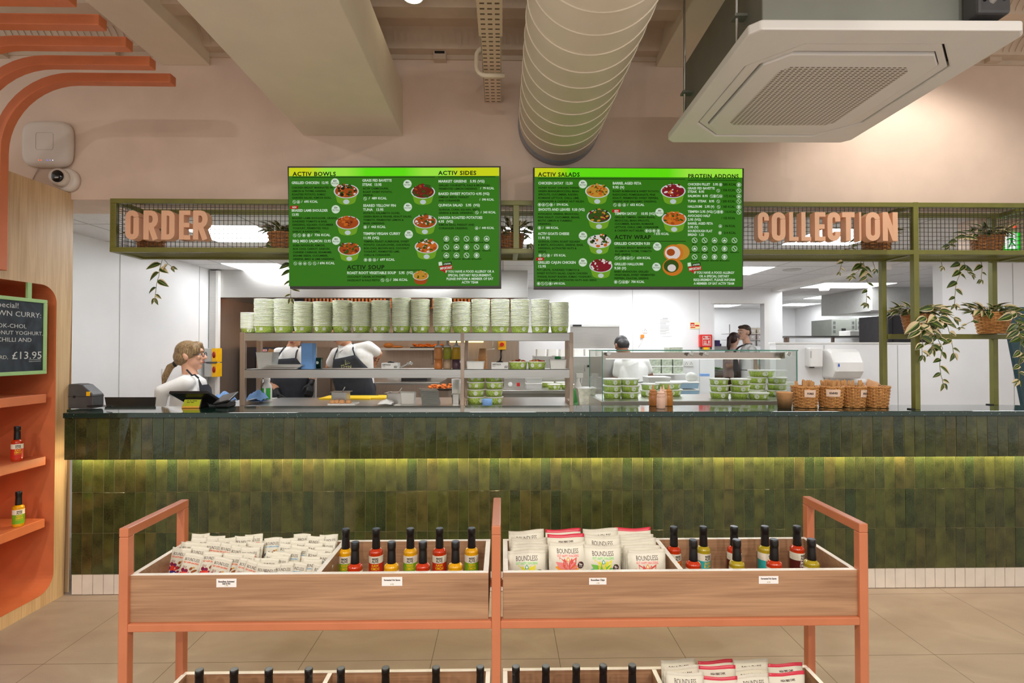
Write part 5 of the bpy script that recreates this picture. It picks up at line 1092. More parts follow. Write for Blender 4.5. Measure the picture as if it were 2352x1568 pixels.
q2 = MB().box(b.x-0.05, b.x+0.05, 4.3, 4.33, 0, d_.z)
lb_ = thing('leaning_panel', 'dark teal slanted panel behind the counter at the far right', 'panel', (b.x, 4.31, 0)); obj('board', q, pm('dark_teal_board', (20, 58, 66), 0.4, var=0.1), lb_, world=True); obj('stand', q2, M['black'], lb_, world=True)

# ------------------------------------------------------------------ things on the counter
M['card'] = pm('pinkish_card', (238, 208, 186), 0.7, var=0.02)
wc = []
BK = [(1849, 29, 'FORKS', (1861, 904)), (1908, 28, 'KNIVES', (1915, 903)), (1960, 26, 'SPOONS', (1988, 904)), (2013, 27, None, None)]
cut = pm('birch_cutlery', (206, 156, 100), 0.6, var=0.1, scale=50, stretch=(8, 8, 1))
def cutlery_mesh(kind):
    pts = [(-0.004, 0), (0.004, 0), (0.0045, 0.06), (0.0095, 0.1), (0.0105, 0.125), (0.008, 0.145), (0.0, 0.152), (-0.008, 0.145), (-0.0105, 0.125), (-0.0095, 0.1), (-0.0045, 0.06)]
    if kind == 'knife': pts = [(-0.006, 0), (0.006, 0), (0.0065, 0.09), (0.009, 0.12), (0.0075, 0.148), (0.0, 0.155), (-0.006, 0.15), (-0.0075, 0.1)]
    return MB().prism(pts, -0.0008, 0.0008, 'y').mesh('cutlery', cut)
CM = {'fork': cutlery_mesh('fork'), 'knife': cutlery_mesh('knife'), 'spoon': cutlery_mesh('fork')}
for i, (px, hw, word, tagp) in enumerate(BK):
    b = at(px, 935, Z=1.1); r1 = hw*b.y/FOC; hB = 0.128
    t = thing('cutlery_basket', ['wicker basket of wooden forks, its card reading FORKS', 'wicker basket of wooden knives, its card reading KNIVES', 'wicker basket of wooden spoons behind the napkin basket edge', 'wicker basket of brown paper napkins beside the green post'][i], 'basket', (b.x, b.y, 1.1005), (0, 0, i*.3), 'wicker baskets on the counter')
    obj('wicker_body', basket_mesh(r1*0.78, r1*0.95, hB, 1.0), [M['wicker'], M['gap_shade']], t)
    if word:
        w2 = 0.066 if i != 1 else 0.078; cpx = at(tagp[0], tagp[1], Y=b.y-r1*.95); q = MB(); a0 = math.asin(max(-.85, min(.85, (cpx.x-b.x)/r1))); zc_ = cpx.z-1.1
        def fn(u, v, e=0.0075): a = a0+u/r1; rr_ = r1*(0.8+.18*(v)/hB)+e; return (rr_*math.sin(a), -rr_*math.cos(a), v)
        n = 10; vs = [fn(-w2/2+w2*k/n, z_, .006) for k in range(n+1) for z_ in (zc_-.022, zc_+.022)]
        q.add(vs, [(2*k, 2*k+2, 2*k+3, 2*k+1) for k in range(n)], 0, True); text(q, word, 0, zc_-.006, .017, fn, 1, 1, align='c', width=w2*.55)
        q.v = [tuple(Matrix.Rotation(-i*.3, 4, 'Z') @ Vector(v)) for v in q.v]
        obj('name_card', q, [M['card'], M['ink']], t)
        kind = ['fork', 'knife', 'spoon'][i]
        for k in range([14, 24, 12][i]):
            a = random.uniform(0, 2*PI); d = r1*.72*math.sqrt(random.random()); tilt = .16 if i != 2 else .25
            o = bpy.data.objects.new('wooden_'+kind, CM[kind]); C.objects.link(o); o.location = (b.x+d*.5*math.cos(a), b.y+d*.5*math.sin(a), 1.1+random.uniform(.008, .024)); o.rotation_euler = (-tilt*math.sin(a), tilt*math.cos(a)*d/r1*1.6, random.uniform(-.6, .6))
            tag(o, 'wooden %s standing in the wicker basket labelled %s' % (kind, word), kind, 'wooden %s in their basket' % {'fork': 'forks', 'knife': 'knives', 'spoon': 'spoons'}[kind])
    else:
        for k in range(5):
            q = MB(); n = 16; R_ = .04-.004*k; vs = []
            for j in range(n+1): a = PI*(-.1+1.25*j/n)+k*.2; vs += [(R_*math.cos(a), -.035+.003*k, .10+.03*math.sin(a)+.004*k), (R_*math.cos(a)*1.05, .035, .115+.045*math.sin(a)+.004*k)]
            q.add(vs, [(2*j, 2*j+2, 2*j+3, 2*j+1) for j in range(n)], 0, True); o = obj('paper_napkin', q, M['kraft'] if k % 2 else pm('light_kraft', (206, 160, 120), .8, var=.06, scale=60)); o.location = (b.x-.01, b.y, 1.1); o.rotation_euler = (0, 0, .3*k-.5)
            tag(o, 'folded brown paper napkin in the last wicker basket', 'napkin', 'brown napkins in the last basket')
def cup_mesh(r0, r1, h, th=.0012): return MB().lathe([(r0*.96, .004), (r0, 0), (r1, h-.002), (r1+.0025, h), (r1+.001, h+.002), (r1-th, h), (r0-th, .006), (.0005, .006)], n=36, cap=False)
b = at(1802, 937, Z=1.1); q = cup_mesh(.037, .0455, .096); tag(obj('paper_cup', q, M['kraft']), 'plain brown paper cup on the counter left of the cutlery baskets', 'cup').location = (b.x, b.y, 1.1005)
# squeeze sauce bottles
SQ = [('sauce_brown', (176, 112, 58), 1500, 927, 'brown squeeze bottle, left of the group on the counter'), ('sauce_pink', (228, 186, 164), 1518, 938, 'pale pink squeeze bottle in front of the group on the counter'), ('sauce_pale', (220, 178, 146), 1524, 925, 'pale squeeze bottle behind the pink one on the counter'), ('sauce_amber', (190, 122, 48), 1536, 926, 'amber squeeze bottle, right of the group on the counter')]
for nm, c_, px, py, lab in SQ:
    b = at(px, py, Z=1.1); b.y = min(b.y, 3.25); b.x = at(px, py, Y=b.y).x
    t = thing('squeeze_bottle', lab, 'bottle', (b.x, b.y, 1.1005), group='squeeze bottles on the counter', scale=(.9, .9, .84)); mm = pm(nm, c_, .35, var=.04)
    obj('body', MB().lathe([(.026, 0), (.029, .004), (.029, .075), (.026, .082), (.029, .088), (.026, .1), (.022, .108)], n=28), mm, t)
    obj('nozzle_cap', MB().lathe([(.024, .106), (.024, .118), (.02, .122), (.007, .126), (.003, .158)], n=24), pm(nm+'_cap', tuple(min(255, x+18) for x in c_), .35), t)
# label printer, laptop, till tablet, card reader, cables
b = at(199, 936, Z=1.1)
yl_ = 3.12; x0, x1 = at(168, 900, Y=yl_).x, at(214, 900, Y=yl_).x
t = thing('label_printer', 'dark grey label printer on the left end of the counter', 'printer', ((x0+x1)/2, yl_+.07, 1.1005))
zt_p = at(200, 882, Y=yl_).z; hh = zt_p-1.1; w_ = x1-x0
prf = [(x0-.03, .004), (x1-.006, .004), (x1, .02), (x1, hh*.56), (x1-.02, hh*.7), (x0+w_*.45, hh*.96), (x0+w_*.2, hh), (x0-.03, hh)]
obj('body', MB().prism([(x, 1.1005+z) for x, z in prf], yl_, yl_+.085, 'y'), M['grey'], t, bevel=.006, world=True)
obj('lid_seam', MB().box(x0-.03, x1+.0006, yl_-.0008, yl_+.0858, 1.1+hh*.5, 1.1+hh*.515), M['black'], t, world=True)
obj('orange_button', MB().box(x1-.04, x1-.018, yl_-.003, yl_+.01, 1.1+hh*.53, 1.1+hh*.7), M['yellow'], t, bevel=.002, world=True); obj('hinge', MB().cyl((x0+.008, yl_-.003, 1.1+hh*.5), (x0+.008, yl_+.01, 1.1+hh*.5), .008), M['black'], t, world=True)
for k in range(2):
    tag(obj('power_cable', MB().tube([at(200, 932+k, Y=3.10), at(225, 930+k*2, Y=3.08), at(250, 931+3*k, Y=3.07), at(258, 933+k, Y=3.1), at(245, 934, Y=3.12)], .0022, n=6), M['black']), ['thin dark cable looping beside the label printer, upper loop', 'thin dark cable looping beside the label printer, lower loop'][k], 'cable')
a, b2 = at(240, 912, Y=3.45), at(357, 912, Y=3.45)
q = MB(); lo_ = [at(246, 932, Y=3.42), at(354, 932, Y=3.42)]
t = thing('laptop', 'dark laptop seen from behind its lid, beside the label printer', 'laptop', ((a.x+b2.x)/2, 3.45, lo_[0].z-.03))
q.add([a, b2, (lo_[1].x, 3.42, lo_[1].z-.03), (lo_[0].x, 3.42, lo_[0].z-.03), a+Vector((0, .008, 0)), b2+Vector((0, .008, 0)), (lo_[1].x, 3.428, lo_[1].z-.03), (lo_[0].x, 3.428, lo_[0].z-.03)], [(0, 1, 2, 3), (7, 6, 5, 4), (0, 4, 5, 1), (1, 5, 6, 2), (2, 6, 7, 3), (3, 7, 4, 0)])
obj('lid', q, M['black'], t, world=True); obj('keyboard_base', MB().box(lo_[0].x, lo_[1].x, 3.43, 3.65, lo_[0].z-.046, lo_[0].z-.03), M['black'], t, world=True)
struct('trim_12', MB().box(XL+.05, at(660, 930, Y=3.4).x, 3.30, 3.75, 0.98, lo_[0].z-.047), M['lgrey'])
yt = 3.15; P4 = [at(388, 900, Y=yt-.02), at(477, 900, Y=yt-.02), at(499, 928, Y=yt+.1), at(424, 932, Y=yt+.1)]
tb = thing('till_tablet', 'black touchscreen till tablet tilted away on its stand', 'till', at(450, 930, Y=yt+.05))
xa_, xb_ = at(389, 900, Y=yt).x, at(478, 900, Y=yt).x; zt2 = at(430, 897, Y=yt).z
def tp(u, v, e=0): # tablet slab: u across, v down the slope towards the staff
    return Vector((xa_+(xb_-xa_)*u+v*.045, yt+v*.17-e*.55, zt2-v*.105-e*.8))
q = MB(); q.add([tp(0, 0), tp(1, 0), tp(1, 1), tp(0, 1), tp(0, 0, .02), tp(1, 0, .02), tp(1, 1, .02), tp(0, 1, .02)], [(0, 1, 2, 3), (7, 6, 5, 4), (0, 4, 5, 1), (1, 5, 6, 2), (2, 6, 7, 3), (3, 7, 4, 0)]); obj('tablet', q, M['black'], tb, bevel=.005, world=True)
sx0, sx1 = at(418, 920, Y=yt+.03).x, at(462, 920, Y=yt+.03).x
q = MB(); q.add([(sx0, yt+.02, 1.1005), (sx1, yt+.02, 1.1005), (sx1, yt+.12, 1.1005), (sx0, yt+.12, 1.1005), (sx0+.012, yt+.045, zt2-.05), (sx1-.002, yt+.045, zt2-.05), (sx1-.002, yt+.1, zt2-.085), (sx0+.012, yt+.1, zt2-.085)], [(0, 3, 2, 1), (4, 5, 6, 7), (0, 1, 5, 4), (1, 2, 6, 5), (2, 3, 7, 6), (3, 0, 4, 7)]); obj('stand', q, M['black'], tb, bevel=.004, world=True)
zl1 = at(440, 918, Y=yt+.02).z; ys_ = lambda z: yt+.02+.025*(z-1.1)/max(.01, zt2-.05-1.1)-.0015
q = MB(); q.quad((sx0+.006, ys_(1.112), 1.112), (sx1-.006, ys_(1.112), 1.112), (sx1-.006, ys_(zl1), zl1), (sx0+.01, ys_(zl1), zl1), 0); q.quad((sx0+.004, ys_(1.102), 1.102), (sx1-.006, ys_(1.102), 1.102), (sx1-.006, ys_(1.112), 1.112), (sx0+.006, ys_(1.112), 1.112), 1)
fnl = lambda u, v: (u, ys_(v)-.0008, v)

for k_, (a_, b_, z_) in enumerate(((-.03, -.02, .009), (-.014, -.004, .009), (.002, .03, .009), (-.03, -.012, .018), (-.006, .012, .018))): z2 = zl1-z_; mx_ = (sx0+sx1)/2; q.add([fnl(mx_+a_, z2), fnl(mx_+b_, z2), fnl(mx_+b_, z2+.003), fnl(mx_+a_, z2+.003)], [(0, 1, 2, 3)], 2)
obj('sticky_note', q, [pm('lime_note', (190, 196, 40), .8), pm('amber_note', (240, 178, 70), .8), M['ink']], tb, world=True)
b = at(516, 935, Z=1.1); cr = thing('card_reader', 'black card payment terminal beside the till tablet', 'card reader', (b.x, b.y, 1.1005))
obj('base', MB().box(-.045, .04, -.03, .06, 0, .035), M['black'], cr, bevel=.008); Mr = Matrix.Translation((0.0, .0, .042)) @ Matrix.Rotation(math.radians(22), 4, 'X') @ Matrix.Rotation(math.radians(-14), 4, 'Y')
obj('terminal', MB().box(-.052, .058, -.045, .075, 0, .012, M=Mr), M['black'], cr, bevel=.004); obj('glass_screen', MB().box(-.046, .052, -.04, .07, .0122, .013, M=Mr), pm('terminal_screen', (96, 92, 90), .15), cr)

# ------------------------------------------------------------------ chalkboard in the alcove
cb = thing('chalkboard', 'chalkboard in a pale green frame hanging in the coral alcove', 'chalkboard', (XW, 2.7, 1.5))
yr = at(107, 770, X=XW+.004).y; zt3, zb3 = at(107, 689, X=XW+.004).z, at(107, 858, X=XW+.004).z; y0b = yr-.62; fwid = .02
M['mint'] = pm('pale_green_frame', (160, 200, 132), .5, var=.04)
for a in ((y0b, yr, zt3-fwid, zt3), (y0b, yr, zb3, zb3+fwid), (yr-fwid, yr, zb3+fwid, zt3-fwid), (y0b, y0b+fwid, zb3+fwid, zt3-fwid)): obj('frame_side', MB().box(XW-.012, XW+.008, *a), M['mint'], cb, bevel=.002, world=True)
for yy in (at(67, 660, X=XW).y, at(67, 660, X=XW).y-.4): obj('hanger', MB().box(XW-.008, XW+.004, yy-.012, yy+.012, zt3, nz1), M['mint'], cb, world=True)
slate, ts = base('chalk_slate', .8); nn = ts.add('ShaderNodeTexNoise', i_Scale=5.0, i_Detail=6.0, i_Distortion=1.5); ts.link(ts.co, nn.inputs['Vector']); ts.link(ts.ramp(nn.outputs[0], [(.35, lin((26, 34, 42))), (.75, lin((66, 76, 86)))]), ts.p.inputs['Base Color'])
obj('slate', MB().box(XW-.01, XW+.002, y0b+fwid, yr-fwid, zb3+fwid, zt3-fwid), slate, cb, world=True)
q = MB(); fnc = lambda u, v: (XW+.0028, u, v)
def chalk(t_, px, py, cap, rot=0.0, w_=None, al='r'):
    p = at(px, py, X=XW+.003); text(q, t_, p.y, p.z, cap*p.y/FOC/.7, fnc, 0, 0, align=al, sx=1.15, rot=rot)
chalk('Special!', 44, 708, 12); chalk('PRAWN CURRY:', 95, 730, 11); chalk('BOK-CHOI,', 61, 754, 9); chalk('O, COCONUT YOGHURT,', 99, 770, 8); chalk('E, CHILLI AND', 73, 785, 9); chalk('RD,', 19, 824, 8); chalk('£13.95', 97, 823, 16)
for dy in (0, 4): a = at(66, 826+dy, X=XW+.0028); b2 = at(94, 824+dy, X=XW+.0028); q.quad((a.x, a.y, a.z), (b2.x, b2.y, b2.z), (b2.x, b2.y, b2.z-.002), (a.x, a.y, a.z-.002))
obj('chalk_writing', q, pm('chalk', (206, 208, 204), .9, var=.12, scale=120), cb, world=True)
# ------------------------------------------------------------------ kitchen helpers
def ext(px0, px1, py0, py1, Y):
    a, b = at(px0, py0, Y=Y), at(px1, py1, Y=Y); return a.x, b.x, b.z, a.z
def fbox(mb, px0, px1, py0, py1, Y, d, mi=0):
    """box whose front face covers that stretch of the photo at depth Y"""
    x0, x1, z0, z1 = ext(px0, px1, py0, py1, Y); return mb.box(x0, x1, Y, Y+d, z0, z1, mi)
def pbox(name, parent, mat, px0, px1, py0, py1, Y, d, bevel=.003): return obj(name, fbox(MB(), px0, px1, py0, py1, Y, d), mat, parent, bevel, world=True)
def ftext(mb, t, px, py, cap, Y, mi, bold=1, align='c', w=None, rot=0.0):
    p = at(px, py, Y=Y); text(mb, t, p.x, p.z, cap*Y/FOC/.7, lambda u, v: (u, Y, v), mi, bold, align=align, width=w*Y/FOC if w else None, rot=rot)
def th(name, label, cat, px, py, Y, group=None): return thing(name, label, cat, at(px, py, Y=Y), group=group)
M['glove'] = pm('black_glove', (22, 22, 24), .45, var=.15); M['blue'] = pm('blue_paper', (120, 160, 214), .75, var=.06, scale=30); M['clear'] = pm('cloudy_plastic', (226, 226, 220), .3, var=.03, trans=.35)
M['ltub'] = pm('white_tub', (236, 234, 228), .4, var=.02); M['warm'] = pm('toasted_bread', (196, 128, 64), .8, var=.2, scale=40); M['foodo'] = pm('orange_food', (222, 112, 28), .6, var=.4, scale=70, bump=.3)
M['gleaf'] = None
def bowlgreen():
    m, t = base('leaf_printed_card', .5); n = t.add('ShaderNodeTexVoronoi', i_Scale=75.0, feature='DISTANCE_TO_EDGE'); t.link(t.co, n.inputs['Vector'])
    n2 = t.add('ShaderNodeTexNoise', i_Scale=14.0); t.link(t.co, n2.inputs['Vector'])
    a = t.ramp(n2.outputs[0], [(.35, lin((150, 186, 40))), (.65, lin((176, 206, 70)))]); t.link(t.mix(t.ramp(n.outputs['Distance'], [(.04, (1, 1, 1, 1)), (.14, (0, 0, 0, 1))]), a, lin((206, 224, 130))), t.p.inputs['Base Color']); return m
M['bowl'] = bowlgreen(); M['rim'] = pm('white_card_rim', (238, 238, 222), .5, var=.02); M['seal'] = pm('white_seal', (228, 232, 222), .6, var=.03)
def bowl_mesh(name, r1, r0, h, lid=False, sx=1.0, seal_at=-PI/2, square=0.9):
    n = 30; q = MB().lathe([(r0-.003, .002), (r0, 0), (r1-.0015, h-.0065)], n=n, mi=0, sx=sx, cap=False)
    q.lathe([(r1-.0015, h-.0075), (r1+.002, h-.007), (r1+.0032, h-.0035), (r1+.002, h), (r1-.002, h-.001)], n=n, mi=1, sx=sx, cap=False)
    q.lathe([(r1-.002, h-.002), (r0-.002, .004), (.0005, .004)], n=n, mi=1, sx=sx, cap=False)
    if lid: q.lathe([(r1+.004, h-.005), (r1+.0055, h-.003), (r1+.0055, h+.001), (r1+.003, h+.004), (r1-.005, h+.003), (r1-.009, h+.0015), (.0005, h+.0018)], n=n, mi=2, sx=sx, cap=False)
    for a, hw, sq_ in ((seal_at, .0175, 0), (seal_at+square, .0125, 1)):
        zc_ = h*.5; vs = []
        for i in range(20):
            t = 2*PI*i/20; u, v = (hw*math.cos(t), hw*math.sin(t)) if not sq_ else (hw*max(-1, min(1, 1.4*math.cos(t))), hw*max(-1, min(1, 1.4*math.sin(t))))
            zz = zc_+v; rr_ = r0+(r1-r0)*zz/h+.0006; aa = a+u/rr_; vs.append((rr_*math.cos(aa)*sx, rr_*math.sin(aa), zz))
        q.add(vs, [tuple(range(20))], 3)
    return q.mesh(name, [M['bowl'], M['rim'], M['ltub'], M['seal']])

# ------------------------------------------------------------------ steel pass shelf and bench
YS, YR = 4.2, 4.48
ps = th('pass_shelf', 'two-tier brushed steel shelf unit on the kitchen pass', 'shelf unit', 930, 930, 4.3)
zb_ = 1.0
for (a, b) in ((557, 1058), (1066, 1308)):
    for (t_, l_) in ((763.5, 782), (848, 867.5)):
        x0, x1, z0, z1 = ext(a, b, t_, l_, YS); q = MB().box(x0, x1, YS, YS+.003, z0, z1).box(x0, x1, YS, YR, z1-.004, z1).box(x0, x1, YR-.003, YR, z0, z1-.004); obj('shelf', q, M['steel'], ps, world=True)
for px0, px1 in ((551, 561), (1058, 1066), (1308, 1317)):
    x0, x1, _, z1 = ext(px0, px1, 763, 930, YS-.002); obj('post', MB().box(x0, x1, YS-.002, YS+.036, zb_, z1), M['steel_dk'], ps, bevel=.002, world=True)
for px0, px1 in ((551, 561), (1062, 1070), (1308, 1317)):
    x0, x1, _, z1 = ext(px0, px1, 763, 930, YS); obj('post', MB().box(x0, x1, YR, YR+.036, zb_, z1-.005), M['steel_dk'], ps, bevel=.002, world=True); obj('foot_rail', MB().box(x0, x1, YS+.036, YR, zb_, zb_+.03), M['steel_dk'], ps, world=True)
pb = thing('pass_bench', 'long stainless steel pass bench behind the counter', 'bench', (0, 4.3, 0)); bx0, bx1 = at(545, 930, Y=4.1).x, 2.55
obj('bench_top', MB().box(bx0, bx1, 3.62, 4.9, .955, 1.0), M['steel'], pb, bevel=.004, world=True); obj('under_shelf', MB().box(bx0+.05, bx1-.05, 3.7, 4.85, .25, .28), M['steel'], pb, world=True)
for x in (bx0+.06, 0, bx1-.06):
    for y in (3.7, 4.83): obj('leg', MB().box(x-.02, x+.02, y-.02, y+.02, 0, .955), M['steel'], pb, world=True)
# paper bowl stacks
BW = bowl_mesh('paper_bowl', .0765, .066, .062); pitch = .0114
stacks = [(607, 687), (652, 688), (697, 694), (742, 695), (786, 692), (831, 695), (875, 690), (922, 684), (965, 688), (1016, 685), (1060, 693), (1104, 687), (1149, 689), (1194, 690), (1241, 687), (1285, 696)]
zsh_ = at(900, 763.5, Y=YS).z
for si, (px, py) in enumerate(stacks):
    c = at(px, 763, Y=YS+.1); zt_ = at(px, py, Y=YS+.1).z; n = max(2, round((zt_-zsh_-.062)/pitch)+1); rz0 = random.uniform(-.9, .9); green = random.uniform(0, 1)
    for k in range(n):
        o = bpy.data.objects.new('paper_bowl', BW); C.objects.link(o); o.location = (c.x+random.uniform(-.0012, .0012), YS+.1+random.uniform(-.001, .001), zsh_+pitch*k+.0003); o.rotation_euler = (0, 0, rz0 if k == 0 else random.uniform(0, 6))
        tag(o, 'green paper bowl, %s from the bottom of the %s tall stack on the steel shelf' % (ORD[k], ORD[si]), 'bowl', 'paper bowls stacked on the pass shelf')
SB = bowl_mesh('small_bowl', .056, .049, .042)
for si, (px, y) in enumerate(((570, YS+.09), (576, YS+.22))):
    c = at(px, 763, Y=y)
    for k in range(14+si): o = bpy.data.objects.new('small_bowl', SB); C.objects.link(o); o.location = (c.x, y, zsh_+.0095*k+.0003); o.rotation_euler = (0, 0, .6+.01*k); tag(o, 'small white-rimmed bowl, %s from the bottom of the %s short stack at the shelf end' % (ORD[k], ['front', 'back'][si]), 'bowl', 'small bowls stacked on the pass shelf')
# things on the middle shelf
Ym = YS+.1; zm = at(900, 848, Y=YS).z+.0003
def onm(px): return at(px, 848, Y=Ym).x
t = thing('food_tub', 'white open tub with folded brown paper on the steel shelf', 'tub', (onm(611), Ym+.03, zm))
obj('tub', MB().lathe([(.074, 0), (.078, .004), (.094, .135), (.097, .138), (.094, .139), (.09, .135), (.075, .008), (.001, .008)], n=4, M=Matrix.Rotation(PI/4, 4, 'Z'), cap=False, smooth=False), M['clear'], t); obj('paper_liner', MB().add([(-.01, -.03, .02), (.05, -.03, .03), (.06, -.02, .16), (.02, -.02, .17), (-.03, .01, .1)], [(0, 1, 2, 3, 4)]), M['kraft'], t)
for k in range(3):
    x = onm(650+k*5); q = MB(); ring_solid(q, rr2(.15, .03), rr2(.142, .026), .004, .012); q.prism(rr2(.135, .03), 0, .003); q.v = [(x_, y_*.62, z_) for x_, y_, z_ in q.v]
    o = obj('steel_tray', q, M['steel'], bevel=.001); o.location = (x, Ym+.02, zm+.012*k); tag(o, 'shallow steel tray, %s of the stack on the middle shelf' % ['lowest', 'middle', 'topmost'][k], 'tray', 'steel trays on the middle shelf')
x0, x1, z0, z1 = ext(694, 719, 788, 848, Ym); tag(obj('blue_box', MB().box(x0, x1, Ym-.02, Ym+.07, zm, z1), pm('blue_card', (112, 160, 220), .6, var=.1, scale=8)), 'tall plain blue carton on the middle shelf', 'box')
t = thing('coffee_mug', 'dark green mug with a pale round emblem beside the blue carton', 'mug', (onm(722), Ym+.1, zm)); obj('cup', cup_mesh(.03, .034, .09, .003), pm('dark_green_glaze', (22, 60, 44), .3), t); obj('emblem', MB().add([(.0125*math.cos(i*PI/10), -.034, .05+.0125*math.sin(i*PI/10)) for i in range(20)], [tuple(range(20))]), M['seal'], t)
def glovebox(px0, px1, py0, lab):
    x0, x1, z0, z1 = ext(px0, px1, py0, 848, Ym); t = thing('glove_box', lab, 'box', ((x0+x1)/2, Ym, zm), group='glove boxes on the middle shelf'); obj('carton', MB().box(x0, x1, Ym-.03, Ym+.08, zm, z1), M['paper'], t, world=True)
    q = MB(); f = lambda u, v: (u, Ym-.0308, v); text(q, 'SAFETOUCH', x0+.008, z1-.022, .018, f, 0, 1, width=(x1-x0)*.5); text(q, 'nitrile', x0+.008, z1-.034, .01, f, 0, 0)
    for i in range(5): q.prism([(x1-.03+i*.005, z0+.012), (x1-.027+i*.005, z0+.012), (x1-.026+i*.006, z0+.03+(.006 if 0 < i < 4 else 0)), (x1-.029+i*.006, z0+.03)], Ym-.0308, Ym-.03, 'y')
    obj('printing', q, M['ink'], t, world=True); obj('glove', MB().ell(((x0+x1)/2, Ym+.02, z1), (.03, .02, .014), n=12, k=8), M['glove'], t, world=True)
glovebox(878, 915, 833, 'white glove box with black gloves, left of the squeeze bottles'); glovebox(1129, 1167, 832, 'white glove box beside the open food bowls')
b = onm(933); tag(obj('serving_tongs', MB().tube([(b-.05, Ym-.02, zm+.01), (b, Ym, zm+.035), (b+.03, Ym+.01, zm+.045)], .006, n=8).tube([(b+.01, Ym, zm+.04), (b+.035, Ym+.01, zm+.05), (b+.045, Ym+.02, zm+.04)], .011, n=8), [M['steel']]), 'steel tongs with a dark grip on the middle shelf', 'tongs')
for px, c1, c2, nm, lab in ((1006, (198, 128, 70), (196, 120, 60), 'tan', 'tan sauce squeeze bottle on the middle shelf'), (1027, (150, 150, 40), (176, 148, 120), 'olive_pale', 'two-tone yellow and grey squeeze bottle on the middle shelf'), (1048, (188, 148, 24), (86, 60, 72), 'yellow_purple', 'yellow and purple squeeze bottle beside the steel post')):
    t = thing('squeeze_bottle', lab, 'bottle', (onm(px), Ym+.02, zm), group='tall squeeze bottles on the middle shelf'); obj('lower_body', MB().lathe([(.033, 0), (.036, .004), (.036, .08)], n=24), pm(nm+'_low', c2, .35), t); obj('upper_body', MB().lathe([(.036, .08), (.036, .165), (.03, .18)], n=24), pm(nm+'_up', c1, .35), t); obj('nozzle', MB().lathe([(.031, .18), (.031, .192), (.012, .2), (.005, .24)], n=20), M['clear'], t)
def tub_open(px0, px1, py0, lab, y=Ym, zz=None, mat='ltub', grp=None):
    x0, x1, z0, z1 = ext(px0, px1, py0, 848, y); zz = zm if zz is None else zz; w = (x1-x0)/2; h = z1-z0; t = thing('plastic_tub', lab, 'tub', ((x0+x1)/2, y, zz), group=grp)
    q = MB(); ring_solid(q, rr2(w*.9, .015), rr2(w*.86, .013), 0, h); q.prism(rr2(w*.88, .015), 0, .003); q.v = [(x_*(1+.1*z_/h), y_*.7*(1+.1*z_/h), z_) for x_, y_, z_ in q.v]; obj('tub_body', q, M[mat], t); q = MB(); ring_solid(q, rr2(w*1.02, .018), rr2(w*.94, .013), h-.006, h); q.v = [(x_, y_*.7, z_) for x_, y_, z_ in q.v]; obj('tub_rim', q, M['clear'], t); return t, h, w
t, h_, w_ = tub_open(1071, 1113, 830, 'square white tub left of the brown cups on the middle shelf'); obj('wooden_forks', MB().box(-.01, .03, -.01, .0, h_*.5, h_+.016), cut, t)
for k in range(9): o = obj('brown_cup', cup_mesh(.028, .038, .07), M['kraft']) if k == 0 else bpy.data.objects.new('brown_cup', o.data); k and C.objects.link(o); o.location = (onm(1108), Ym+.06, zm+.07+.0125*k); o.rotation_euler = (PI, 0, 0); tag(o, 'brown paper cup, %s from the bottom of the upturned stack on the middle shelf' % ORD[k], 'cup', 'upturned brown paper cups')
OB = bowl_mesh('food_bowl', .078, .069, .062)
for px, lab in ((1190, 'open green bowl of food on the middle shelf, beside the glove box'), (1233, 'open green bowl of food on the middle shelf, beside the white tub')):
    t = thing('food_bowl', lab, 'bowl', (onm(px), Ym, zm), group='open food bowls on the middle shelf'); o = bpy.data.objects.new('bowl', OB); C.objects.link(o); o.parent = t; o.rotation_euler = (0, 0, .5 if px < 1200 else -.6)
    q = MB()
    for i in range(26): a = random.uniform(0, 6.3); d = .06*math.sqrt(random.random()); q.ell((d*math.cos(a), d*math.sin(a), .058+.014*(1-d/.06)+random.uniform(0, .006)), (.012, .009, .007), n=7, k=5, mi=random.randrange(3))
    obj('filling', q, [M['foodo'], pm('red_food', (170, 40, 24), .5, var=.3), pm('pale_food', (214, 178, 110), .6, var=.2)], t)
t, h_, w_ = tub_open(1262, 1300, 826, 'white tub with a green-lidded jar inside at the right shelf end'); obj('green_lid', MB().lathe([(.028, h_), (.028, h_+.022), (.026, h_+.024)], n=20), pm('green_lid', (24, 130, 60), .4), t); obj('scoop', MB().box(-.05, -.02, -.01, .01, h_*.6, h_+.03), M['plastic'], t)
# things on the bench
def onb(px, py): return at(px, py, Z=1.0)
b = onb(613, 922); t = thing('cleaner_bottle', 'white cleaner bottle with green label on the bench', 'bottle', (b.x, b.y, 1.0003)); obj('bottle_body', MB().lathe([(.037, 0), (.041, .004), (.041, .128), (.034, .15), (.022, .165), (.024, .18), (.028, .19), (.026, .205), (.018, .208)], n=28), M['plastic'], t)
q = MB()
for a0, a1 in ((-2.6, -1.75), (-1.35, -.4)): vs = []; [vs.extend([(.0416*math.cos(a0+(a1-a0)*i/8), .0416*math.sin(a0+(a1-a0)*i/8), .022), (.0416*math.cos(a0+(a1-a0)*i/8), .0416*math.sin(a0+(a1-a0)*i/8), .12)]) for i in range(9)]; q.add(vs, [(2*i, 2*i+2, 2*i+3, 2*i+1) for i in range(8)], 0, True)
obj('green_label', q, pm('green_label', (60, 170, 60), .5, var=.2, scale=60), t)
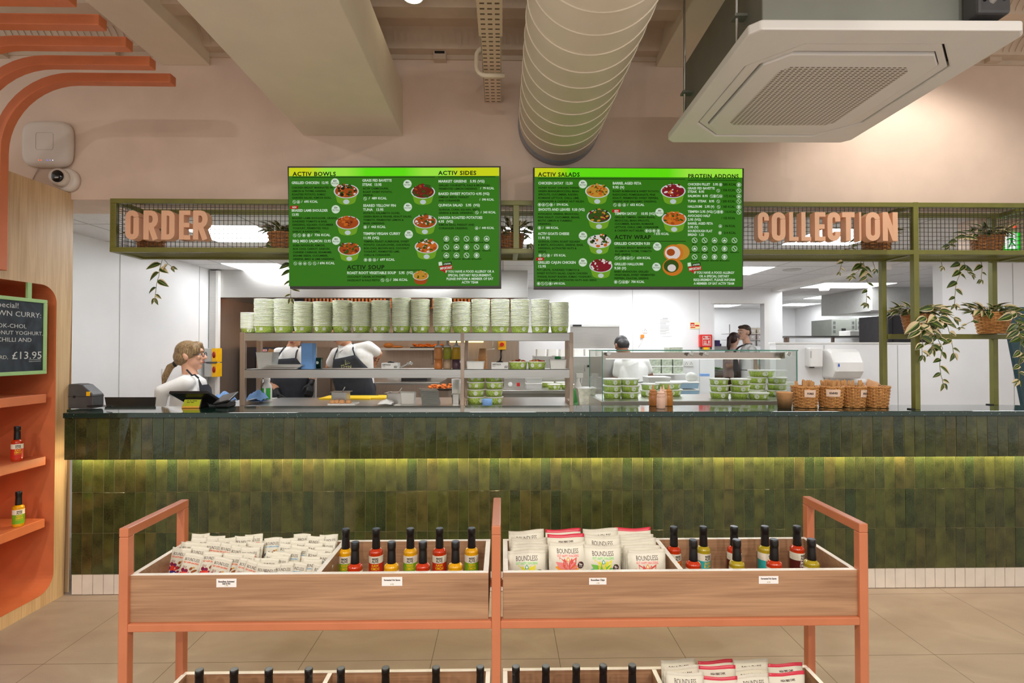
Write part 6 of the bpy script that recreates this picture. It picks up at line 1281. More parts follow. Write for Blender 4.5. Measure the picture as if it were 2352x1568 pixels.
def cloth(label, px0, px1, py0, py1, y, mat, seed, nm='cloth'):
    rnd = random.Random(seed); x0, x1, z0, z1 = ext(px0, px1, py0, py1, y); nx, ny = 14, 10; q = MB(); vs = []
    for j in range(ny+1):
        for i in range(nx+1): u, v = i/nx*2-1, j/ny*2-1; e = max(0, 1-u*u*.9)*max(0, 1-v*v*.9); vs.append(((x0+x1)/2+u*(x1-x0)/2, y+.08+v*.08, z0+.002+(z1-z0)*e**.6*(.75+.25*math.sin(5*u+rnd.random()*2)*math.cos(6*v+rnd.random()))))
    q.add(vs, [(j*(nx+1)+i, j*(nx+1)+i+1, (j+1)*(nx+1)+i+1, (j+1)*(nx+1)+i) for j in range(ny) for i in range(nx)], 0, True); q.add([(v[0], v[1], z0+.0005) for v in vs], [(j*(nx+1)+i, (j+1)*(nx+1)+i, (j+1)*(nx+1)+i+1, j*(nx+1)+i+1) for j in range(ny) for i in range(nx)], 0, True)
    return tag(obj(nm, q, mat), label, 'cloth')
cloth('crumpled pale blue paper cloth in the left corner of the steel shelf', 562, 600, 895, 922, 4.3, M['blue'], 2)
cloth('crumpled white cloth on the bench by the yellow board', 866, 898, 918, 930, 4.15, M['plastic'], 4)
cloth('blue paper sheet beside the woman at the till', 484, 524, 896, 927, 4.3, M['blue'], 9)
yel = pm('yellow_chopping_board', (250, 206, 20), .5, var=.03)
for px0, px1, py, lab in ((732, 850, 918, 'yellow chopping board under the small steel pan'), (853, 902, 917, 'yellow chopping board left of the second steel pan')):
    a, b = onb(px0, py), onb(px1, py); tag(obj('chopping_board', MB().box(a.x, b.x, a.y, a.y+.27, 1.0002, 1.016), yel, bevel=.004), lab, 'chopping board', 'yellow chopping boards')
def gpan(px0, px1, py0, py1, lab, spoon=True, zz=1.0):
    a, b = at(px0, py1, Z=zz), at(px1, py1, Z=zz); h = at(px0, py0, Y=a.y).z-zz; w = (b.x-a.x)/2; t = thing('steel_pan', lab, 'pan', ((a.x+b.x)/2, a.y+w*.5, zz+.0005), group='small steel pans on the bench')
    q = MB(); ring_solid(q, rr2(w*.8, .012), rr2(w*.77, .01), 0, h); ring_solid(q, rr2(w, .012), rr2(w*.77, .01), h-.002, h); q.prism(rr2(w*.79, .012), 0, .002); obj('pan_body', q, M['steel'], t, bevel=.001); obj('sauce', MB().prism(rr2(w*.76, .01), h*.8, h*.82), pm('pan_sauce', (150, 84, 40), .4), t)
    if spoon: obj('spoon_handle', MB().tube([(0, 0, h*.7), (w*.5, -.02, h+.04)], .004, n=6), M['steel'], t)
gpan(758, 801, 900, 923, 'small steel pan with a spoon standing on the yellow board', zz=1.0162); gpan(884, 934, 902, 926, 'steel pan with a spoon at the right of the boards'); gpan(1036, 1058, 905, 927, 'small deep steel pan against the middle shelf post', False)
t = th('food_tray', 'white board with brown paper scraps at the front of the bench', 'board', 790, 930, 3.95); b0 = onb(790, 929); t.location = (b0.x, b0.y, 1.0)
obj('board', MB().box(-.12, .1, -.05, .1, .0003, .012), M['plastic'], t, bevel=.003)
for k, x in enumerate((-.09, -.055, -.01, .04)): tag(obj('paper_scrap', MB().lathe([(.02, 0), (.026, .006), (.02, .024), (.012, .03)], n=8, smooth=False), M['kraft']), 'crumpled brown paper cup, %s from the left on the white board' % ORD[k], 'paper scrap', 'brown scraps on the white board').location = (b0.x+x, b0.y-.02+.01*(k % 2), 1.0123)
lidm = MB().prism(rr2(.075, .03), 0, .0025).mesh('clear_lid', M['clear'])
c0 = onb(983, 929)
for k in range(16): o = bpy.data.objects.new('clear_lid', lidm); C.objects.link(o); o.location = (c0.x+.02-.0015*k, c0.y+.06, 1.001+.0078*k); o.rotation_euler = (.05, .06, .02*k); tag(o, 'cloudy plastic lid, %s from the bottom of the lid stack on the bench' % ORD[k], 'lid', 'stack of cloudy lids')
t = tub_open(921, 955, 822, 'white round-cornered tub behind the lid stack on the bench', y=c0.y+.1, zz=1.0003)
t = thing('label_roll_tub', 'pale stacked tubs with a yellow sticker left of the middle shelf post', 'tub', (at(1048, 900, Y=4.55).x, 4.55, 1.0003)); x0, x1, z0, z1 = ext(1037, 1060, 870, 904, 4.55); obj('tub_body', MB().lathe([(.036, 0), (.042, z1-1.0)], n=24), M['ltub'], t); obj('sticker', MB().box(.0, .03, -.045, -.04, .03, .07), yel, t)
# lidded bowls under the right shelf
LB = bowl_mesh('lidded_bowl', .074, .066, .058, lid=True)
for cx_, nm in ((1093, 'left'), (1135, 'right')):
    for k in range(4):
        o = bpy.data.objects.new('lidded_bowl', LB); C.objects.link(o); o.location = (at(cx_, 900, Y=4.33).x+random.uniform(-.004, .004), 4.33, 1.0004+.0625*k); o.rotation_euler = (0, 0, random.uniform(-1, 1)); tag(o, 'lidded green bowl, %s from the bottom of the %s pile under the shelf' % (ORD[k], nm), 'bowl', 'lidded bowls under the pass shelf')
p = onb(1120, 930); tag(obj('paper_roll', MB().cyl((p.x, 4.12, 1.0005), (p.x, 4.12, at(1120, 916, Y=4.12).z), .04, n=28), M['blue']), 'blue paper roll in front of the lidded bowl piles', 'paper roll')
def sprayer(px, py, lab, zz=1.0):
    b = at(px, py, Z=zz); s = 1.0; t = thing('spray_bottle', lab, 'bottle', (b.x, b.y, zz+.0004)); obj('liquid_body', MB().lathe([(.036, 0), (.04, .005), (.04, .1), (.034, .12)], n=24), pm('green_liquid', (110, 214, 120), .2, trans=.3), t); obj('shoulder', MB().lathe([(.034, .12), (.03, .15), (.016, .185), (.018, .21)], n=24), M['plastic'], t); obj('trigger_head', MB().box(-.014, .045, -.012, .012, .21, .25).box(.03, .036, -.006, .006, .165, .215), M['plastic'], t, bevel=.005)
sprayer(1327, 924, 'white trigger spray bottle with green liquid right of the steel shelf')
b = onb(1347, 929); t = thing('herb_box', 'clear box of chopped herbs on the bench left of the glass case', 'box', (b.x, b.y+.05, 1.0004)); obj('box_body', MB().lathe([(.08, 0), (.105, .13)], n=4, smooth=False, M=Matrix.Rotation(PI/4, 4, 'Z')), pm('herb_box_side', (222, 222, 206), .35, var=.25, scale=26), t); obj('lid', MB().box(-.08, .08, -.08, .08, .13, .14), M['plastic'], t, bevel=.003)

# ------------------------------------------------------------------ glass display case
gm = bpy.data.materials.new('clear_glass'); gm.use_nodes = True; gt = NT(gm); gt.n.remove(gt.n['Principled BSDF']); tr1 = gt.add('ShaderNodeBsdfTransparent'); tr1.inputs[0].default_value = (.955, .975, .965, 1); gl1 = gt.add('ShaderNodeBsdfGlossy'); gl1.inputs['Roughness'].default_value = .01
fz = gt.add('ShaderNodeFresnel', i_IOR=1.45); ns = gt.add('ShaderNodeTexNoise', i_Scale=2.0); mx = gt.add('ShaderNodeMixShader'); gt.link(gt.math('ADD', gt.math('MULTIPLY', fz.outputs[0], .4), gt.math('MULTIPLY', ns.outputs[0], .01)), mx.inputs[0]); gt.link(tr1.outputs[0], mx.inputs[1]); gt.link(gl1.outputs[0], mx.inputs[2]); gt.link(mx.outputs[0], gt.n['Material Output'].inputs[0])
M['glass'] = gm; M['gedge'] = pm('green_glass_edge', (70, 150, 130), .15, var=.1)
GY0, GY1 = 3.72, 4.28; gxa, gxb = at(1383, 860, Y=GY0).x, at(1832, 860, Y=GY0).x; gz0_, gz1_ = at(1600, 925, Y=GY0).z, at(1600, 803.5, Y=GY0).z
gc = thing('glass_case', 'glass display case full of lidded green bowls on the pass', 'display case', ((gxa+gxb)/2, 4.0, 1.0))
obj('base_tray', MB().box(gxa-.01, gxb+.01, GY0-.01, GY1, 1.0003, gz0_+.014), M['steel'], gc, bevel=.003, world=True)
gb = gz0_+.0145
def pane(nm, *b):
    q = MB().box(*b); d = [b[1]-b[0], b[3]-b[2], b[5]-b[4]]; k = d.index(min(d)); q.m = [0 if f//2 == {0: 0, 1: 1, 2: 2}[k] else 1 for f in range(6)]
    return obj(nm, q, [M['glass'], M['gedge']], gc, world=True)
_ob = MB.box
def boxm(q, x0, x1, y0, y1, z0, z1): return q
pane('front_pane', gxa, gxb, GY0, GY0+.006, gb, gz1_-.008); pane('side_pane', gxa, gxa+.006, GY0+.007, GY1, gb, gz1_-.008); pane('side_pane', gxb-.006, gxb, GY0+.007, GY1, gb, gz1_-.008); pane('top_pane', gxa-.004, gxb+.004, GY0-.004, GY1, gz1_-.007, gz1_)
x0, x1, z0, z1 = ext(1384, 1803, 809, 823, GY0+.05); obj('light_rail', MB().box(x0, x1, GY0+.05, GY0+.085, z0, z1), pm('polished_rail', (196, 176, 168), .08, metal=1.0, var=.03), gc, world=True); obj('lamp_strip', MB().box(x0+.03, x1-.03, GY0+.055, GY0+.08, z0-.004, z0-.0005), emi('case_lamp', (255, 246, 224), 2.5), gc, world=True)
obj('end_post', MB().box(x1-.005, x1+.02, GY1-.06, GY1-.04, gb, z1), M['steel_dk'], gc, world=True)
for px in (1399, 1589, 1624, 1812):
    p = at(px, 812, Y=GY0-.006); obj('glass_clip', MB().box(-.014, .014, -.003, .004, -.014, .014, M=Matrix.Translation(p) @ Matrix.Rotation(.5, 4, 'Y')), M['steel'], gc, bevel=.002, world=True)
OV = bowl_mesh('lidded_tub', .072, .062, .05, lid=True, sx=1.42)
DB = bowl_mesh('lidded_bowl', .07, .063, .046, lid=True)
tubs = [('first column', 1406, 3.95, 3, 0), ('second column', 1447, 3.95, 3, 0), ('third column', 1492, 4.12, 2, 0), ('fourth column', 1536, 4.14, 2, 1), ('fifth column', 1652, 3.95, 3, 0), ('sixth column', 1700, 3.92, 3, 0), ('back column', 1738, 4.16, 3, 0), ('eighth column', 1784, 4.1, 3, 0), ('low column', 1742, 3.86, 1, 0)]
for nm, px, y, n, ov in tubs:
    for k in range(n): o = bpy.data.objects.new('lidded_bowl', OV if ov else DB); C.objects.link(o); o.location = (at(px, 900, Y=y).x+random.uniform(-.004, .004), y, gb+.0003+.0507*k+(.004*k if ov else 0)); o.rotation_euler = (0, 0, random.uniform(-.7, .7) if not ov else 0); tag(o, 'lidded green bowl, %s from the bottom of the %s in the glass case' % (ORD[k], nm), 'bowl', 'lidded bowls in the glass case')
o = bpy.data.objects.new('lidded_bowl', OV); C.objects.link(o); o.location = (at(1750, 860, Y=4.14).x, 4.15, gb+.0507*3+.002); tag(o, 'wide lidded green bowl on top of the pile at the right of the glass case', 'bowl')
# blue and clear storage boxes behind the case
def crate(px0, px1, py0, py1, Y, d, mat, lab, grp, lid=None, cat='storage box'):
    t = th('storage_box', lab, cat, (px0+px1)/2, py1, Y, grp); x0, x1, z0, z1 = ext(px0, px1, py0, py1, Y); w = x1-x0; obj('box_body', MB().add([(x0+w*.04, Y, z0), (x1-w*.04, Y, z0), (x1-w*.04, Y+d, z0), (x0+w*.04, Y+d, z0), (x0, Y, z1), (x1, Y, z1), (x1, Y+d, z1), (x0, Y+d, z1)], [(3, 2, 1, 0), (4, 5, 6, 7), (0, 1, 5, 4), (1, 2, 6, 5), (2, 3, 7, 6), (3, 0, 4, 7)]), mat, t, world=True); obj('lid', MB().box(x0-w*.02, x1+w*.02, Y-.004, Y+d, z1, z1+.012), lid or M['plastic'], t, bevel=.003, world=True); return t
herb = pm('herbs_in_box', (170, 178, 158), .4, var=.35, scale=30); bluec = pm('blue_tint_box', (150, 184, 210), .35, var=.05)
YBk = 5.6
bk = thing('back_bench', 'white-topped back bench behind the glass case', 'bench', (1.9, 5.8, 0)); obj('bench_top', MB().box(.86, 2.85, 5.45, 6.2, at(1600, 918, Y=5.45).z-.04, at(1600, 918, Y=5.45).z), M['steel'], bk, bevel=.004, world=True)
for x in (.9, 2.8): obj('leg', MB().box(x-.02, x+.02, 5.5, 5.54, 0, at(1600, 918, Y=5.45).z-.04), M['steel'], bk, world=True); obj('leg', MB().box(x-.02, x+.02, 6.1, 6.14, 0, at(1600, 918, Y=5.45).z-.04), M['steel'], bk, world=True)
k = 0
for px0, px1, py0, py1, m, lid, lab in ((1494, 1518, 823, 842, herb, None, 'clear box of herbs, upper left of the wall stack'), (1520, 1544, 823, 842, herb, None, 'clear box of herbs, upper middle of the wall stack'), (1546, 1569, 823, 842, herb, None, 'clear box of herbs, upper right of the wall stack'), (1538, 1568, 798, 818, herb, None, 'herb box alone on top of the wall stack'), (1494, 1518, 842, 857, herb, None, 'clear box of herbs, lower left of the wall stack'), (1520, 1544, 842, 857, herb, None, 'clear box of herbs, lower middle of the wall stack'), (1546, 1569, 842, 857, herb, None, 'clear box of herbs, lower right of the wall stack')):
    crate(px0, px1, py0, py1, 7.2, .25, m, lab, 'herb boxes stacked by the wall', lid)
ws = th('wall_shelf', 'white wall shelf carrying the clear herb boxes', 'shelf', 1530, 860, 7.2); pbox('board', ws, M['plastic'], 1488, 1575, 858, 861, 7.15, .44)
crate(1540, 1606, 880, 892, 5.6, .3, bluec, 'blue-tinted storage box with white lid, upper one of the pair', 'blue-tinted boxes'); crate(1562, 1606, 897, 915, 5.6, .3, bluec, 'blue-tinted storage box, lower one of the pair', 'blue-tinted boxes')
crate(1490, 1540, 868, 890, 5.7, .25, M['clear'], 'cloudy storage box left of the blue-tinted boxes', None); q = MB(); fbox(q, 1541, 1562, 893, 916, 5.5, .04); tag(obj('brown_card', q, M['kraft']), 'brown cardboard piece beside the blue-tinted boxes', 'card')
tag(obj('cling_bag', MB().ell(at(1588, 866, Y=5.75), (.07, .06, .058), n=12, k=8), M['clear']), 'cloudy plastic bag on the shelf by the white wall', 'bag'); q = MB(); fbox(q, 1610, 1630, 858, 864, 6.6, .06); tag(obj('blue_clipboard', q, M['blue'], bevel=.002), 'small blue box on the wall below the fire blanket', 'box')

# ------------------------------------------------------------------ on the white back wall
YWb = 7.595
fb = th('fire_blanket', 'red fire blanket box on the white wall by the doorway', 'fire blanket', 1622, 785, YWb); pbox('case', fb, M['red'], 1608, 1636.5, 768, 797, YWb-.07, .07, .01)
q = MB(); Yf_ = YWb-.0712; x0, x1, z0, z1 = ext(1614, 1632, 772, 793, Yf_); ring = [(x0, z0), (x1, z0), (x1, z1), (x0, z1)]
for a, b in zip(ring, ring[1:]+ring[:1]): stroke(q, [a, b], .004, Yf_, Yf_+.001)
ftext(q, 'FIRE', 1622.6, 775.6, 3.4, Yf_, 0, w=7); ftext(q, 'BLANKET', 1622.6, 779.6, 3.4, Yf_, 0, w=15)
for k in range(4): fbox(q, 1616.5, 1623, 782.6+k*2, 783.3+k*2, Yf_, .0004)
fbox(q, 1616, 1630, 789.5, 791, Yf_, .0004); fbox(q, 1627, 1629.5, 782, 788, Yf_, .0004); obj('white_print', q, M['seal'], fb, world=True); pbox('yellow_tab', fb, M['yellow'], 1616, 1629, 797, 803, YWb-.06, .02); [pbox('pull_tape', fb, M['black'], a, a+3, 797, 802, YWb-.06, .01) for a in (1609, 1632)]
nt = th('notice', 'white printed notice paper on the back wall', 'notice', 1528, 750, YWb); pbox('sheet', nt, M['paper'], 1513, 1543, 728, 772, YWb-.003, .003, 0); q = MB()
for k in range(13): fbox(q, 1516, 1516+random.choice([18, 22, 20, 14]), 734+k*2.7, 734.7+k*2.7, YWb-.0036, .0004)
fbox(q, 1522, 1534, 730.5, 731.6, YWb-.0036, .0004); obj('printing', q, M['grey'], nt, world=True)
fs_ = th('fire_sign', 'red and cream fire action sign on the back wall', 'sign', 1596, 747, YWb); pbox('plate', fs_, pm('cream_sign', (246, 232, 170), .5), 1585, 1607, 740, 755, YWb-.004, .004, 0); q = MB(); fbox(q, 1586, 1595, 741, 749, YWb-.0045, .0006); fbox(q, 1586, 1597, 750.5, 753, YWb-.0045, .0006); fbox(q, 1596.5, 1606, 746, 749.5, YWb-.0045, .0006); obj('red_fields', q, M['red'], fs_, world=True); q = MB(); ftext(q, 'ae', 1590.5, 747.5, 4.5, YWb-.0052, 0); obj('pictogram', q, M['paper'], fs_, world=True)
def socket(px0, px1, py0, py1, Y, lab, gang, par=None):
    t = th('wall_socket', lab, 'socket', (px0+px1)/2, (py0+py1)/2, Y, 'white wall sockets'); pbox('plate', t, M['plastic'], px0, px1, py0, py1, Y-.012, .012, .003)
    q = MB(); w = (px1-px0)/gang
    for g in range(gang):
        for dx, dy in ((.5, .35), (.3, .6), (.7, .6)): x = px0+w*(g+dx); y = py0+(py1-py0)*dy; fbox(q, x-.7, x+.7, y-1, y+1, Y-.0125, .001)
    obj('pin_holes', q, M['grey'], t, world=True); return t
socket(1476, 1488, 752, 764, YWb, 'wall socket with an orange plug below it, right of the steel lid', 1); socket(1571, 1593, 828, 841, YWb, 'double wall socket above the storage boxes', 2)
q = MB(); fbox(q, 1473, 1480, 768, 776, YWb-.05, .05); t = tag(obj('orange_plug', q, pm('orange_plug', (246, 126, 20), .4), bevel=.004), 'bright orange plug below a socket on the back wall', 'plug'); tag(obj('plug_cable', MB().tube([at(1476, 776, Y=YWb-.02), at(1472, 786, Y=YWb-.02), at(1466, 798, Y=YWb-.02)], .006, n=6), M['plastic']), 'white cable running down from the orange plug', 'cable')
# left wall: socket and switch boxes
def lbox(name, parent, mat, pxa, pxb, pya, pyb, d, bevel=.003, off=0.0):
    a, b = at(pxa, pya, X=XL+off), at(pxb, pya, X=XL+off); z1, z0 = at((pxa+pxb)/2, pya, X=XL+off).z, at((pxa+pxb)/2, pyb, X=XL+off).z; return obj(name, MB().box(XL+off, XL+off+d, a.y, b.y, z0, z1), mat, parent, bevel, world=True)
t = thing('wall_socket', 'white wall socket on the left kitchen wall behind the woman', 'socket', at(379, 856, X=XL), group='white wall sockets'); lbox('plate', t, M['plastic'], 371, 388, 846, 867, .012)
for k, (pa, pb2, lab) in enumerate(((800, 831, 'grey isolator box with red knob on the left wall, upper one'), (834, 865, 'grey isolator box with red knob on the left wall, lower one'))):
    Yi = 5.72; t = th('isolator_switch', lab, 'switch', 483, (pa+pb2)/2, Yi, 'isolator switches'); pbox('box', t, M['lgrey'], 469, 486, pa, pb2, Yi, .12, .004); pbox('yellow_plate', t, M['yellow'], 486, 496, pa-.5, pb2+.5, Yi-.005, .12, .002); p = at(491, (pa+pb2)/2-1, Y=Yi-.012); obj('red_knob', MB().ell(p, (.017, .012, .036), n=14, k=8), pm('dark_red_knob', (150, 14, 20), .35), t.children[-1], world=True)
q = MB(); fbox(q, 474, 496, 830.5, 834, 5.7, .02); tag(obj('cable_clip', q, M['grey']), 'dark strip between the two isolator boxes', 'strip')
struct('trim_13', fbox(MB(), 481, 496, 621, 930, 5.86, .04), M['steel']); struct('trim_14', fbox(MB(), 496, 499, 621, 930, 5.85, .05), M['plastic'])

# ------------------------------------------------------------------ cooking line under the hood
hx0, hx1 = at(498, 650, Y=5.9).x, at(1212, 650, Y=5.9).x; hz0 = at(800, 683.5, Y=5.9).z
hd = thing('extraction_hood', 'wide stainless steel extraction hood above the cooking line', 'extraction hood', ((hx0+hx1)/2, 6.6, hz0))
obj('front_panel', MB().box(hx0, hx1, 5.9, 5.92, hz0, ZC-.001), M['steel'], hd, bevel=.003, world=True); obj('side_panel', MB().box(hx0, hx0+.02, 5.92, 7.58, hz0, ZC-.001), M['steel'], hd, world=True); obj('side_panel', MB().box(hx1-.02, hx1, 5.92, 7.58, hz0, ZC-.001), M['steel'], hd, world=True); obj('gutter', MB().box(hx0+.02, hx1-.02, 5.92, 6.0, hz0, hz0+.015), M['steel_dk'], hd, world=True)
M['warm_lit'] = pm('warm_lit_steel', (190, 120, 76), .35, metal=.6, var=.2, scale=6)  # filter steel with the warm hood light put into its colour
x = hx0+.8
fbk = MB().box(hx0+.02, hx1-.02, 7.1, 7.12, hz0-.03, ZC-.01); obj('filter_back', fbk, M['black'], hd, world=True)
for g in range(5):
    q = MB(); xa_ = hx0+.55+g*.58
    for i in range(11): q.box(xa_+i*.05, xa_+i*.05+.026, 7.07, 7.09, hz0-.02, ZC-.05)
    q.box(xa_-.02, xa_+.55, 7.065, 7.07, hz0-.03, hz0-.018); obj('baffle_filter', q, M['warm_lit'], hd, world=True)
obj('hood_lamp', MB().box(hx0+.6, hx1-.5, 6.5, 6.56, ZC-.06, ZC-.03), emi('hood_lamp', (255, 206, 150), 10), hd, world=True)
cl = MB().box(hx0, hx1-.05, 7.5, 7.56, 0, hz0+.2); struct('wall_cookline', cl, M['steel_dk']); struct('wall_cookline_left', MB().box(hx0, hx0+.02, 5.92, 7.5, 0, hz0-.001), M['steel_dk'])
sb_ = thing('side_table', 'pale steel side table between the till and the shelf unit', 'table', (at(505, 920, Y=4.4).x, 4.4, 0)); x0, x1 = at(470, 920, Y=4.15).x, at(543, 920, Y=4.15).x; obj('table_top', MB().box(x0, x1, 4.15, 4.9, .965, .9995), M['lgrey'], sb_, bevel=.003, world=True); [obj('leg', MB().box(x, x+.03, y, y+.03, 0, .965), M['steel'], sb_, world=True) for x in (x0+.01, x1-.04) for y in (4.17, 4.85)]
ov_ = th('combi_oven', 'dark combi oven with blue-black panel behind the shelf unit', 'oven', 590, 930, 6.3); x0, x1, _, z1 = ext(556, 640, 797, 930, 6.3); obj('body', MB().box(x0, x1, 6.3, 6.88, 0, z1), pm('dark_oven', (40, 34, 32), .4, var=.1), ov_, world=True); pbox('control_panel', ov_, pm('navy_panel', (30, 32, 56), .3), 585, 622, 799, 818, 6.285, .014); q = MB(); fbox(q, 597, 613, 802, 807, 6.283, .001, 0); ftext(q, 'RATIONAL', 605, 806.2, 3.2, 6.2815, 1, w=14); obj('badge', q, [pm('badge_pink', (226, 196, 190), .5), M['red']], ov_.children[-1], world=True); pbox('door_glass', ov_, M['black_gloss'], 585, 640, 820, 905, 6.29, .01); obj('dial', MB().cyl(at(600, 875, Y=6.27), at(600, 875, Y=6.3), .03, n=20), M['lgrey'], ov_, world=True)
sp = th('steel_cabinet', 'tall brushed steel cabinet behind the blue carton', 'cabinet', 720, 900, 6.9); x0, x1, _, z1 = ext(640, 727, 797, 930, 6.9); obj('body', MB().box(x0, x1, 6.9, 7.45, 0, z1), M['steel'], sp, bevel=.003, world=True); pbox('door_edge', sp, M['lgrey'], 724.5, 727, 797, 930, 6.89, .01, 0)
ws2 = th('wall_shelf', 'long steel wall shelf carrying bread behind the cooks', 'shelf', 930, 800, 7.1); pbox('board', ws2, M['steel'], 868, 1066, 799, 804, 7.1, .38); [pbox('bracket', ws2, M['steel_dk'], a, a+4, 804, 835, 7.46, .03) for a in (990, 1060)]
for px0, px1, py, m, lab, nm, cat in ((878, 902, 787, 'warm', 'toasted loaf at the left of the wall shelf', 'bread_loaf', 'bread'), (896, 924, 793, 'warm', 'flat bread beside the loaf on the wall shelf', 'flat_bread', 'bread')):
    x0, x1, z0, z1 = ext(px0, px1, py, 799, 7.15); tag(obj(nm, MB().ell(((x0+x1)/2, 7.22, z0+(z1-z0)*.5), ((x1-x0)/2, .08, (z1-z0)/2), n=16, k=8), M[m]), lab, cat)
t = th('baking_tray', 'dark tray of orange roasted food on the wall shelf', 'tray', 985, 798, 7.2); pbox('tray', t, M['black'], 942, 1020, 796.5, 799, 7.12, .3); q = MB()
x0, x1, z0, z1 = ext(950, 1014, 788, 796, 7.25)
for i in range(40): q.ell((random.uniform(x0, x1), random.uniform(7.16, 7.36), z0+random.uniform(.0, .035)), (.035, .02, .014), n=7, k=5)
obj('roasted_food', q, M['foodo'], t, world=True)
tag(obj('strip_lamp', fbox(MB(), 1033, 1110, 782.5, 786, 6.9, .05), emi('warm_strip', (255, 220, 120), 5)), 'warm glowing strip lamp below the hood', 'lamp')
iso = th('isolator_switch', 'yellow isolator with red knob on the steel wall', 'switch', 1152, 792, 7.49, 'isolator switches'); pbox('plate', iso, M['yellow'], 1144, 1162, 783, 803, 7.45, .05, .004); obj('red_knob', MB().cyl(at(1153, 791, Y=7.42), at(1153, 791, Y=7.45), .03, n=20), M['red'], iso, world=True); obj('cord', MB().tube([at(1151, 803, Y=7.47), at(1151, 820, Y=7.46), at(1147, 835, Y=7.45)], .012, n=8), M['black'], iso, world=True)
tag(obj('pull_cord', MB().tube([at(1132, 783, Y=7.2), at(1131, 800, Y=7.2)], .005, n=6).tube([at(1118, 803, Y=7.2), at(1136, 801, Y=7.2)], .008, n=6), M['lgrey']), 'thin hanging steel hook left of the yellow isolator', 'hook')
gr = th('grill', 'flat steel grill plate with raised sides on the cooking line', 'grill', 900, 930, 6.2); x0, x1, z0, z1 = ext(856, 1010, 878, 930, 6.2); obj('cabinet', MB().box(x0, x1, 6.2, 7.0, 0, z1-.03), M['steel_dk'], gr, world=True); obj('hot_plate', MB().box(x0, x1, 6.2, 7.0, z1-.03, z1), M['steel'], gr, bevel=.004, world=True); obj('splash_guard', MB().box(x0, x1, 6.98, 7.0, z1, z1+.12), M['steel'], gr, world=True); obj('sandwich_press', MB().box(x0+.3, x0+.62, 6.4, 6.8, z1, z1+.05), M['black'], gr, bevel=.01, world=True)
pt = th('prep_table', 'steel prep table edge behind the second cook', 'table', 820, 930, 6.0); x0, x1, z0, z1 = ext(795, 842, 882, 887, 6.0); obj('table_top', MB().box(x0, x1, 6.0, 7.2, z0, z1), M['steel'], pt, world=True); [obj('leg', MB().box(x, x+.04, y, y+.04, 0, z0), M['steel_dk'], pt, world=True) for x in (x0, x1-.04) for y in (6.01, 7.1)]
t = th('food_tray', 'steel tray heaped with orange roast vegetables by the lid stack', 'tray', 1008, 894, 5.2); pbox('tray', t, M['black'], 978, 1038, 893, 896, 5.2, .35); x0, x1, z0, z1 = ext(984, 1032, 886, 893, 5.3); q = MB()
for i in range(60): q.ell((random.uniform(x0, x1), random.uniform(5.24, 5.5), z0+random.uniform(0, .035)), (.02, .014, .011), n=7, k=5)
obj('vegetables', q, M['foodo'], t, world=True); pbox('stand', t, M['steel_dk'], 985, 1030, 896, 930, 5.22, .3)
b2_ = th('steam_counter', 'steel counter with a control panel right of the bowl piles', 'counter', 1220, 930, 5.9); x0, x1, z0, z1 = ext(1156, 1312, 896, 930, 5.9); obj('body', MB().box(x0, x1, 5.9, 6.55, 0, z1-.04), M['steel'], b2_, world=True); obj('worktop', MB().box(x0-.01, x1+.01, 5.88, 6.57, z1-.04, z1), M['steel'], b2_, bevel=.003, world=True); x0, x1, _, zq = ext(1157, 1206, 868, 893, 6.3); obj('control_panel', MB().box(x0, x1, 6.3, 6.6, z1, zq), M['steel'], b2_, bevel=.003, world=True); obj('knob', MB().cyl(at(1172, 882, Y=6.27), at(1172, 882, Y=6.3), .026, n=18), M['plastic'], b2_, world=True); pbox('red_switch', b2_, M['red'], 1187, 1194, 879, 887, 6.29, .02)
for k, (pa, pb2) in enumerate(((868, 880), (881, 894))): crate(1208, 1245, pa+1, pb2, 6.1, .2, M['clear'], 'cloudy food box on the steel counter, %s of the pair' % ['upper', 'lower'][k], 'cloudy food boxes')
for k, (px, y) in enumerate(((1273, 6.05), (1304, 6.05), (1258, 6.4), (1290, 6.4))): o = bpy.data.objects.new('lidded_bowl', LB); C.objects.link(o); o.location = (at(px, 895, Y=y).x, y, z1+.0004); o.rotation_euler = (0, 0, k*.4); tag(o, 'lidded green bowl on the steel counter, %s' % ['front left one', 'front right one', 'back left one', 'back right one'][k], 'bowl', 'lidded bowls on the steel counter')
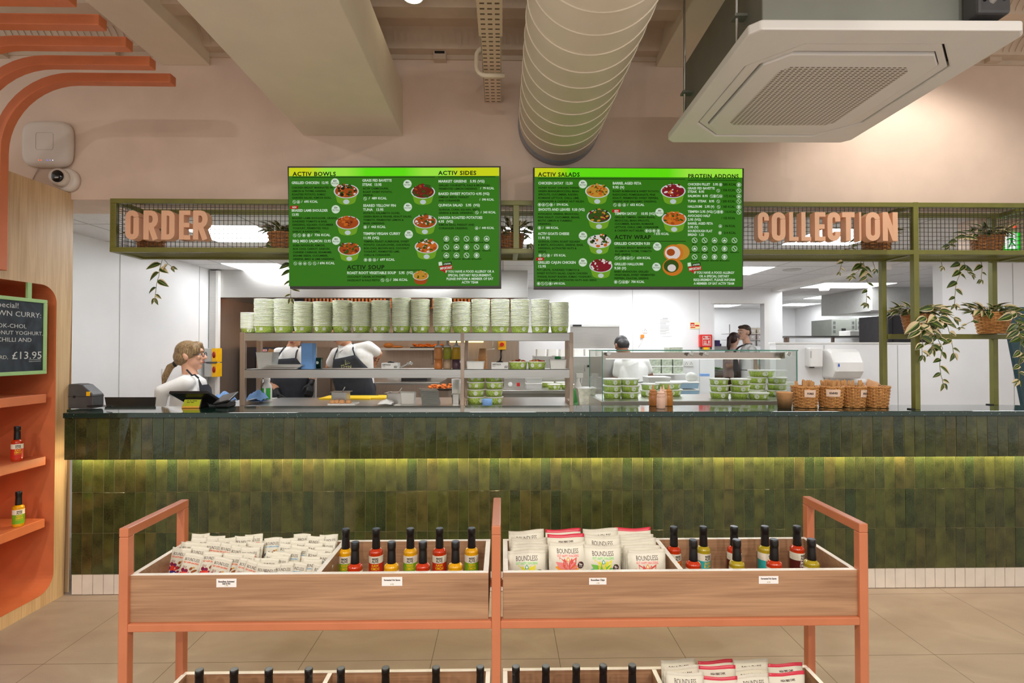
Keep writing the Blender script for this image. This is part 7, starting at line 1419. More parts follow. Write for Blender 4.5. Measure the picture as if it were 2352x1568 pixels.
# chilled prep station with its steel lid raised
pr = th('prep_fridge', 'steel chilled prep station with its lid raised, by the white wall', 'prep fridge', 1370, 930, 6.6)
x0, x1, z0, z1 = ext(1230, 1424, 818, 930, 6.6); obj('body', MB().box(x0, x1, 6.6, 7.3, 0, z1), M['steel'], pr, bevel=.003, world=True); Ml = Matrix.Rotation(math.radians(-8), 4, 'X'); xa_, xb_, za_, zb2 = ext(1310, 1423, 745, 800, 7.1); obj('raised_lid', MB().box(xa_, xb_, 7.1, 7.13, za_, zb2), M['steel'], pr, bevel=.003, world=True); obj('lid_edge', MB().box(xa_, xb_, 7.085, 7.1, zb2-.03, zb2), M['lgrey'], pr, world=True); pbox('hinge', pr, M['black'], 1316, 1336, 745, 749, 7.07, .02)
for k, px in enumerate((1244, 1270, 1298, 1330, 1356, 1384)):
    c_ = [(160, 160, 90), (110, 76, 70), (220, 216, 206), (120, 160, 190), (200, 120, 80), (210, 200, 170)][k]; x0, x1, _, _ = ext(px-12, px+12, 800, 818, 6.75); w = (x1-x0)/2; t = thing('ingredient_tub', 'white ingredient tub, %s from the left along the prep station' % ORD[k], 'tub', ((x0+x1)/2, 6.85, z1+.0005), group='ingredient tubs'); q = MB(); ring_solid(q, rr2(w*.98, .02), rr2(w*.85, .02), 0, .09); obj('tub_wall', q, M['ltub'], t); obj('ingredient', MB().prism(rr2(w*.86, .02), .0, .07), pm('ingredient_%d' % k, c_, .6, var=.3, scale=40), t)
t = th('knife', 'pen-like dark knife hanging by the prep station', 'knife', 1352, 850, 6.5); pbox('blade', t, M['steel'], 1343, 1346, 838, 852, 6.58, .01, 0); pbox('handle', t, M['black'], 1349, 1355, 838, 843, 6.57, .015)

# ------------------------------------------------------------------ low wall, dispensers and the store behind
sd = th('soap_dispenser', 'white wall soap dispenser on the low white wall', 'soap dispenser', 1877, 820, YLW); pbox('case', sd, M['plastic'], 1861, 1891, 798, 843, YLW-.1, .1, .012); pbox('side_window', sd, M['lgrey'], 1861.5, 1864.5, 806, 822, YLW-.102, .004, 0); pbox('nozzle', sd, M['black'], 1862, 1871, 836, 845, YLW-.095, .03)
pt_ = th('towel_dispenser', 'white towel dispenser with a blue drop on the low white wall', 'towel dispenser', 1952, 835, YLW); Yd = YLW-.22; x0, x1, z0, z1 = ext(1918, 1987, 801, 870, Yd); h_ = z1-z0; prf = [(YLW-.001, z0), (Yd+.05, z0), (Yd, z0+h_*.25), (Yd+.005, z0+h_*.55), (Yd+.06, z0+h_*.9), (Yd+.12, z1), (YLW-.001, z1)]; obj('cover', MB().prism(prf, x0, x1, 'x'), M['plastic'], pt_, bevel=.02, world=True)
p = at(1927, 838, Y=Yd-.002); q = MB().add([(p.x+.011*math.sin(t)*math.sin(t/2), Yd-.002, p.z+.02*math.cos(t)) for t in [2*PI*i/24 for i in range(24)]], [tuple(range(24))]); obj('blue_drop', q, pm('drop_blue', (30, 90, 190), .3), pt_, world=True)
tag(obj('paper_roll', MB().cyl(at(1950, 876, Y=YLW-.06), at(1985, 876, Y=YLW-.06), .03, n=20), M['paper']), 'white paper end hanging below the towel dispenser', 'paper'); q = MB(); fbox(q, 1913, 1919, 818, 829, YLW-.003, .003); tag(obj('wall_sticker', q, pm('blue_sticker', (20, 130, 200), .5)), 'small blue sticker left of the towel dispenser', 'sticker')
c1_ = th('storage_rack', 'steel racking and worktop in the far store over the low wall', 'rack', 1900, 790, 8.5); x0, x1, z0, z1 = ext(1806, 2020, 771, 775, 8.5); obj('worktop', MB().box(x0, x1, 8.5, 9.3, z0, z1), M['steel'], c1_, world=True); [pbox('upright', c1_, M['steel_dk'], a, a+5, 775, 800, 8.52, .04, 0) for a in (1808, 1912, 2000)]; obj('lower_shelf', MB().box(x0, x1, 8.6, 9.2, .9, .93), M['steel'], c1_, world=True); [obj('leg', MB().box(x-.02, x+.02, 8.55, 8.6, 0, z0), M['steel_dk'], c1_, world=True) for x in (x0+.03, x1-.03)]
for k, (a, b) in enumerate(((1910, 1966), (1967, 2022))):
    t = th('steel_oven', ['grey steel oven cabinet in the store, left one', 'grey steel oven cabinet in the store, right one'][k], 'oven', (a+b)/2, 775, 9.0, 'steel oven cabinets'); x0, x1, z0, z1 = ext(a, b, 733-2*k, 771, 9.0); obj('body', MB().box(x0, x1, 9.0, 9.6, z0, z1), M['steel_paint'], t, bevel=.004, world=True); q = MB()
    for i in range(3):
        for c_ in (0, 1):
            for s_ in range(3): px = (a+4 if not c_ else b-9)+s_*2; fbox(q, px, px+1.2, 738+i*10, 745+i*10, 8.998, .003)
    obj('vent_slots', q, M['grey'], t, world=True); pbox('control_display', t, M['black'], a+24, a+33, 754-2*k, 768-2*k, 8.99, .01, 0); pbox('red_readout', t, emi('red_readout', (230, 60, 70), 1.2), a+26, a+31, 762-2*k, 766-2*k, 8.985, .004, 0)
q = MB(); fbox(q, 1953, 1990, 759, 771, 8.6, .3); tag(obj('white_tub', q, M['plastic'], bevel=.01), 'white tub on the store worktop before the ovens', 'tub')
t = th('dark_fridge', 'dark fridge front in the store behind the green posts', 'fridge', 2110, 790, 7.2); x0, x1, z0, z1 = ext(2040, 2168, 724, 800, 7.2); obj('body', MB().box(x0, x1, 7.2, 7.8, 0, z1), pm('dark_steel', (70, 68, 70), .35, metal=.5), t, world=True); pbox('door_seam', t, M['black'], 2050, 2052, 726, 800, 7.195, .006, 0)
hs = th('wall_hood', 'white boxed extraction hood in the far store', 'extraction hood', 1950, 690, 8.0); x0, x1, z0, z1 = ext(2003, 2200, 640, 714, 7.4); obj('hood_box', MB().box(x0, x1, 7.4, 8.6, z0, ZC-.001), M['lgrey'], hs, world=True); pbox('hood_rim', hs, M['steel'], 2001, 2202, 712, 717, 7.39, .02, 0)
sm_ = thing('smoke_detector', 'round white smoke detector on the far ceiling', 'smoke detector', at(1893, 665, Z=ZC-.03)); sm_.location.z = ZC; obj('body', MB().lathe([(.045, -.055), (.06, -.05), (.07, -.025), (.075, 0)], n=24), M['plastic'], sm_); obj('sensor', MB().lathe([(.02, -.065), (.03, -.055)], n=16), M['lgrey'], sm_)
tag(obj('ceiling_vent', MB().lathe([(.09, ZC-.008), (.1, ZC-.001)], n=24), M['lgrey']), 'small round ceiling vent near the second menu screen', 'vent').location = (at(1819, 619, Z=ZC).x, at(1819, 619, Z=ZC).y, 0)
# store seen through the doorway: shelves with food boxes, counter with greens
rk2 = th('storage_rack', 'white store shelves of labelled food boxes behind the man', 'rack', 1735, 780, 10.2)
for py in (766, 780, 795): pbox('rack_shelf', rk2, M['plastic'], 1676, 1775, py-.5, py+.6, 10.2, .4, 0)
for px in (1677, 1774): pbox('rack_upright', rk2, M['plastic'], px-1, px+1, 745, 860, 10.19, .03, 0)
for r_, py in enumerate((753, 767, 781.5)):
    for c_, px in enumerate((1729, 1746, 1763)): t = crate(px-7, px+7, py, py+12.5, 10.24, .25, pm('box_tint_%d' % (r_*2 % 3), [(226, 214, 196), (214, 200, 196), (220, 218, 214)][r_], .4), 'labelled food box in the store, %s row, %s from the left' % (['top', 'middle', 'bottom'][r_], ORD[c_]), 'labelled food boxes in the store'); pbox('paper_label', t, M['paper'], px-3, px+3, py+4, py+9, 10.236, .003, 0)
dc = th('store_counter', 'steel store counter seen through the doorway', 'counter', 1660, 880, 9.2); x0, x1, z0, z1 = ext(1630, 1800, 854, 862, 9.2); obj('worktop', MB().box(x0, x1, 9.2, 9.9, z0, z1), M['steel'], dc, world=True); obj('cabinet', MB().box(x0, x1, 9.25, 9.9, 0, z0), M['steel_dk'], dc, world=True); x0, x1, z0, z1 = ext(1640, 1672, 795, 803, 10.0); obj('back_shelf', MB().box(x0, x1, 10.0, 10.4, z0, z1), M['steel'], dc, world=True)
zk_ = at(1650, 854, Y=9.2).z; t = thing('salad_bowl', 'tray of green salad leaves on the store counter', 'bowl', (at(1651, 851, Y=9.45).x, 9.45, zk_+.001)); q = MB(); c_ = at(1651, 851, Y=9.45); c_.z = zk_+.035
for i in range(22): q.ell((c_.x+random.uniform(-.07, .07), 9.45+random.uniform(-.06, .06), c_.z+random.uniform(-.01, .035)), (.03, .02, .012), n=7, k=5)
obj('salad_leaves', q, pm('salad', (110, 170, 50), .5, var=.3, scale=30), t, world=True); obj('dish', MB().lathe([(.09, 0), (.12, .035)], n=20), M['steel'], t)
for k, (px0, px1, py0, py1, c_) in enumerate(((1645, 1654, 781, 796, (70, 40, 110)), (1655, 1657, 789, 796, (40, 30, 50)))): q = MB(); fbox(q, px0, px1, py0, py1, 10.05, .1); tag(obj('carton', q, pm('carton_%d' % k, c_, .5), bevel=.002), ['purple carton on the store shelf by the doorway', 'thin dark carton beside the purple one in the store'][k], 'carton')
# ------------------------------------------------------------------ people
def skinm(name, rgb): return pm(name, rgb, .5, var=.05, scale=22, sss=.08)
def fused(name, shapes, mat, parent=None, voxel=.007, smooth=4, cut_=None):
    """one continuous surface grown round tapered limbs: ('c', p0, r0, p1, r1) or ('e', centre, radii, rotation matrix)"""
    q = MB()
    for s in shapes:
        if s[0] == 'c':
            a, ra, b, rb = Vector(s[1]), s[2], Vector(s[3]), s[4]; L_ = (b-a).length
            prof = [(ra*math.cos(t)+1e-5, ra*math.sin(t)) for t in [-PI/2+PI/2*i/5 for i in range(6)]]+[(rb*math.cos(t)+1e-5, L_+rb*math.sin(t)) for t in [PI/2*i/5 for i in range(6)]]
            Mx = Matrix.Translation(a) @ ((b-a).normalized().to_track_quat('Z', 'Y').to_matrix().to_4x4()); q.lathe(prof, n=16, M=Mx, cap=True)
        else: q.ell(s[1], s[2], n=20, k=12, M=s[3] if len(s) > 3 else None)
    me = q.mesh(name, mat); o = bpy.data.objects.new(name, me); C.objects.link(o)
    m = o.modifiers.new('r', 'REMESH'); m.mode = 'VOXEL'; m.voxel_size = voxel; m.use_smooth_shade = True
    s_ = o.modifiers.new('s', 'SMOOTH'); s_.factor = .5; s_.iterations = smooth
    bpy.context.view_layer.update(); dg = bpy.context.evaluated_depsgraph_get(); me2 = bpy.data.meshes.new_from_object(o.evaluated_get(dg)); me2.name = name
    bpy.data.objects.remove(o); bpy.data.meshes.remove(me)
    if not me2.materials: me2.materials.append(mat)
    me2.polygons.foreach_set('use_smooth', [True]*len(me2.polygons))
    return obj(name, me2, mat, parent, world=True)
def frame_of(yaw, pitch=0, roll=0):   # local -y is where the face looks; yaw 0 = towards the camera, +90 = to the right of the picture
    return Matrix.Rotation(math.radians(yaw), 4, 'Z') @ Matrix.Rotation(math.radians(-pitch), 4, 'X') @ Matrix.Rotation(math.radians(roll), 4, 'Y')
def head_shapes(Cn, R, k=1.0):
    T = lambda p: Vector(Cn)+(R @ Vector(p))*k
    E = lambda c, r: ('e', T(c), tuple(x*k for x in r), R)
    s = [E((0, .012, .035), (.076, .094, .084)), E((0, -.02, -.04), (.06, .066, .07)), E((0, -.056, -.088), (.03, .026, .024)), E((0, -.07, .042), (.054, .024, .022)),
         ('c', T((0, -.086, .02)), .009*k, T((0, -.112, -.018)), .013*k), E((0, -.1, -.024), (.019, .014, .010)), E((.034, -.066, -.012), (.024, .022, .02)), E((-.034, -.066, -.012), (.024, .022, .02)), E((0, -.078, -.052), (.03, .018, .012))]
    for sx in (-1, 1): s += [E((sx*.078, .012, .0), (.012, .022, .032)), E((sx*.083, .02, .012), (.008, .016, .018))]
    return s
def face(Cn, R, root, browm, lips=(176, 96, 88), k=1.0, beard=None):
    T = lambda p: Vector(Cn)+(R @ Vector(p))*k
    for sx in (-1, 1):
        e = obj('eye', MB().ell(T((sx*.031, -.0755, .012)), (.0118*k,)*3, n=14, k=8, M=R), pm('eye_white', (232, 228, 222), .2), root, world=True)
        obj('iris', MB().ell(T((sx*.031, -.0845, .012)), (.0055*k, .0035*k, .0055*k), n=12, k=6, M=R), pm('iris_brown', (60, 40, 26), .2), e, world=True)
        obj('eyebrow', MB().tube([T((sx*.014, -.094, .033)), T((sx*.032, -.093, .038)), T((sx*.05, -.08, .033))], .0038*k, n=6), browm, root, world=True)
    obj('lips', MB().ell(T((0, -.094, -.049)), (.023*k, .007*k, .0045*k), n=14, k=6, M=R).ell(T((0, -.093, -.057)), (.019*k, .008*k, .005*k), n=14, k=6, M=R), pm('lip_%d' % lips[0], lips, .4), root, world=True)
def hand_shapes(W_, d, palm_n, k=1.0, curl=.5, side=1):
    """W_ wrist, d direction of the hand, palm_n the way the palm faces; five separate fingers"""
    d = Vector(d).normalized(); n = (Vector(palm_n)-d*d.dot(Vector(palm_n))).normalized(); s = d.cross(n)*side; W_ = Vector(W_); out = []
    for i, o_ in enumerate((-.03, -.01, .01, .03)): out.append(('c', W_+d*.012*k+s*o_*.6*k, .0125*k, W_+d*.085*k+s*o_*k, .0115*k))
    for i, (o_, L_) in enumerate(((-.031, .062), (-.0105, .074), (.0105, .07), (.031, .055))):
        p = W_+d*.088*k+s*o_*k; q_ = p+(d*math.cos(curl*.5)+n*math.sin(curl*.5))*L_*.5*k+s*o_*.15*k; r_ = q_+(d*math.cos(curl*1.5)+n*math.sin(curl*1.5))*L_*.5*k; out += [('c', p, .0092*k, q_, .0084*k), ('c', q_, .0084*k, r_, .007*k)]
    t0 = W_+d*.03*k-s*.034*k; t1 = t0+(d*.7-s*.6+n*.3).normalized()*.04*k; t2 = t1+(d*.95-s*.1+n*.35).normalized()*.03*k; out += [('c', t0, .0125*k, t1, .0105*k), ('c', t1, .0105*k, t2, .008*k)]
    return out
def person(label, loc, J, skin, top, bottom, hairm, hair, yaw_h, pitch_h=0, roll_h=0, yaw_b=0, sleeve=.55, apron=None, glove=None, k=1.0, face_on=True, lean=None, curl=.6):
    """J: joints in world coordinates: head, neck, chest, pelvis, sL, sR, eL, eR, hL, hR (L and R are the person's own sides)"""
    root = thing('person', label, 'person', (loc[0], loc[1], 0)); V = {a: Vector(b) for a, b in J.items()}
    R = frame_of(yaw_h, pitch_h, roll_h); B = frame_of(yaw_b); sd = (V['sL']-V['sR']).normalized(); up = (V['neck']-V['pelvis']).normalized(); fw = up.cross(sd).normalized()
    if fw.dot(B.to_3x3() @ Vector((0, -1, 0))) < 0: fw = -fw
    hipL, hipR = V['pelvis']+sd*.09-up*.04, V['pelvis']-sd*.09-up*.04
    legs = []; shoes = []
    for hp in (hipL, hipR):
        ft = Vector((hp.x, hp.y, .09)); kn = Vector((hp.x, hp.y, hp.z*.53))+fw*.02
        legs += [(hp, kn, ft)]
    body = head_shapes(V['head'], R, k)
    body += [('c', V['head']+(R @ Vector((0, .02, -.06)))*k, .052*k, V['neck'], .058*k), ('c', V['neck'], .06, V['neck'].lerp(V['chest'], .5), .062), ('c', V['sL'], .046, V['sR'], .046), ('c', V['chest'].lerp(V['neck'], .5), .07, V['pelvis'], .09)]
    for a in 'LR':
        body += [('c', V['s'+a], .047*k, V['e'+a], .038*k), ('c', V['e'+a], .038*k, V['e'+a].lerp(V['h'+a], .35), .037*k), ('c', V['e'+a].lerp(V['h'+a], .35), .037*k, V['h'+a], .026*k)]
        body += hand_shapes(V['h'+a], (V['h'+a]-V['e'+a]).normalized()*.7+Vector((0, 0, -.5)), fw*-.3+(V['pelvis']-V['h'+a]).normalized(), k, curl, 1 if a == 'L' else -1)
    for hp, kn, ft in legs: body += [('c', hp, .082, kn, .055), ('c', kn, .052, ft, .036), ('c', ft-Vector((0, 0, .04)), .036, ft+fw*.14-Vector((0, 0, .055)), .03)]
    fused('body', body, skin, root, voxel=.0065*k)
    sh = [('c', V['neck']-up*.035, .076*k, V['chest'].lerp(V['neck'], .55), .11), ('c', V['sL'], .064, V['sR'], .064), ('c', V['sL'].lerp(V['sR'], .28)-up*.09, .118, V['pelvis']+sd*.055, .122), ('c', V['sL'].lerp(V['sR'], .72)-up*.09, .118, V['pelvis']-sd*.055, .122), ('c', V['sL'].lerp(V['sR'], .3)-up*.13+fw*.02, .105, V['sL'].lerp(V['sR'], .7)-up*.13+fw*.02, .105)]
    sh.append(('c', V['chest'].lerp(V['neck'], .45), .105, V['pelvis'], .118))
    for a in 'LR':
        sl = V['s'+a].lerp(V['e'+a], min(1, sleeve)); sh.append(('c', V['s'+a], .066, sl, .058 if sleeve < 1 else .05))
        if sleeve > 1: sh += [('c', V['e'+a], .051, V['e'+a].lerp(V['h'+a], sleeve-1), .038)]
    fused('top', sh, top, root, voxel=.009, smooth=5)
    tr_ = [('c', hipL, .1, hipR, .1), ('c', V['pelvis']+sd*.05, .118, V['pelvis']-sd*.05, .118)]
    for hp, kn, ft in legs: tr_ += [('c', hp, .097, kn, .068), ('c', kn, .068, ft+Vector((0, 0, .02)), .056)]
    fused('trousers', tr_, bottom, root, voxel=.011)
    for hp, kn, ft in legs: fused('shoe', [('c', ft-Vector((0, 0, .035)), .046, ft+fw*.15-Vector((0, 0, .05)), .04), ('c', ft-Vector((0, 0, .04)), .048, ft-fw*.05-Vector((0, 0, .045)), .042)], M['black'], root, voxel=.01)
    T = lambda p: V['head']+(R @ Vector(p))*k
    hs_ = [('e', T(c), tuple(x*k for x in r), R) if len(c) == 3 and not isinstance(c[0], tuple) else None for c, r in hair[0]]
    hs_ += [('c', T(a), ra*k, T(b), rb*k) for a, ra, b, rb in hair[1]]
    fused('hair', hs_, hairm, root, voxel=.0065, smooth=2)
    if face_on: face(V['head'], R, root, hairm, k=k)
    if glove:
        for a in glove: fused('glove', [(s[0], s[1], s[2]+.0022, s[3], s[4]+.0022) for s in hand_shapes(V['h'+a], (V['h'+a]-V['e'+a]).normalized()*.7+Vector((0, 0, -.5)), fw*-.3+(V['pelvis']-V['h'+a]).normalized(), k, curl, 1 if a == 'L' else -1)]+[('c', V['h'+a], .03, V['h'+a].lerp(V['e'+a], .22), .031)], M['glove'], root, voxel=.006, smooth=2)
    if apron:
        am, ztop, zbot, wt, wb, ink = apron; q = MB(); ny, nx = 16, 12; cs = []
        def ap(u, v, e=0.0):    # u -1..1 across, v 0 top..1 bottom
            z_ = ztop+(zbot-ztop)*v; t_ = (z_-V['pelvis'].z)/(V['neck'].z-V['pelvis'].z); c = V['pelvis'].lerp(V['neck'], max(-.2, min(1, t_))); c = Vector((c.x, c.y, z_))
            waist = (ztop-(V['pelvis'].z+.16))/(ztop-zbot); w_ = wt+(wb-wt)*min(1, max(0, v/waist)); bulge = .19 if v < 1.3*waist else .172
            x_ = u*w_; return c+sd*x_+fw*(bulge*math.sqrt(max(.02, 1-(x_/.245)**2))+e+.004*math.sin(9*u+4*v))
        vs = [ap(-1+2*i/nx, j/ny) for j in range(ny+1) for i in range(nx+1)]
        q.add(vs, [(j*(nx+1)+i, j*(nx+1)+i+1, (j+1)*(nx+1)+i+1, (j+1)*(nx+1)+i) for j in range(ny) for i in range(nx)], 0, True)
        ao = obj('apron', q, am, root, world=True); so = ao.modifiers.new('solid', 'SOLIDIFY'); so.thickness = .004; so.offset = 1
        for s_ in (-1, 1):
            a_ = ap(s_*.95, 0); nk = V['neck']+sd*s_*.075-up*.0+fw*.02; mid = a_.lerp(nk, .55)+fw*.035
            q = MB(); pts = [a_, mid, nk+up*.012, V['neck']-fw*.07+sd*s_*.02+up*.012]
            for p0, p1 in zip(pts[:-1], pts[1:]): q.tube([p0, p1], .008, n=6)
            obj('apron_strap', q, am, ao, world=True)
        q = MB()
        w_ = (V['pelvis']+up*.14); ring = [w_+sd*.175*math.cos(t)+fw*.155*math.sin(t) for t in [2*PI*i/32 for i in range(32)]]; q.tube(ring, .006, n=6, closed=True); obj('apron_tie', q, am, ao, world=True)
        if ink:
            q = MB(); sw = -1 if sd.x < 0 else 1
            fn = lambda u, v: ap(u*sw/wb, v, .008)
            text(q, 'ACTIV', 0, 0, .05, lambda u, v: ap(u*sw/max(wt, .001)*.8, ink-v/(ztop-zbot), .009), 0, 0, align='c', width=.1)
            text(q, 'eat', -.045, .04, .03, lambda u, v: ap(u*sw/max(wt, .001)*.8, ink-v/(ztop-zbot), .009), 0, 0)
            for j, a_ in enumerate((.2, .55, .9, 1.3)):
                L_ = [(.0, .045), (.05*math.cos(a_), .045+.05*math.sin(a_)), (.05*math.cos(a_)+.004, .049+.05*math.sin(a_)), (.006, .05)]
                q.add([ap(u*sw/wt*.8, ink-v/(ztop-zbot), .009) for u, v in L_], [(0, 1, 2, 3)], 0)
            obj('apron_print', q, pm('pale_gold_print', (206, 206, 150), .6), ao, world=True)
    return root, V, R, sd, fw, up
skA = skinm('skin_fair', (226, 172, 142)); skB = skinm('skin_tan', (206, 150, 116)); skC = skinm('skin_brown', (150, 100, 72)); skD = skinm('skin_pale', (222, 176, 150))
wtee = pm('white_cotton', (236, 234, 230), .85, var=.03, scale=16, bump=.08); chefw = pm('chef_white', (228, 228, 224), .85, var=.03, scale=16); pinkt = pm('dusty_pink_top', (212, 186, 176), .85, var=.04, scale=16)
apm = pm('charcoal_apron', (50, 52, 58), .85, var=.12, scale=26, bump=.05); apm2 = pm('dark_brown_apron', (58, 52, 52), .85, var=.25, scale=60); blk = pm('black_trousers', (34, 32, 34), .8, var=.1); brn = pm('brown_trousers', (66, 46, 42), .8, var=.1)
def hairmat(name, a, b):
    m, t = base(name, .5); mp = t.add('ShaderNodeMapping'); mp.inputs['Scale'].default_value = (80, 80, 12); t.link(t.co, mp.inputs[0]); n = t.add('ShaderNodeTexNoise', i_Scale=1.6, i_Detail=4.0, i_Distortion=1.0); t.link(mp.outputs[0], n.inputs['Vector'])
    t.link(t.ramp(n.outputs[0], [(.36, lin(a)), (.66, lin(b))]), t.p.inputs['Base Color']); t.bump(n.outputs[0], .5, .004); return m
blonde = hairmat('dark_blonde_hair', (104, 80, 52), (168, 138, 96)); dark = hairmat('black_hair', (18, 16, 16), (44, 40, 38)); brown = hairmat('brown_hair', (50, 34, 24), (92, 64, 44)); dbrown = hairmat('dark_brown_hair', (42, 26, 22), (84, 52, 42))
SHORT = ([((0, .02, .055), (.083, .098, .083)), ((0, .06, .0), (.079, .062, .075)), ((0, -.045, .095), (.06, .05, .032))], [])
SHORT2 = ([((0, .022, .054), (.08, .096, .078)), ((0, .058, .008), (.078, .058, .064)), ((0, -.05, .088), (.06, .046, .03))], [])
BUN = ([((0, .02, .048), (.083, .096, .086)), ((0, .055, .0), (.081, .072, .078)), ((.05, -.035, .055), (.036, .055, .055)), ((-.05, -.035, .055), (.036, .055, .055)), ((0, -.05, .09), (.055, .045, .034)), ((.066, .0, .03), (.022, .06, .05)), ((-.066, .0, .03), (.022, .06, .05))], [])
P = lambda px, py, y: at(px, py, Y=y)
# 1 the woman at the till, in profile
yw = 4.3; Hc = P(438, 818, yw)
hairw = (BUN[0], [((0, .115, -.055), .022, (0, .155, -.08), .026), ((0, .155, -.08), .027, (0, .195, -.16), .024), ((0, .195, -.16), .024, (0, .215, -.25), .006)])
r1, V, R, sd, fw, up = person('woman in a white top with blonde ponytail and glasses leaning at the till', (P(430, 900, yw).x, yw), dict(head=Hc, neck=P(437, 862, yw), chest=P(446, 908, yw), pelvis=P(428, 985, yw+.02), sR=P(425, 880, yw-.17), sL=P(448, 880, yw+.17), eR=P(372, 898, yw-.24), hR=P(366, 945, yw-.2), eL=P(462, 935, yw+.26), hL=P(496, 940, yw+.1)),
    skA, wtee, blk, blonde, hairw, 104, 3, 0, 90, 1.92, None)
T = lambda p: Hc+R @ Vector(p)
obj('hair_tie', MB().ell(T((0, .118, -.057)), (.026, .02, .026), n=14, k=8, M=R), M['black'], r1, world=True)
q = MB()
for sx in (-1, 1):
    q.tube([T((sx*.034+.024*math.cos(t), -.103, .01+.02*math.sin(t))) for t in [2*PI*i/20 for i in range(20)]], .0022, n=6, closed=True); q.tube([T((sx*.058, -.1, .014)), T((sx*.078, -.05, .014)), T((sx*.084, .01, .016))], .002, n=6)
q.tube([T((-.01, -.104, .014)), T((.01, -.104, .014))], .002, n=6); obj('glasses', q, M['black'], r1, world=True)
q = MB(); a0 = P(459, 876, yw-.1)
pts = [P(455, 868, yw-.1), P(463, 884, yw-.1), P(478, 882, yw+.08), P(484, 890, yw+.14), P(490, 930, yw+.12), P(462, 930, yw-.12)]
q.add(pts+[p+Vector((.005, 0, -.001)) for p in pts], [(0, 1, 5), (1, 2, 3, 4, 5), (6, 11, 7), (7, 11, 10, 9, 8)]+[(i, (i+1) % 6, 6+(i+1) % 6, 6+i) for i in range(6)]); obj('apron_bib', q, apm, r1, world=True)
q = MB(); q.tube([P(441, 862, yw-.11), P(430, 838+12, yw-.06), P(424, 846, yw), P(430, 848, yw+.08)], .007, n=6).tube([P(456, 868, yw-.1), P(447, 860, yw-.1), P(441, 862, yw-.11)], .007, n=6); obj('apron_strap', q, apm, r1, world=True)
# 2 cook behind the blue carton, head hidden behind the upper shelf
yc = 5.3; Hc = P(676, 768, yc)
person('cook in white tee, dark apron and black gloves behind the blue carton', (P(672, 900, yc).x, yc), dict(head=Hc, neck=P(672, 798, yc+.06), chest=P(674, 832, yc+.02), pelvis=P(672, 892, yc+.12), sR=P(640, 812, yc+.09), sL=P(706, 808, yc+.1), eR=P(622, 860, yc+.04), hR=P(640, 905, yc-.08), eL=P(722, 850, yc+.08), hL=P(714, 880, yc-.02)),
    skB, wtee, blk, dark, SHORT, 0, -22, 0, 0, .62, (apm, P(672, 817, yc).z, P(672, 960, yc).z, .1, .205, None), glove='LR')
# 3 cook in the middle, leaning with hands behind the back
Hc = P(781, 764, yc-.02)
r3, V3, R3, sd3, fw3, up3 = person('cook with tattooed arm and printed dark apron, head hidden by the steel shelf', (P(815, 900, yc).x, yc), dict(head=Hc, neck=P(797, 794, yc+.08), chest=P(812, 828, yc+.04), pelvis=P(821, 888, yc+.12), sR=P(774, 812, yc+.06), sL=P(846, 797, yc+.05), eR=P(756, 842, yc+.2), hR=P(786, 858, yc+.32), eL=P(870, 812, yc+.2), hL=P(853, 850, yc+.26)),
    skB, wtee, blk, brown, SHORT, -28, -24, 0, 0, .68, (apm, P(812, 816, yc).z, P(815, 960, yc).z, .115, .2, .19), glove='L')
q = MB(); a, b = V3['eL'], V3['hL']; dr = (b-a).normalized(); n1 = (Vector((0, -1, 0))-dr*dr.dot(Vector((0, -1, 0)))).normalized(); n2 = dr.cross(n1)
for i in range(26):
    t_ = random.uniform(.2, .75); an = random.uniform(-1, 1); c_ = a+(b-a)*t_; rr_ = (.039-.008*t_); p = c_+(n1*math.cos(an)+n2*math.sin(an))*rr_; u_ = n2*math.cos(an)-n1*math.sin(an); s_ = random.uniform(.003, .008)
    q.add([p+u_*s_*math.cos(f)+dr*s_*1.5*math.sin(f) for f in [2*PI*j/7 for j in range(7)]], [tuple(range(7))])
obj('tattoo', q, pm('tattoo_ink', (92, 76, 70), .6), r3, world=True)
# collar points of the polo shirt
q = MB()
for s_ in (-1, 1): n_ = V3['neck']; q.add([n_+fw3*.078+up3*.0, n_+fw3*.05+sd3*s_*.068+up3*.022, n_+fw3*.098+sd3*s_*.06-up3*.045, n_+fw3*.112+sd3*s_*.012-up3*.03], [(0, 1, 2, 3)])
co = obj('collar', q, chefw, r3, world=True); sm2 = co.modifiers.new('solid', 'SOLIDIFY'); sm2.thickness = .006
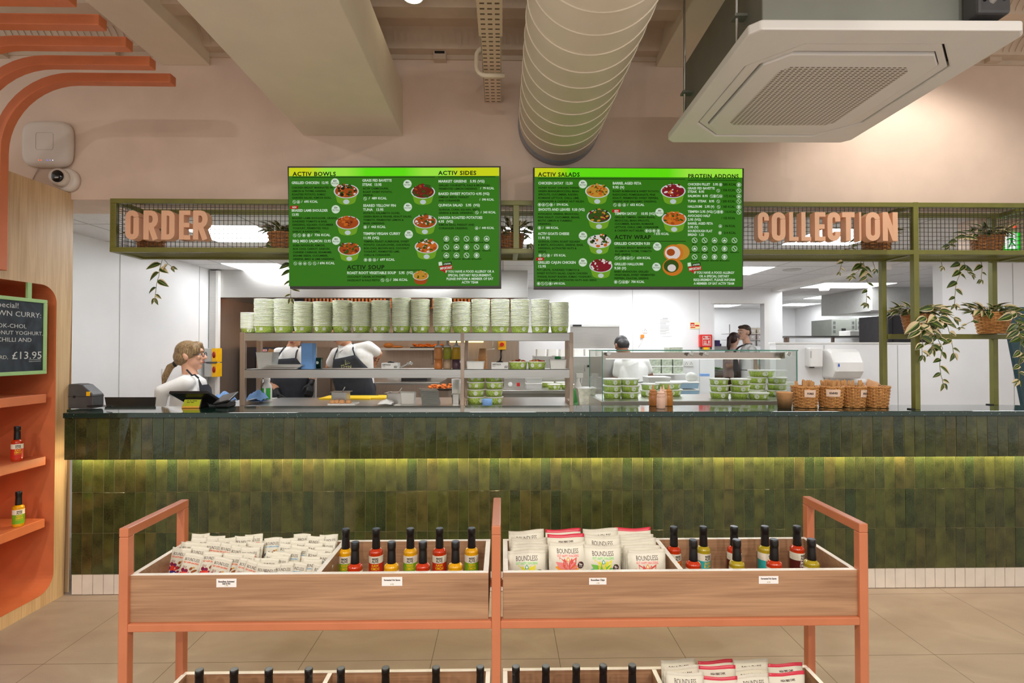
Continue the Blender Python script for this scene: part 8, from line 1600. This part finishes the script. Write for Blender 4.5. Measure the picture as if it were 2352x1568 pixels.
# 4 chef with his back turned at the prep station
yb = 6.35; Hc = P(1428, 796, yb)
person('chef in a white tee seen from behind the glass case, head bent, dark hair', (P(1452, 900, yb).x, yb), dict(head=Hc, neck=P(1442, 818, yb-.05), chest=P(1452, 850, yb-.02), pelvis=P(1455, 900, yb-.02), sL=P(1422, 834, yb), sR=P(1480, 832, yb), eL=P(1414, 872, yb+.06), hL=P(1432, 880, yb+.26), eR=P(1494, 862, yb+.08), hR=P(1474, 876, yb+.28)),
    skC, wtee, blk, dark, SHORT, 190, -38, 0, 180, .6, (apm, P(1452, 838, yb).z, P(1452, 990, yb).z, .11, .2, None))
# 5, 6 the two people in the doorway
ym = 8.1; Hc = P(1709, 764, ym)
r5, V5, R5, sd5, fw5, up5 = person('man with short brown hair in a chef jacket and dark apron by the doorway', (P(1716, 900, ym).x, ym), dict(head=Hc, neck=P(1716, 791, ym), chest=P(1716, 822, ym), pelvis=P(1714, 868, ym), sR=P(1722, 802, ym+.17), sL=P(1728, 804, ym-.19), eL=P(1745, 846, ym-.2), hL=P(1735, 872, ym-.26), eR=P(1712, 846, ym+.28), hR=P(1696, 862, ym+.16)),
    skD, chefw, blk, brown, SHORT2, -72, 0, 0, -60, .66, (apm2, P(1712, 806, ym).z, P(1712, 945, ym).z, .12, .2, None))
yv = 8.8; Hc = P(1687, 779, yv)
hairv = (BUN[0], [((0, .1, .06), .028, (0, .15, .02), .034), ((0, .15, .02), .036, (-.01, .175, -.12), .036), ((-.01, .175, -.12), .034, (0, .16, -.26), .008)])
person('woman with a dark ponytail in a dusty pink top beside the man', (P(1684, 900, yv).x, yv), dict(head=Hc, neck=P(1685, 799, yv), chest=P(1681, 826, yv), pelvis=P(1680, 866, yv), sR=P(1673, 812, yv-.15), sL=P(1690, 812, yv+.15), eR=P(1672, 842, yv-.2), hR=P(1690, 838, yv-.22), eL=P(1696, 842, yv+.16), hL=P(1706, 806, yv+.02)),
    skD, pinkt, brn, dbrown, hairv, 118, 0, 0, 75, .6, None, k=.94)
